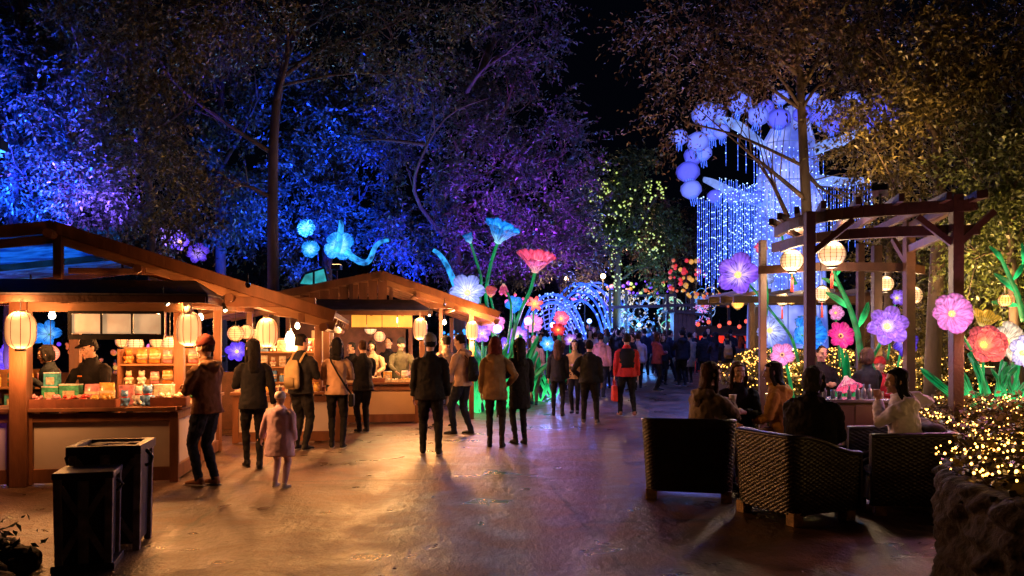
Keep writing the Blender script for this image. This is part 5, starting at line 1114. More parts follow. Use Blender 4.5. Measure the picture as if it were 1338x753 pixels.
ts = thing('teal_panel_lantern', 'bright turquoise faceted panel lantern behind the second stall roof', 'lantern', P(412, 368, 22.5))
m = MB(); m.slab([P(a, b, 22.5) - P(412, 368, 22.5) for a, b in ((390, 372), (430, 375), (424, 350), (398, 358))], .1); m.build('lit_panel', em('turquoise_panel', (.02, .7, .75), .5, var=.6, vscale=3), ts)
m = MB()
for a, b in (((390, 372), (430, 375)), ((430, 375), (424, 350)), ((424, 350), (398, 358)), ((398, 358), (390, 372)), ((410, 374), (410, 354))): m.bar(P(*a, 22.35) - P(412, 368, 22.5), P(*b, 22.35) - P(412, 368, 22.5), .05, .05)
m.build('frame', METAL, ts)
# ---------------------------------------------------------------- giant glowing lantern tree
LT = em('glowing_lilac_fabric', (.13, .20, 1), .85, base=(.05, .05, .1), var=.45, vscale=.9, c2=(.36, .42, 1))
LTA = em('glowing_white_fabric', (.26, .40, 1), .8, base=(.05, .05, .1), var=.4, vscale=1.4)
STR_ = em('light_strand', (.05, .16, .95), 1.1, base=(.2, .2, .5), var=.9, vscale=9, sample=False)
SPK = em('strand_spark', (.4, .65, 1), 3.0, sample=False)
GY = 32.0
gb = Vector((P(1030, 445, GY).x, GY, gz(GY)))
gt = thing('lantern_tree', 'giant blue white lantern tree with hanging curtains of light and violet bell flowers', 'lantern tree', gb)
def q_(px, py, dy=0): return P(px, py, GY + dy) - gb
m = MB()
prof = [(1028, 455, 52), (1028, 400, 50), (1030, 340, 46), (1032, 290, 44), (1030, 240, 40), (1030, 190, 34), (1035, 160, 22), (1036, 140, 8)]
m.tube([q_(a, b) for a, b, c in prof], [(c / FPX * GY, c / FPX * GY * .8) for a, b, c in prof], 14, xref=(1, 0, 0)); m.build('trunk', LT, gt)
m = MB()
for k in range(14):
    th = 2 * math.pi * k / 14
    m.tube([q_(a, b) + Vector((math.cos(th) * c / FPX * GY * 1.01, math.sin(th) * c / FPX * GY * .81, 0)) for a, b, c in prof], .025, 4)
for (a, b, c) in prof[1:-1]: m.tube([q_(a, b) + Vector((math.cos(t_) * c / FPX * GY * 1.01, math.sin(t_) * c / FPX * GY * .81, 0)) for t_ in np.linspace(0, 2 * math.pi, 15)], .022, 4)
m.build('wire_ribs', em('wire_glow', (.2, .3, .9), .35, base=(.2, .2, .3)), gt)
arms = [((1020, 215), (985, 180), (960, 160), (935, 158), (918, 165)), ((1020, 270), (990, 262), (958, 255), (935, 240), (920, 235)), ((1030, 180), (1010, 150), (990, 145), (970, 140)),
        ((1035, 170), (1060, 150), (1090, 140), (1115, 140)), ((1040, 210), (1075, 190), (1105, 185), (1140, 150)), ((1040, 240), (1070, 235), (1100, 240), (1130, 235)), ((1030, 190), (1022, 160), (1018, 148))]
for k, a in enumerate(arms):
    dy = [-1.5, -3.0, -1, 1, -1.6, -2.2, -1][k]; n = len(a)
    pts = smooth_path([q_(x, y, dy * i / (n - 1)) for i, (x, y) in enumerate(a)], 14)
    wds = [.17 * math.sin(math.pi * (.25 + .68 * i / 13)) + .07 for i in range(14)]
    MB().tube([Vector(p) for p in pts], [(w_ * .9, w_ * .45) for w_ in wds], 10, xref=(0, 0, 1)).build('branch', LTA, gt, smooth=True)
bell = petmat('petal_violetbell', (.34, .38, 1), (.10, .09, .85), .95); bell2 = petmat('petal_palebell', (.6, .62, 1), (.24, .22, .95), 1.1)
def bellflower(px, py, dy, r, tilt=0):
    o = MB(); n = 18; V = []
    prof = [(0.05, 1), (.5, .9), (.86, .6), (1.0, .1), (.93, -.4), (.62, -.75), (.5, -.9)]
    for rr_, z in prof:
        for j in range(n):
            th = 2 * math.pi * j / n; k = 1 + .09 * abs(math.cos(th * 3)); V.append((rr_ * k * math.cos(th), rr_ * k * math.sin(th), z))
    F = [(i * n + j, i * n + (j + 1) % n, (i + 1) * n + (j + 1) % n, (i + 1) * n + j) for i in range(len(prof) - 1) for j in range(n)] + [tuple(range(n - 1, -1, -1))]
    o.add(V, F); b = o.build('bell_flower', em('pale_globe', (.14, .19, 1), .7, face=1.1, base=(.05, .05, .1)) if int(px) % 3 == 0 else em('violet_globe', (.09, .10, .95), .62, face=1.3, base=(.05, .05, .1)), gt, smooth=True); b.location = q_(px, py, dy); b.scale = (r, r, r * .9); b.rotation_euler = (R(-12), R(tilt), 0)
    m = MB()
    for k in range(4): m.tube([(.3 * math.cos(k * 1.6), .3 * math.sin(k * 1.6), -.5), (.3 * math.cos(k * 1.6), .3 * math.sin(k * 1.6), -1.9)], .05, 5)
    m.build('pistil', STR_, b)
for k, (px, py, r) in enumerate(((921, 150, 15), (966, 135, 14), (990, 152, 13), (1018, 156, 14), (1020, 128, 10), (888, 180, 10), (912, 186, 13), (930, 172, 12), (918, 200, 11), (899, 225, 14), (903, 248, 12), (934, 257, 9), (958, 258, 9), (989, 258, 9), (1080, 142, 12), (1113, 133, 12), (1150, 138, 13), (1088, 165, 12), (1135, 158, 11), (1062, 130, 9), (1165, 150, 9), (942, 172, 10), (1048, 150, 11))):
    bellflower(px, py, -2.4 + (k % 5) * .3, r / FPX * GY, (k * 37 % 40) - 20)
for k, (px, py, n_) in enumerate(((936, 148, 12), (1000, 142, 11), (1070, 152, 12), (1100, 150, 11), (1128, 142, 12), (905, 205, 11))):
    bellflower(px, py, -1.0, n_ / FPX * GY, k * 13 - 30)
r_ = random.Random(4)
def strands(x0, x1, n, ytop, ybot, dy0, dy1):
    for k in range(n):
        f = (k + r_.uniform(-.3, .3)) / (n - 1); px = x0 + (x1 - x0) * f; a = q_(px, ytop(f) + r_.uniform(-4, 4), dy0 + (dy1 - dy0) * r_.random()); b = Vector((a.x, a.y, q_(px, ybot(f) + r_.uniform(-14, 6)).z))
        s = MB(); s.tube([a, b], .011, 4); o = s.build('light_strand', STR_, gt)
        d = MB(); z = a.z; o['kind'] = 'stuff' if False else 'part_run'; del o['kind']
        while z > b.z: d.ball((a.x + r_.uniform(-.01, .01), a.y, z), r_.choice([.012, .017, .026]), 5, 3); z -= r_.uniform(.12, .42)
        if len(d.v): d.build('sparks', SPK, o)['kind'] = 'stuff'
strands(912, 985, 30, lambda f: 262 - 20 * f, lambda f: 385 - 12 * f, -3.2, -1.5)
strands(940, 1046, 36, lambda f: 235 + 20 * f, lambda f: 372 + 8 * f, -2.8, -1.8)
strands(1072, 1140, 22, lambda f: 238 + 2 * f, lambda f: 330 - 5 * f, -2.6, -1.0)
strands(985, 1075, 0 or 20, lambda f: 190 + 10 * f, lambda f: 405, -2.6, -2.2)
strands(950, 1028, 8, lambda f: 150 + 25 * f, lambda f: 225 + 15 * f, -1.6, 1.0)
for (px, py, dy, pw, cl_) in ((940, 300, -6, 500, (.12, .2, 1)), (1110, 190, -7, 500, (.12, .15, 1))):
    l = lamp('POINT', q_(px, py, dy), cl_, pw, .5, parent=gt)
# ---------------------------------------------------------------- arch tunnel of light
AR = em('arch_lights', (.03, .13, 1), 1.0, base=(.05, .1, .4), var=.9, vscale=5, sample=False); ARS = em('arch_spark', (.2, .4, 1), 1.8, sample=False)
NET = em('arch_net_lights', (.18, .22, 1), .9, base=(.1, .1, .4), var=.9, vscale=10, sample=False)
def arch(px, Y, wpx, hpx, label, mtl, nr=1, dense=0):
    b = GX(px, Y); t = thing('light_arch', label, 'light arch', b, 0, 'glowing arches of the light tunnel'); w_ = wpx / FPX * Y / 2; h = hpx / FPX * Y
    for k in range(nr):
        s = 1 - k * .1; m = MB(); pts = [(w_ * s * math.cos(a), .12 * k, h * s * math.sin(a) ** .8) for a in np.linspace(0, math.pi, 28)]; m.tube(pts, .05, 6); m.build('hoop', mtl, t, smooth=True)
    m = MB()
    for k in range(150):
        a = r_.uniform(0, math.pi); s = r_.uniform(.80, 1.04); m.ball((w_ * s * math.cos(a), r_.uniform(-.1, .3), h * s * math.sin(a) ** .8), r_.choice([.02, .03, .045]), 5, 3)
    m.build('bulbs', ARS, t)['kind'] = 'stuff'
    for k in range(dense):
        s = 1 - k / dense * .95; m = MB(); pts = [(w_ * s * math.cos(a), .3 + .02 * k, h * s * math.sin(a) ** .8) for a in np.linspace(0, math.pi, 30)]; m.tube(pts, .022, 4); m.build('net_row', NET, t)
    for k in range(14 if dense else 0):
        a = math.pi * (k + .5) / 14; m = MB(); m.tube([(0, .32, 0), (w_ * math.cos(a), .32, h * math.sin(a) ** .8)], .018, 4); m.build('net_spoke', NET, t)
    return t
arch(722, 33, 92, 104, 'leftmost arch filled with a lilac blue net of lights', AR, 2, 16)
arch(757, 36, 86, 112, 'second blue arch overlapping the net filled one', AR, 3)
arch(768, 40, 84, 104, 'third deeper blue arch of the light tunnel', AR, 2)
arch(780, 44, 88, 100, 'farthest blue arch of the light tunnel', AR, 2)
for (px, py, Y, pw, cl_) in ((722, 425, 31, 500, (.25, .25, 1)), (770, 420, 34, 500, (.1, .2, 1)), (690, 420, 20.5, 80, (.6, .25, 1)), (835, 425, 38, 400, (.1, .35, 1)), (650, 430, 18.6, 80, (.3, .3, 1))):  # orbs added to cast the glow of flower lanterns and tunnel
    b = P(px, py, Y); t = thing('orb_light', 'small glowing orb among the flowers and arches %s' % {722: 'before the net filled arch', 770: 'before the second arch', 690: 'under the coral lily', 835: 'by the blue lit screens', 650: 'beside the second stall'}[px], 'lamp', b)
    MB().ball((0, 0, 0), .1, 14, 10).build('globe', em('orb_%d' % px, cl_, 2.5), t, smooth=True); MB().tube([(0, 0, -.1), (0, 0, gz(Y) - b.z)], .02, 6).build('stake', BLACKP, t)
    lamp('POINT', (0, -.3, .15), cl_, pw, .25, parent=t)
# ---------------------------------------------------------------- far frames, screens and kiosks
FB = mat('far_dark_timber', (.06, .035, .03), .6)
def screen(px0, px1, py0, py1, Y, label, cols, seed, dens=260, name='light_screen', cat='light screen'):
    a = P(px0, py1, Y); b = P(px1, py0, Y); W_, H2 = b.x - a.x, b.z - a.z; t = thing(name, label, cat, a); rq = random.Random(seed)
    m = MB(); g = a.z - gz(Y)
    for x in (0, W_): m.box((x, 0, (H2 - g) / 2), (.12, .12, H2 + g))
    for z in (0, H2): m.box((W_ / 2, 0, z), (W_ + .12, .1, .1))
    m.build('frame', FB, t)
    for ci, c_ in enumerate(cols):
        mtl = em('screen_dots_%d%d%d' % tuple(int(v * 9) for v in c_), c_, .75, var=.8, vscale=6, sample=False); d = MB()
        cen = [(rq.uniform(0, W_), rq.uniform(0, H2), rq.uniform(.15, .5)) for _ in range(9)]
        for k in range(dens // len(cols)):
            cx_, cz_, rr_ = rq.choice(cen); a_ = rq.uniform(0, 6.28)
            x = cx_ + math.cos(a_) * rr_; z = cz_ + math.sin(a_) * rr_
            if 0 < x < W_ and 0 < z < H2: d.ball((x, rq.uniform(-.2, .25), z), rq.choice([.02, .03, .045]), 5, 4)
        for cx_, cz_, rr_ in cen[:5]:
            pts = [(cx_ + rr_ * .8 * math.cos(q), .05 * ci, cz_ + rr_ * .8 * math.sin(q)) for q in np.linspace(0, 6.28, 14)]; d.tube(pts, .015, 5)
        o = d.build('light_dots', mtl, t, smooth=True); o['kind'] = 'stuff'
    return t
screen(797, 868, 386, 440, 40, 'wide dark framed screen of blue and teal lights', [(.02, .2, 1), (.02, .5, .8), (.03, .25, 1), (.8, .6, .15)], 1, 900)
screen(797, 818, 380, 446, 39, 'narrow yellow green light screen at the left of the wide one', [(.9, .7, .1), (.2, .8, .2)], 2, 160)
screen(906, 952, 384, 400, 39, 'upper blue and gold light screen right of the wooden kiosk', [(.03, .35, 1), (1, .6, .1)], 3, 320)
screen(904, 928, 386, 446, 38.5, 'tall blue and pink light screen beside the wooden kiosk', [(.03, .3, 1), (.9, .2, .7), (.3, .5, 1)], 4, 420)
screen(872, 882, 386, 446, 36, 'thin strip of white and green lights left of the wooden kiosk', [(.8, .8, .5), (.1, .8, .3)], 5, 110)
kb = GX(892, 35); kt = thing('wooden_kiosk', 'dark wooden plank kiosk tower standing by the blue screens', 'kiosk', kb)
m = MB()
for k in range(5): m.box((-.36 + k * .18, 0, 1.25), (.165, .8, 2.5))
m.build('plank_wall', mat('kiosk_plank', (.10, .05, .035), .6, .4, 4), kt); m = MB(); m.slab([(-.75, -.7, 2.5), (.75, -.7, 2.35), (.75, .7, 2.35), (-.75, .7, 2.5)], .08); m.build('roof', FB, kt)
m = MB(); m.bar((-3.0, -.1, 2.62), (.5, -.1, 2.72), .12, .12); m.build('roof_beam', FB, kt)
k2 = GX(944, 35.5); kt = thing('red_kiosk', 'low kiosk with a dark roof glowing red inside', 'kiosk', k2)
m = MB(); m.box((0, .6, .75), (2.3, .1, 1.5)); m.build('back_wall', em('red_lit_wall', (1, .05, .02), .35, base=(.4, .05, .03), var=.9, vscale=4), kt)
m = MB(); m.slab([(-1.5, -.9, 1.5), (1.5, -.9, 1.5), (1.3, .2, 1.85), (-1.3, .2, 1.85)], .08); m.slab([(-1.3, .2, 1.84), (1.3, .2, 1.84), (1.5, 1.2, 1.5), (-1.5, 1.2, 1.5)], .08); m.build('roof', FB, kt)
for x in (-1.2, -.4, .4, 1.2): MB().box((x, -.75, .75), (.09, .09, 1.45)).build('post', FB, kt)
MB().box((0, -.7, .45), (2.4, .08, .9)).build('counter', FB, kt)
lamp('POINT', (0, -.2, 1.2), (1, .12, .05), 60, .1, parent=kt)
# orange, red and gold creature like lantern clumps above the screens
OR = em('orange_fabric', (1, .16, .03), .45, base=(.5, .2, .1), var=.6, vscale=3); GO = em('gold_fabric', (1, .42, .04), .5, base=(.5, .4, .1), var=.6, vscale=3); RD = em('red_fabric', (1, .03, .02), .45, base=(.5, .1, .1), var=.6, vscale=3); VI = em('violet_fabric', (.16, .05, .95), .8, base=(.2, .1, .5), var=.6, vscale=3)
def clump(px, py, Y, n, r, mt, label, seed, sx=1, sz=1):
    c = P(px, py, Y); t = thing('cluster_lantern', label, 'lantern', c); rq = random.Random(seed)
    r *= .62
    for k in range(int(n * 1.8)):
        p = Vector((rq.uniform(-1, 1) * sx, rq.uniform(-.4, .4), rq.uniform(-1, 1) * sz)) * r * 2.3; s = r * rq.uniform(.22, .5)
        o = MB(); 
        o.lathe((0, 0, 0), [(s * .3, -s), (s * .9, -s * .45), (s, .1 * s), (s * .7, s * .7), (s * .2, s)], 10); b = o.build('lobe', rq.choice(mt), t, smooth=True); b.location = p; b.rotation_euler = (rq.uniform(-.6, .6), rq.uniform(-.8, .8), 0)
    MB().tube([(0, 0, 0), (0, .1, gz(Y) - c.z)], .03, 6).build('pole', BLACKP, t)
clump(897, 356, 37, 8, .42, [OR, RD, GO], 'red and gold lantern cluster high left of the light curtain', 1)
clump(882, 366, 37, 7, .36, [OR, RD], 'orange red lantern cluster above the wooden kiosk', 2)
clump(900, 376, 37, 6, .34, [GO], 'golden lantern cluster just above the kiosk roof', 3)
clump(930, 392, 38, 7, .34, [GO, OR], 'small gold orange lantern cluster by the upper screen', 4, 1.8, .6)
clump(862, 374, 41, 7, .34, [OR, VI], 'orange and violet lanterns left of the kiosk top', 5, 1.5, .7)
clump(835, 378, 42, 10, .36, [GO, VI, em('lime_fabric', (.6, .9, .1), .9, var=.5)], 'lime gold and violet lantern row over the wide screen', 6, 3.0, .6)
clump(803, 378, 43, 9, .36, [VI, GO, em('pink_fabric', (1, .15, .5), .9, var=.5)], 'violet and pink lantern cluster above the farthest arch', 7, 2.2, .7)
clump(764, 388, 38, 7, .3, [em('pink_fabric', (1, .15, .5), .9), VI], 'pink cluster on top of the second arch', 8, 1.8, .4)
clump(910, 350, 39, 5, .3, [RD], 'small red cluster touching the light curtain', 9)
clump(680, 392, 26, 6, .3, [em('pink_fabric', (1, .15, .5), .9), OR], 'pink and orange cluster behind the coral lily', 10, 1.4, .5)
for (px, py, Y, lb) in ((740, 364, 44, 'left of two far warm street lamps on thin poles'), (788, 361, 42, 'right and brighter of two far warm street lamps')):
    c = P(px, py, Y); t = thing('street_lamp', lb, 'street lamp', (c.x, Y, gz(Y)), 0, 'far street lamps'); h = c.z - gz(Y)
    MB().tube([(0, 0, 0), (0, 0, h - .15)], [.06, .04], 8).build('pole', BLACKP, t); MB().ball((0, 0, h), .13, 12, 8).build('lamp_globe', em('street_lamp_glass', (1, .62, .25), 9), t, smooth=True); lamp('POINT', (0, -.3, h), (1, .6, .3), 300, .2, parent=t)
# ---------------------------------------------------------------- distant crowd
crowd_src = []
for k, (fem, hr, hd, ar, cl_) in enumerate(((0, ('short', 'black'), 1, ('down', 'fold'), (.03, .03, .04)), (1, ('long', 'black'), 0, ('fold', 'fold'), (.03, .03, .04)), (0, ('short', 'brown'), 0, ('down', 'down'), (.03, .03, .04)), (1, ('mid', 'brown'), 1, ('down', 'fold'), (.03, .03, .04)), (0, ('short', 'black'), 1, ('phone', 'down'), (.03, .03, .04)), (1, ('bob', 'black'), 0, ('pocket', 'pocket'), (.03, .03, .04)))):
    t, i = person('x', (0, 0, 0), 0, 1.7, (.03, .03, .04), BK, .47, 1.1, hood=bool(hd), hair=hr, arms=ar, feet=((.06, .08), (.07, -.08)), female=bool(fem), res=.024); crowd_src.append(t)
CC = [((.015, .015, .02), 'black'), ((.02, .025, .06), 'navy'), ((.10, .06, .04), 'brown'), ((.5, .42, .45), 'pale'), ((.25, .05, .06), 'dark red'), ((.12, .13, .16), 'grey'), ((.35, .2, .3), 'mauve'), ((.06, .08, .05), 'dark green'), ((.45, .3, .15), 'tan')]
seen = {}
rq = random.Random(21); spots = []
for row, (Y, xs) in enumerate(((25.5, (712, 741, 836, 856)), (27, (706, 716, 736, 797, 829, 862, 888)), (30, (700, 712, 722, 728, 735, 745, 753, 760, 768, 776, 789, 800, 806, 812, 824, 858, 868, 893)), (34, (700, 709, 718, 726, 733, 741, 748, 756, 764, 771, 778, 785, 792, 799, 806, 814, 822, 829, 836, 852, 858, 866, 890, 910, 926, 958, 965)), (39, (700, 707, 713, 720, 727, 734, 741, 748, 756, 763, 770, 777, 783, 790, 797, 804, 811, 818, 826, 833, 841, 848, 856, 863, 870, 878, 886)), (46, (735, 743, 750, 757, 763, 770, 777, 784, 790, 797, 803, 810, 817, 824, 830, 838, 846, 853, 860)), (54, (745, 765, 785, 800, 815, 835)))):
    for x in xs: spots.append((x + rq.uniform(-4, 4), Y + rq.uniform(-1.5, 1.5), row))
WHERE = ['very front edge of the far crowd', 'nearest row of the far crowd', 'second row of the far crowd', 'dense middle of the far crowd', 'crowd right before the glowing arches', 'crowd under the arches', 'far end of the crowd']
for k, (px, Y, row) in enumerate(spots):
    t = crowd_src[k] if k < 6 else copy_tree(crowd_src[k % 6]); t.location = GX(px, Y); t.rotation_euler = (0, 0, R(rq.choice([0, 0, 180, 20, -25, 160, 90, -80]) + rq.uniform(-15, 15))); s = rq.uniform(.93, 1.06); t.scale = (s, s, s)
    col, cn = CC[0 if rq.random() < .35 else rq.randrange(len(CC))]
    for ch in t.children:
        if ch.name.startswith('jacket'): ch.material_slots[0].link = 'OBJECT'; ch.material_slots[0].material = cloth(col)
    lb = 'person in a %s jacket in the %s' % (cn, WHERE[row]); t['group'] = 'far crowd on the path'
    hairw = ['short black hair', 'long black hair', 'short brown hair', 'brown hair', 'a raised hand', 'bobbed hair'][k % 6]
    lb = 'person with %s, %s jacket, %s' % (hairw, cn, WHERE[row])
    seen[lb] = seen.get(lb, 0) + 1
    if seen[lb] > 1: lb += ', %s one' % ['second', 'third', 'fourth', 'fifth'][seen[lb] - 2]
    t['label'] = lb
# ---------------------------------------------------------------- trees
BARK = mat('bark', (.10, .07, .05), .8, .5, 5, .9, 14, stretch=(1, 1, .3))
LF_B = leafmat('dull_green_leaf', (.10, .11, .05), .33, .6); LF_O = leafmat('autumn_olive_leaf', (.12, .10, .03), .4, .7); LF_R = leafmat('russet_leaf', (.12, .075, .045), .42, .7); LF_P = leafmat('silver_green_leaf', (.13, .12, .11), .35, .6); LF_G = leafmat('fresh_green_leaf', (.10, .13, .03), .4, .5)
def crown(clusters, nleaf, size, m, parent, off, twl=(.4, .9), per=12, droop=.25, name='crown', asp=.42):
    """twigs scattered in ellipsoid clusters, leaves set alternately along each twig"""
    cl = np.array(clusters, float); vol = cl[:, 3] * cl[:, 4] * cl[:, 5]; vol = vol ** .7; pr = vol / vol.sum()
    nt_ = nleaf // per; ci = rng.choice(len(cl), nt_, p=pr)
    d = rng.normal(size=(nt_, 3)); d /= np.linalg.norm(d, axis=1, keepdims=True); r = rng.uniform(.15, 1, nt_) ** .45
    # break each cluster in smaller tufts so gaps stay open
    tuft = rng.normal(size=(len(cl), 17, 3)); tuft /= np.linalg.norm(tuft, axis=2, keepdims=True); tuft *= rng.uniform(.35, 1, (len(cl), 17, 1)) ** .5
    tk = tuft[ci, rng.integers(0, 17, nt_)]
    base = cl[ci, :3] + (tk + d * r[:, None] * .22) * cl[ci, 3:6]
    td = tk * .8 + rng.normal(size=(nt_, 3)) * .6 - [0, 0, droop]; td /= np.linalg.norm(td, axis=1, keepdims=True); L_ = rng.uniform(*twl, nt_)
    n = nt_ * per; f = np.tile(np.linspace(.1, 1, per), nt_); B = np.repeat(base, per, 0); TD = np.repeat(td, per, 0); LL = np.repeat(L_, per)
    side = rng.normal(size=(n, 3)); p = B + TD * (LL * f)[:, None]; p[:, 2] -= droop * .5 * (f * LL) ** 2
    ld = TD * .6 + side * .55 - [0, 0, .15]; nn = rng.normal(size=(n, 3)) * .6 + [0, 0, 1]
    return leaf_mesh(p - off, ld, nn, rng.uniform(size[0], size[1], n), asp, name, m, parent)
def tree(label, name, trunk, limbs, clusters, nleaf, size, m, tr=.16, lr=.38, **k):
    """trunk, limbs: point lists in world space"""
    b = Vector(trunk[0]); t = thing(name, label, 'tree', b)
    q = smooth_path([Vector(p) - b for p in trunk], 14); mb = MB(); mb.tube([Vector(p) for p in q], [tr * (1 - .62 * i / 13) for i in range(14)], 10); to = mb.build('trunk', BARK, t, smooth=True)
    for lm in limbs:
        q = smooth_path([Vector(p) - b for p in lm], 12); r0 = tr * lr; mb = MB(); mb.tube([Vector(p) for p in q], [r0 * (1 - .8 * i / 11) for i in range(12)], 7)
        rq = random.Random(len(q) + int(lm[0][0] * 10))
        for z in range(6):                                # side twigs
            i0 = rq.randrange(3, 11); a = Vector(q[i0]); d = (Vector(q[i0]) - Vector(q[i0 - 1])).normalized() + Vector((rq.uniform(-1, 1), rq.uniform(-.6, .6), rq.uniform(-.2, .9))); d.normalize(); l = rq.uniform(.5, 1.3)
            mb.tube([a, a + d * l * .5 + Vector((0, 0, .05)), a + d * l], [r0 * .3, r0 * .2, r0 * .08], 5)
        mb.build('limb', BARK, t, smooth=True)
    tq = [Vector(p) for p in smooth_path([Vector(p) for p in trunk], 14)]; rq = random.Random(int(nleaf))
    for c_ in clusters:                                   # a thin bough into every leaf mass
        e = Vector(c_[:3]); low = [p for p in tq[4:] if p.z < e.z - .2] or [tq[7]]; a = min(low, key=lambda p: (p - e).length); md = a.lerp(e, .5) + Vector((rq.uniform(-.3, .3), rq.uniform(-.3, .3), rq.uniform(.1, .6)))
        end = e + Vector((rq.uniform(-.4, .4) * c_[3], -.6 * c_[4], .5 * c_[5])); q = smooth_path([a - b, md - b, e - b, end - b], 12); mb = MB(); r0 = tr * lr * .7
        mb.tube([Vector(p) for p in q], [r0 * (1 - .85 * i / 11) for i in range(12)], 6)
        for z in range(9):
            i0 = rq.randrange(4, 12); p0 = Vector(q[i0]); d = Vector((rq.uniform(-1, 1), rq.uniform(-.9, .3), rq.uniform(-.3, .8))).normalized(); l = rq.uniform(.3, .9) * c_[3]
            mb.tube([p0, p0 + d * l * .5 + Vector((0, 0, .08)), p0 + d * l], [r0 * .32, r0 * .2, r0 * .06], 4)
        mb.build('bough', BARK, t, smooth=True)
    crown(clusters, nleaf, size, m, t, np.array(b), **k)
    return t
def CL(px, py, Y, rx, rz, ry=None): p = P(px, py, Y); return (p.x, p.y, p.z, rx / FPX * Y, (ry or (rx + rz) / 2 * .9) / FPX * Y, rz / FPX * Y)
def W(*a): return [P(*p) for p in a]
# left, lit blue from below
tree('tree at the far left with dense glittering blue lit leaves', 'broadleaf_tree', [GX(15, 17)] + W((14, 250, 17), (22, 120, 17), (30, -40, 17)), [W((18, 200, 17), (70, 120, 16.6), (130, 60, 16)), W((20, 150, 17), (-20, 80, 17), (-60, 0, 17)), W((22, 110, 17), (60, 40, 17.5), (100, -30, 18))],
     [CL(30, 40, 17, 75, 50), CL(90, 100, 17, 60, 45), CL(20, 150, 16.6, 60, 50), CL(100, 190, 16.8, 55, 45), CL(40, 240, 16.6, 65, 40), CL(120, 40, 17.3, 45, 50), CL(120, 260, 17, 45, 30), CL(-40, 100, 17, 60, 80), CL(200, 300, 18, 35, 28)], 34000, (.07, .13), LF_B, .16)
tree('thin trunked tree with blue leaves right of the far left one', 'broadleaf_tree', [GX(98, 18)] + W((96, 280, 18), (92, 160, 18), (88, 30, 18)), [W((94, 220, 18), (130, 170, 18), (160, 150, 17.6)), W((92, 170, 18), (60, 120, 18), (50, 60, 18))],
     [CL(100, 140, 18.4, 55, 60), CL(60, 220, 18.4, 60, 50), CL(140, 220, 18, 40, 50)], 15000, (.07, .13), LF_B, .09)
tree('olive brown leaved tree arching over the near stall', 'broadleaf_tree', [GX(205, 15.5)] + W((198, 300, 15.5), (190, 180, 15.2), (185, 60, 15)), [W((192, 180, 15.2), (230, 150, 14.5), (265, 130, 14)), W((190, 120, 15), (170, 60, 14.5), (200, 0, 14)), W((196, 240, 15), (170, 210, 14.5), (150, 220, 14))],
     [CL(205, 175, 14.5, 45, 45), CL(230, 235, 14.3, 42, 38), CL(190, 60, 14.2, 50, 45), CL(230, 20, 14, 65, 30), CL(310, 10, 14, 60, 22), CL(255, 280, 14.6, 25, 20), CL(140, 10, 14, 50, 30), CL(175, 120, 14.4, 35, 30)], 17000, (.06, .11), LF_O, .10)
tree('tall forking tree with a straight dark trunk rising behind the near stall roof', 'broadleaf_tree', [GX(358, 19)] + W((357, 330, 19), (355, 200, 19), (362, 110, 19), (378, 60, 19), (405, 0, 19)), [W((355, 200, 19), (300, 165, 18.5), (250, 130, 18), (200, 80, 17.6)), W((358, 140, 19), (380, 70, 18.6), (372, 20, 18.4), (365, -30, 18)), W((365, 105, 19), (420, 60, 18.6), (470, 50, 18.4), (520, 30, 18)), W((357, 260, 19), (320, 240, 18.6), (290, 250, 18.4))],
     [CL(420, 30, 18.5, 70, 40), CL(330, 30, 18.5, 60, 40), CL(520, 60, 18.6, 70, 35), CL(590, 20, 18.8, 55, 30), CL(300, 60, 18.4, 50, 30), CL(520, 100, 19, 50, 22)], 10000, (.07, .12), LF_B, .15)
tree('blue lit tree deep behind the near stall ridge', 'broadleaf_tree', [GX(290, 27)] + W((288, 300, 27), (285, 200, 27), (292, 80, 27)), [W((288, 220, 27), (320, 170, 26), (340, 120, 26)), W((288, 200, 27), (250, 160, 27), (230, 100, 27))],
     [CL(280, 120, 27, 60, 45), CL(300, 200, 26.5, 60, 50), CL(300, 270, 26, 50, 40), CL(230, 200, 27, 50, 50), CL(340, 80, 27, 50, 40), CL(225, 90, 27, 40, 40)], 17000, (.10, .19), LF_B, .2)
tree('bright blue lit tree behind the butterfly lantern', 'broadleaf_tree', [GX(425, 29)] + W((428, 300, 29), (430, 200, 29), (440, 100, 29)), [W((428, 250, 29), (470, 200, 28), (500, 150, 28)), W((430, 220, 29), (395, 180, 28), (380, 140, 28))],
     [CL(400, 250, 28, 50, 45), CL(470, 270, 28, 60, 45), CL(420, 170, 28, 60, 45), CL(500, 190, 28, 60, 45), CL(530, 290, 28, 50, 35), CL(470, 120, 28.5, 60, 40), CL(400, 330, 28, 50, 30), CL(340, 300, 28.5, 40, 45)], 25000, (.10, .19), LF_B, .22)
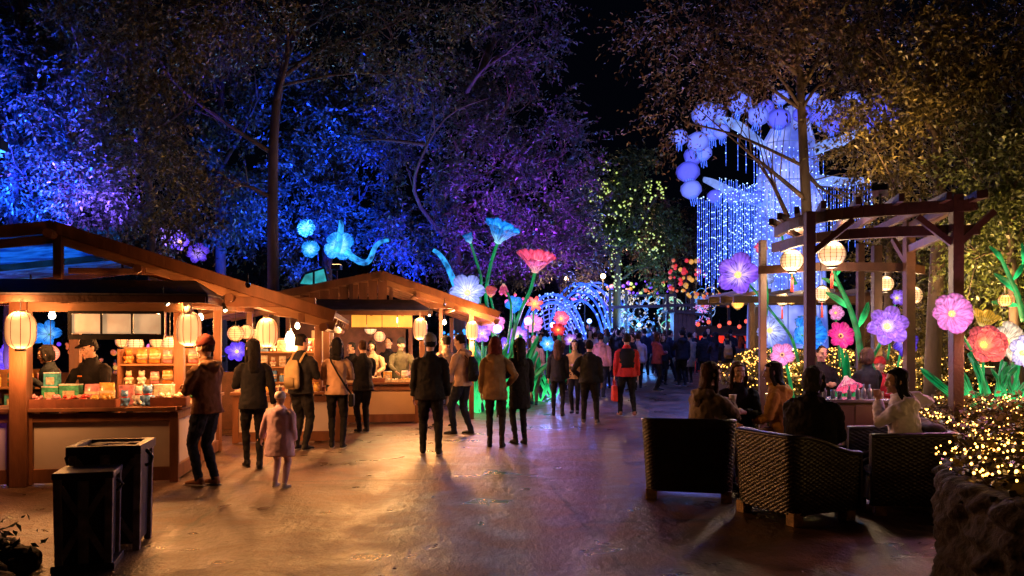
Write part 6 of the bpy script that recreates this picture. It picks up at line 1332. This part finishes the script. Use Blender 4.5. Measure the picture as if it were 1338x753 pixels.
tree('huge purple lit tree with a pale leaning branch above the second stall', 'broadleaf_tree', [GX(600, 27)] + W((600, 380, 27), (590, 300, 27), (600, 180, 27), (640, 60, 27)), [W((600, 330, 27), (530, 262, 24.5), (540, 240, 24.2), (546, 205, 24), (575, 160, 23.8), (590, 140, 23.6), (640, 128, 23.4)), W((560, 190, 24), (500, 182, 23.8), (470, 184, 23.6)), W((600, 220, 27), (660, 150, 26), (680, 80, 26)), W((598, 280, 27), (680, 230, 26), (730, 220, 26)), W((610, 120, 25), (630, 90, 24), (670, 65, 24))],
     [CL(560, 300, 26, 60, 45), CL(640, 240, 26, 60, 50), CL(700, 260, 26.5, 60, 55), CL(590, 190, 26, 60, 50), CL(680, 150, 26.5, 60, 45), CL(640, 80, 26.5, 60, 45), CL(740, 210, 27, 40, 45), CL(690, 50, 26.5, 50, 35), CL(520, 170, 27, 50, 45), CL(700, 330, 27, 60, 40), CL(620, 340, 27, 50, 40), CL(760, 300, 28, 40, 50), CL(560, 100, 26, 50, 40), CL(715, 10, 26.5, 30, 20)], 38000, (.09, .17), LF_P, .26, lr=.26)
tree('dark violet tree behind the arches of light', 'broadleaf_tree', [GX(735, 46)] + W((735, 380, 46), (740, 320, 46), (745, 260, 46)), [W((738, 340, 46), (700, 300, 46), (680, 280, 45)), W((738, 320, 46), (770, 290, 46), (790, 260, 45))],
     [CL(720, 300, 45, 45, 40), CL(760, 330, 45, 40, 35), CL(690, 340, 45, 40, 30), CL(780, 270, 46, 30, 35), CL(650, 320, 44, 40, 40)], 16000, (.14, .26), LF_P, .3)
gtree = tree('green tree hung with yellow green fairy lights beyond the arches', 'broadleaf_tree', [GX(806, 38)] + W((806, 380, 38), (808, 320, 38), (812, 250, 38), (815, 205, 38)), [W((806, 350, 38), (780, 300, 37.6), (770, 250, 37.6)), W((808, 330, 38), (840, 290, 37.6), (860, 250, 37.6))],
     [CL(800, 250, 38, 35, 40), CL(830, 290, 38, 35, 35), CL(785, 300, 38, 30, 35), CL(860, 300, 38.5, 30, 35), CL(830, 220, 38, 25, 25), CL(850, 350, 38.5, 30, 20)], 14000, (.12, .22), LF_G, .2)
tree('bare dark tree right of the green fairy light tree', 'broadleaf_tree', [GX(880, 42)] + W((880, 380, 42), (878, 320, 42), (872, 260, 42)), [W((880, 350, 42), (850, 300, 42), (840, 270, 42)), W((879, 330, 42), (905, 290, 42), (915, 260, 42))], [CL(885, 290, 42, 35, 40), CL(860, 330, 42, 35, 30), CL(900, 340, 42, 25, 30)], 7000, (.12, .22), LF_R, .25)
# right side
tree('slender dark forked tree rising through the pergola in front of the light curtain', 'broadleaf_tree', [GX(1062, 13)] + W((1058, 330, 13), (1052, 250, 13), (1048, 150, 13), (1042, 60, 13), (1036, -60, 13)), [W((1054, 262, 13), (1010, 225, 12.8), (978, 200, 12.6), (950, 175, 12.4)), W((1050, 220, 13), (1085, 262, 13.1), (1110, 275, 13.2)) if False else W((1052, 225, 13), (1070, 245, 13.1), (1100, 262, 13.2)), W((1030, 285, 12.8), (1010, 240, 12.8), (985, 205, 12.7)), W((1046, 120, 13), (1080, 60, 13), (1110, 0, 13)), W((1044, 100, 13), (1000, 60, 12.8), (950, 40, 12.6)), W((1040, 40, 13), (1010, 0, 13), (980, -40, 13))],
     [CL(980, 50, 12.8, 75, 40), CL(1060, 30, 13, 70, 40), CL(910, 90, 12.8, 45, 30), CL(900, 30, 12.8, 60, 25), CL(960, 90, 12.8, 40, 14), CL(1120, 60, 13, 50, 40), CL(885, 160, 12.8, 16, 22), CL(1120, 125, 13.2, 40, 22)], 15000, (.055, .10), LF_R, .105, droop=.3)
tree('tall tree at the right with a leaning dark trunk behind the pergola', 'broadleaf_tree', [GX(1215, 12.8)] + W((1222, 380, 12.8), (1230, 260, 12.8), (1222, 140, 12.6), (1205, 0, 12.4)), [W((1228, 250, 12.8), (1270, 190, 12.4), (1300, 120, 12.2)), W((1225, 180, 12.6), (1180, 120, 12.4), (1150, 60, 12.2)), W((1222, 130, 12.6), (1270, 60, 12.4), (1300, -20, 12.2)), W((1226, 300, 12.8), (1190, 270, 12.6), (1165, 262, 12.5))],
     [CL(1180, 40, 12.4, 70, 45), CL(1270, 60, 12.4, 65, 50), CL(1160, 120, 12.4, 55, 35), CL(1240, 130, 12.4, 60, 35), CL(1310, 130, 12, 45, 50), CL(1135, 205, 12.6, 42, 22), CL(1190, 200, 12.8, 45, 35), CL(1170, 240, 12.6, 35, 14), CL(1330, 30, 12, 40, 50)], 24000, (.055, .10), LF_O, .13)
tree('bushy olive tree overhanging the right edge of the picture', 'broadleaf_tree', [GX(1330, 11.6)] + W((1325, 380, 11.6), (1315, 260, 11.6), (1325, 140, 11.5)), [W((1318, 280, 11.6), (1285, 240, 11.4), (1262, 225, 11.3)), W((1316, 260, 11.6), (1350, 200, 11.4), (1370, 150, 11.3)), W((1322, 330, 11.6), (1290, 330, 11.5), (1270, 340, 11.4))],
     [CL(1300, 240, 11.4, 38, 30), CL(1330, 200, 11.4, 40, 40), CL(1310, 300, 11.6, 40, 30), CL(1280, 310, 12.4, 30, 28), CL(1330, 350, 11.8, 35, 30), CL(1275, 270, 12.2, 30, 22)], 17000, (.055, .10), LF_G, .08)
tree('brushy brown tree behind the pergola beams', 'broadleaf_tree', [GX(1160, 17)] + W((1160, 360, 17), (1165, 300, 17), (1160, 240, 17)), [W((1162, 320, 17), (1200, 290, 16.8), (1230, 280, 16.6)), W((1162, 310, 17), (1130, 290, 16.8), (1110, 300, 16.8)), W((1165, 330, 17), (1215, 340, 16.6), (1250, 330, 16.4)), W((1165, 350, 17), (1200, 365, 16.6), (1225, 352, 16.4))],
     [CL(1200, 310, 17, 45, 30), CL(1240, 350, 17, 40, 30), CL(1160, 330, 17.5, 35, 30), CL(1270, 400, 17, 40, 35)], 9000, (.07, .12), LF_O, .1)
bt = GX(1320, 16); 
for (px, py, Y, rx, rz, lb, n) in ((1290, 420, 15, 45, 35, 'round dark bush behind the near pergola post and coral flower', 6000), (1215, 440, 15.5, 35, 30, 'dark shrub behind the middle pergola posts', 5000), (640, 470, 25, 30, 14, 'low shrub between the stall and the flower bed', 2500)):
    b = GX(px, Y); t = thing('shrub', lb, 'shrub', b); MB().tube([(0, 0, 0), (0, 0, P(px, py, Y).z - b.z)], [.06, .02], 6).build('stem', BARK, t); crown([CL(px, py, Y, rx, rz)], n, (.06, .1), LF_O, t, np.array(b), name='foliage')
# ladder leaning in the right tree
ld = thing('ladder', 'pale metal ladder standing high against the right tree trunk', 'ladder', P(1237, 250, 13.6)); 
m = MB()
for x in (-.13, .13): m.tube([(x, 0, -1.4), (x, .0, 1.0)], .016, 6); 
m.build('side_rails', mat('pale_metal', (.45, .4, .32), .4, metal=.3), ld)
for k in range(8): MB().tube([(-.13, 0, -1.2 + k * .29), (.13, 0, -1.2 + k * .29)], .013, 6).build('rung', mat('pale_metal', (.45, .4, .32)), ld)
# yellow green fairy lights in the green tree
q = []
rq = random.Random(9)
for (px, py, rx, rz) in ((800, 250, 30, 40), (830, 290, 30, 35), (785, 300, 22, 30), (780, 250, 18, 20), (855, 250, 16, 16), (805, 350, 8, 30), (850, 320, 20, 20)):
    for k in range(34):
        a = rq.uniform(0, 6.28); r2 = rq.uniform(.1, 1) ** .5; q.append(P(px + rx * r2 * math.cos(a), py + rz * r2 * math.sin(a), 36.6 + rq.uniform(-.5, .8)))
bulbs(np.array([list(v) for v in q]), .038, 'fairy_light_string', 'yellow green fairy lights wound through the green tree beyond the arches', em('lime_bulb', (.55, .7, .03), 1.0, sample=False), wire=False)
# dark hillside woods that close the view
woods = []
for x in np.arange(-62, 75, 4.5): woods.append((x, 62 + 6 * math.sin(x * .4), 3.2 + 1.2 * math.sin(x * .9), 4.0, 3.2, 4.0 + abs(math.sin(x)) ))
for x in list(np.arange(-62, 6, 5)) + list(np.arange(34, 75, 5)): woods.append((x, 66, 11 + 2 * math.sin(x * .7), 4.5, 3.5, 4.5))
o = crown(woods, 70000, (.25, .5), LF_P, None, np.zeros(3), name='distant_woods'); tag(o, 'dark woods closing the view behind the festival ground', 'woods', kind='stuff')
# ---------------------------------------------------------------- assumed coloured floodlights for the trees, fixtures unseen
def assumed_flood(px, Y, tgt, col, power, label, spot=80, dz=.15, pz=None):
    b = GX(px, Y); 
    if pz is not None: b.z = pz
    loc = b + Vector((0, 0, dz + .12)); d = (Vector(tgt) - loc).normalized(); t = thing('flood_lamp', label, 'floodlight', b, 0, 'coloured floodlights aimed at the trees')
    M3 = d.to_track_quat('Z', 'Y').to_matrix()
    MB().box((0, 0, dz + .08), (.2, .14, .1), M=M3).build('lamp_housing', BLACKP, t); g = em('flood_glass_%d%d%d' % tuple(int(c * 9) for c in col), col, 6)
    MB().box(Vector((0, 0, dz + .08)) + d * .056, (.17, .11, .008), M=M3).build('lamp_glass', g, t); MB().tube([(0, 0, 0), (0, 0, dz + .03)], .02, 6).build('stand', BLACKP, t)
    l = lamp('SPOT', Vector((0, 0, dz + .08)) + d * .1, col, power, .12, spot=spot, blend=.8, parent=t); l.rotation_euler = d.to_track_quat('-Z', 'Y').to_euler()
BLU_, VIO, CYN, AMB, PUR = (.004, .035, 1), (.10, .045, 1), (.01, .16, 1), (1, .54, .19), (.28, .03, .9)
assumed_flood(40, 15.0, P(40, 130, 17), BLU_, 9500, 'blue floodlight behind the left bay of the near stall, aimed at the far left tree', 84, dz=3.25)  # assumed fixtures, no lamp visible; placed to give the trees their coloured light
assumed_flood(120, 15.6, P(110, 120, 17.5), VIO, 3200, 'violet blue floodlight behind the near stall', 90, dz=3.3)
assumed_flood(290, 23.5, P(290, 180, 27), BLU_, 7000, 'blue floodlight far behind the near stall', 62, dz=1)
assumed_flood(400, 24.8, P(410, 220, 28), BLU_, 20000, 'blue floodlight under the butterfly lantern', 60, dz=1.4)
assumed_flood(500, 24.5, P(500, 220, 28), BLU_, 10000, 'second blue floodlight behind the second stall', 58, dz=1)
assumed_flood(590, 23.0, P(600, 220, 26), (.05, .04, 1), 4200, 'violet blue floodlight in the flower bed, left', 62, dz=.4)
assumed_flood(700, 24.0, P(690, 230, 26.5), PUR, 4600, 'purple floodlight in the flower bed, right', 66, dz=.4)
assumed_flood(760, 38.0, P(730, 310, 45), PUR, 5000, 'purple floodlight between the arches', 90, dz=.4)
assumed_flood(810, 35.5, P(815, 270, 38), (.5, .8, .1), 700, 'green floodlight at the foot of the green tree', 80, dz=.3)
assumed_flood(1150, 11.4, P(1160, 60, 12.6), AMB, 170, 'amber floodlight on the pergola roof aimed into the right trees', 100, dz=.15, pz=3.5)
assumed_flood(1290, 11.2, P(1290, 200, 12), AMB, 650, 'amber floodlight behind the coral flower aimed up the right trees', 100, dz=1.2)
assumed_flood(1010, 12.2, P(970, 40, 12.8), (1, .5, .24), 220, 'dim orange floodlight by the low hedge', 90, dz=.8)
assumed_flood(1185, 15.6, P(1200, 320, 17), AMB, 500, 'amber floodlight in the brush behind the pergola', 100, dz=.8)
assumed_flood(160, 12.6, P(230, 100, 14.4), AMB, 80, 'amber floodlight up on the near stall roof', 100, dz=.2, pz=2.75)
assumed_flood(440, 18.2, P(450, 90, 18.6), AMB, 14, 'amber floodlight behind the second stall gable', 100, dz=.3, pz=2.9)
# ---------------------------------------------------------------- goods on counters and shelves
GC = {'gold': (.75, .45, .10), 'white': (.75, .70, .62), 'green': (.08, .42, .22), 'pink': (.70, .28, .32), 'red': (.60, .05, .04), 'blue': (.12, .30, .65), 'orange': (.75, .28, .06), 'brown': (.28, .13, .06), 'teal': (.10, .45, .45), 'cream': (.72, .58, .38), 'purple': (.35, .15, .5)}
def gm(c): return mat('glossy_wrap_' + c, GC[c], .25, .45, 22, .4, 30, coat=.4)
KR = mat('crate_wood', (.22, .07, .035), .6, .3, 10)
CLRL = mat('clear_lid', (.5, .55, .55), .1, .1, spec=.9)
gr_ = random.Random(77)
def goods(kind, c, p, rz, s, label, group):
    s *= 1.2 if 'shelf' not in group else 1.0
    t = thing({'box': 'gift_box', 'pack': 'snack_packet', 'jar': 'glass_jar', 'crate': 'wooden_crate', 'toy': 'plush_toy', 'tray': 'food_tray', 'bag': 'paper_bag'}[kind], label, {'box': 'box', 'pack': 'packet', 'jar': 'jar', 'crate': 'crate', 'toy': 'toy', 'tray': 'tray', 'bag': 'bag'}[kind], p, rz, group); m = MB()
    if kind == 'box':
        m.box((0, 0, s * .55), (s, s * .6, s * 1.1)); m.build('carton', gm(c), t, bevel=.006)
        MB().box((0, -s * .302, s * .55), (s * .6, .004, s * .5)).build('window', gm('cream'), t); MB().box((0, 0, s * 1.12), (s * 1.02, s * .62, s * .08)).build('lid', gm('white'), t, bevel=.004)
    elif kind == 'pack':
        m.tube([(0, 0, 0), (0, 0, s * .12), (0, 0, s * .6), (0, 0, s * 1.1), (0, 0, s * 1.22)], [(s * .36, s * .03), (s * .42, s * .18), (s * .43, s * .24), (s * .40, s * .12), (s * .38, s * .012)], 12, xref=(1, 0, 0)); m.build('wrapper', gm(c), t, smooth=True)
        MB().tube([(0, 0, s * .35), (0, 0, s * .8)], [(s * .435, s * .243), (s * .432, s * .215)], 12, xref=(1, 0, 0)).build('paper_label', gm('cream' if c != 'cream' else 'red'), t, smooth=True)
    elif kind == 'jar':
        m.lathe((0, 0, 0), [(s * .34, 0), (s * .38, s * .08), (s * .38, s * .7), (s * .28, s * .82)], 14); m.build('jar_body', gm(c), t, smooth=True)
        MB().lathe((0, 0, s * .82), [(s * .31, 0), (s * .31, s * .16)], 14).build('lid', gm('gold'), t, smooth=True)
    elif kind in ('crate', 'tray'):
        a, b, h = s * 1.5, s, s * (.42 if kind == 'crate' else .22); bm_ = KR if kind == 'crate' else gm('cream')
        for (x, y, dx, dy) in ((0, -b / 2, a, .015), (0, b / 2, a, .015), (-a / 2, 0, .015, b - .016), (a / 2, 0, .015, b - .016)): m.box((x, y, h / 2), (dx, dy, h))
        m.box((0, 0, .008), (a - .016, b - .016, .012)); m.build('sides', bm_, t)
        m = MB()
        for k in range(14): m.ball((gr_.uniform(-.4, .4) * a, gr_.uniform(-.34, .34) * b, h * .8 + gr_.uniform(0, .5) * h), (s * gr_.uniform(.09, .15),) * 2 + (s * gr_.uniform(.07, .14),), 8, 6)
        m.build('contents', gm(c), t, smooth=True)['kind'] = 'stuff'
    elif kind == 'toy':
        m.ball((0, 0, s * .4), (s * .36, s * .32, s * .4), 12, 8); m.ball((0, -.01, s * .95), (s * .3, s * .28, s * .27), 12, 8)
        for q in (-1, 1): m.ball((q * s * .2, 0, s * 1.2), s * .1); m.ball((q * s * .34, -s * .1, s * .5), (s * .1, s * .14, s * .16)); m.ball((q * s * .2, -s * .25, s * .1), (s * .13, s * .18, s * .1))
        fused(m, 'plush_body', gm(c), t, .012, 1)
        m = MB(); m.tube([(0, 0, s * .66), (0, 0, s * .74)], s * .27, 12); m.build('ribbon', gm('red' if c != 'red' else 'white'), t, smooth=True)
    else:
        m.hexa([(-s * .35, -s * .2, 0), (s * .35, -s * .2, 0), (s * .35, s * .2, 0), (-s * .35, s * .2, 0), (-s * .38, -s * .12, s), (s * .38, -s * .12, s), (s * .38, s * .12, s), (-s * .38, s * .12, s)]); m.build('bag_body', gm(c), t, bevel=.006)
        MB().tube([(-s * .15, -s * .13, s), (-s * .12, -s * .12, s * 1.25), (s * .12, -s * .12, s * 1.25), (s * .15, -s * .13, s)], .005, 5).build('handle', gm('brown'), t)
    return t
ORD = ['first', 'second', 'third', 'fourth', 'fifth', 'sixth', 'seventh', 'eighth', 'ninth', 'tenth', 'eleventh', 'twelfth', 'thirteenth', 'fourteenth', 'fifteenth', 'sixteenth']
# near stall front counter
zc = .908; g = 'goods on the near stall front counter'
for (kd, c, u, w_, z, s, lb) in (
    ('crate', 'pink', -1.46, .10, 0, .20, 'small crate of pink sweets at the left end of the near counter'), ('box', 'green', -1.50, .38, 0, .17, 'green gift box with white lid, back left of the near counter'), ('box', 'green', -1.28, .36, 0, .19, 'taller green gift box beside the smaller green one'),
    ('box', 'teal', -1.50, .38, .21, .14, 'teal box stacked on the green gift box'), ('crate', 'red', -1.14, .08, 0, .2, 'dark crate of red snacks in front of the green boxes'), ('pack', 'pink', -1.02, .3, 0, .18, 'pink snack packet standing before the vendor'), ('pack', 'gold', -.86, .32, 0, .19, 'gold snack packet standing before the vendor'),
    ('crate', 'gold', -.82, .07, 0, .19, 'dark crate of golden snacks in front of the vendor'), ('toy', 'blue', -.60, .14, 0, .13, 'small blue plush toy on the near counter'), ('toy', 'white', -.48, .30, 0, .16, 'white plush toy on the near counter'), ('toy', 'blue', -.34, .14, 0, .17, 'bigger blue plush toy near the counter corner'),
    ('box', 'cream', -.20, .36, 0, .18, 'cream box at the right end of the near counter'), ('crate', 'cream', -.08, .14, 0, .22, 'wooden crate of cream packets at the counter corner'), ('bag', 'pink', -.66, .44, 0, .2, 'pink paper bag behind the blue plush toy'), ('jar', 'orange', -.30, .46, 0, .15, 'orange jar behind the bigger blue plush toy'), ('jar', 'gold', -1.12, .46, 0, .15, 'golden jar behind the pink packet')):
    goods(kd, c, S1(u, w_, zc + z), R(9 + gr_.uniform(-12, 12)), s, lb, g)
g = 'goods on the near stall side counter'
cols = ['gold', 'white', 'orange', 'cream', 'pink', 'green', 'gold', 'red', 'white', 'gold', 'cream', 'orange', 'teal', 'gold']
for k in range(14):
    kd = ['pack', 'box', 'jar', 'crate', 'pack', 'toy'][k % 6]; c = cols[k]
    goods(kd, c, S1(-.22 if kd == 'crate' else (-.10 if k % 2 else -.32), .72 + k * .145, .911), R(99 + gr_.uniform(-10, 10)), .15 if kd != 'crate' else .12, '%s %s, %s item back along the near side counter' % (c, {'pack': 'packet', 'box': 'box', 'jar': 'jar', 'crate': 'crate', 'toy': 'plush toy'}[kd], ORD[k]), g)
# wooden tier at the corner
def rack(name_lb, S, u0, u1, w_, zs, th, cols, kinds, s, grp, where, rz, n, back=True):
    c = S((u0 + u1) / 2, w_, 0); t = thing('display_shelf', name_lb, 'shelf', c, R(rz)); L_ = u1 - u0
    for z in zs: MB().box((0, 0, z), (L_, .26, .025)).build('shelf_board', WOODL, t)
    for x in (-L_ / 2, L_ / 2): MB().box((x, 0, max(zs) / 2 + .1), (.04, .28, max(zs) + .25)).build('side_panel', WOOD, t)
    if back: MB().box((0, .14, (zs[0] + zs[-1]) / 2 + .1), (L_, .015, zs[-1] - zs[0] + .3)).build('back_panel', WOODL, t)
    rows = ['bottom', 'second', 'third', 'fourth', 'fifth'] if len(zs) > 1 else ['only']
    for j, z in enumerate(zs):
        for k in range(n):
            c_ = gr_.choice(cols); kd = gr_.choice(kinds); u = u0 + L_ * (k + .6) / (n + .2)
            goods(kd, c_, S(u, w_ - .03, z + .0135), R(rz + gr_.uniform(-10, 10)), s * gr_.uniform(.85, 1.1), '%s %s, %s from left, %s shelf %s' % (c_, {'pack': 'packet', 'box': 'box', 'jar': 'jar', 'toy': 'plush toy', 'bag': 'bag'}[kd], ORD[k], rows[j], where), grp)
rack('tall wooden shelf of golden packets behind the near stall vendor', S1, -1.25, -.15, 2.3, (.75, 1.05, 1.35), 0, ['gold', 'cream', 'orange', 'white', 'gold', 'pink'], ['pack', 'box', 'jar', 'toy'], .17, 'goods on the shelf behind the near vendor', 'behind the near vendor', 9, 6)
rack('long packed shelf under the bare bulb behind the rear counter of the near stall', S1, .15, 1.3, 4.9, (.95, 1.22, 1.49), 0, ['white', 'cream', 'gold', 'blue', 'white', 'pink'], ['pack', 'box', 'jar', 'toy'], .16, 'goods on the bulb lit shelf', 'under the bare bulb', 9, 7)
rack('low shelf of colourful packets in the left bay of the near stall', S1, -3.3, -2.0, 1.9, (.75, 1.05), 0, ['green', 'pink', 'teal', 'gold', 'purple'], ['pack', 'box', 'jar'], .17, 'goods on the left bay shelf', 'in the left bay', 9, 6)
g = 'trays on the rear counter of the near stall'
for k in range(8): goods(['tray', 'box', 'jar', 'crate'][k % 4], ['white', 'cream', 'gold', 'orange'][(k * 3) % 4], S1(.2 + k * .2, 3.88 + .1 * (k % 2), .849), R(9), .13, '%s piece from the left on the rear counter of the near stall, %s' % (ORD[k], ['white', 'cream', 'gold', 'orange'][(k * 3) % 4]), g)
g = 'food trays on the second stall counter'
for k in range(9):
    goods('tray' if k % 3 else 'crate', ['cream', 'white', 'gold'][k % 3], S2(-2.55 + k * .29, .02, .849), R(10), .165, '%s tray from the left, front row of the second stall counter' % ORD[k], g)
for k in range(7): goods(['pack', 'jar', 'box'][k % 3], ['cream', 'gold', 'white', 'orange'][k % 4], S2(-2.4 + k * .36, .34, .849), R(10), .15, '%s piece from the left, back row of the second stall counter' % ORD[k], g)
# small lanterns strung inside the stalls
for k, (px, py, Y, c, wd) in enumerate(((160, 446, 14.8, 'orange', .24), (177, 449, 13.6, 'ivory', .25), (206, 446, 14.2, 'orange', .25), (222, 449, 13.2, 'ivory', .24), (308, 436, 15.4, 'orange', .3), (322, 434, 15.9, 'orange', .28), (333, 438, 16.3, 'orange', .26), (66, 462, 13.6, 'pink', .28), (484, 430, 21.0, 'ivory', .3), (496, 440, 20.6, 'orange', .28))):
    lantern(P(px, py, Y), wd, wd * .92, LSHR if c == 'ivory' else LSH if c == 'orange' else em('pink_lantern_paper', (1, .22, .16), 1.0, face=.8, base=(.5, .3, .3)), '%s round lantern, %s of the string inside the %s stall' % (c, ORD[k], 'second' if k > 7 else 'near'), 'small round lanterns strung inside the stalls', top=2.4, power=9, round_=True, ribs=8)
# coloured glow seen through the stalls
flower(64, 437, 19, .62, 'cyan', 'turquoise lantern flower seen through the left bay of the near stall', (.1, -1, .2), 5, 30, .6, .5, centre=None, st=.6, stem=((66, 460, 19), (66, 500, 19)), light=40)
flower(12, 470, 17, .6, 'violet', 'violet lantern flower at the far left behind the near stall', (.3, -1, .2), 6, 30, .6, .5, st=.8, light=90)
flower(222, 462, 19, .55, 'blue', 'blue lantern flower seen between the posts of the near stall', (.1, -1, .2), 6, 25, .6, .5, st=.9, light=40)
flower(310, 460, 19.5, .5, 'violet', 'violet lantern flower seen past the corner post of the near stall', (.1, -1, .2), 6, 25, .6, .5, st=.9, light=30)
flower(424, 440, 24, .6, 'violet', 'violet lantern flower seen in the gap between the two stalls', (.1, -1, .2), 6, 25, .6, .5, st=.8, light=40)
for k, (px, py, Y, c) in enumerate(((150, 470, 19, [GO, OR]), (190, 462, 20, [GO, em('pink_fabric', (1, .15, .5), .9)]), (245, 470, 19.5, [GO, OR]), (100, 455, 20, [VI, OR]), (590, 440, 23, [VI, CY]))): clump(px, py, Y, 7, .22, c, 'glowing lantern cluster seen %s' % ['behind the vendor', 'through the back of the near stall', 'past the awning corner post', 'between the vendor and the left bay', 'below the right eave of the second stall'][k], 30 + k, 1.6, .6)
lamp('POINT', (-.05, 0, 0), (.4, .08, 1), 0.001, .1) if False else None
t = thing('flood_lamp', 'small violet floodlight on the ground at the far left of the near stall', 'floodlight', (-7.2, 8.2, 0)); MB().box((0, 0, .1), (.2, .16, .12)).build('lamp_housing', BLACKP, t); MB().box((.04, .085, .12), (.12, .01, .08)).build('lamp_glass', em('violet_glass', (.3, .05, 1), 5), t)  # assumed lamp, placed for the violet light on the leftmost counter panel
l = lamp('SPOT', (.0, .12, .15), (.35, .06, 1), 45, .1, spot=80, blend=.8, parent=t); l.rotation_euler = Vector((.1, 1, .3)).to_track_quat('-Z', 'Y').to_euler()
# blue floodlight added to light up the translucent roof sheets
b = S1(-3.3, 3.2, 3.05); t = thing('flood_lamp', 'blue floodlight on a mast above the translucent roof of the near stall', 'floodlight', b)
MB().box((0, 0, 1.6), (.25, .2, .15)).build('lamp_housing', BLACKP, t); MB().tube([(0, 0, -.35), (0, 0, 1.55)], .02, 6).build('mast', BLACKP, t); MB().box((0, 0, 1.515), (.2, .15, .01)).build('lamp_glass', em('flood_glass_019', (.02, .2, 1), 6), t)
l = lamp('SPOT', (0, 0, 1.45), (.05, .28, 1), 1800, .1, spot=130, blend=.7, parent=t)
# planted rock bed at the lower left corner
t = thing('rock_border', 'low border of dark rocks at the lower left corner', 'rocks', (-3.75, 6.5, 0)); rq = random.Random(8)
for k, (x, y, r0) in enumerate(((-.75, -.25, .2), (-.42, -.42, .18), (-.08, -.62, .2), (.05, -.2, .16), (-.35, .1, .17), (-.7, .3, .2), (-1.1, .1, .2), (.22, -.85, .15))):
    m = MB(); m.ball((0, 0, .05), (r0 * 1.3, r0, r0 * .7), 14, 10); o = fused(m, 'rock', STONE, t, .02, 1, .08, .12); o.location = (x, y, 0); o.rotation_euler = (0, 0, rq.uniform(0, 3))
t = thing('low_plant', 'dark leafy plants growing between the rocks at the lower left corner', 'plant', (-4.2, 6.3, 0))
n = 700; p = np.column_stack([rng.normal(-.1, .3, n), rng.normal(-.1, .22, n), rng.uniform(.05, .3, n)]); d = np.column_stack([rng.normal(size=n), rng.normal(size=n), rng.uniform(.2, 1.2, n)])
leaf_mesh(p, d, rng.normal(size=(n, 3)), rng.uniform(.05, .12, n), .35, 'leaves', leafmat('dark_plant_leaf', (.03, .05, .015)), t)
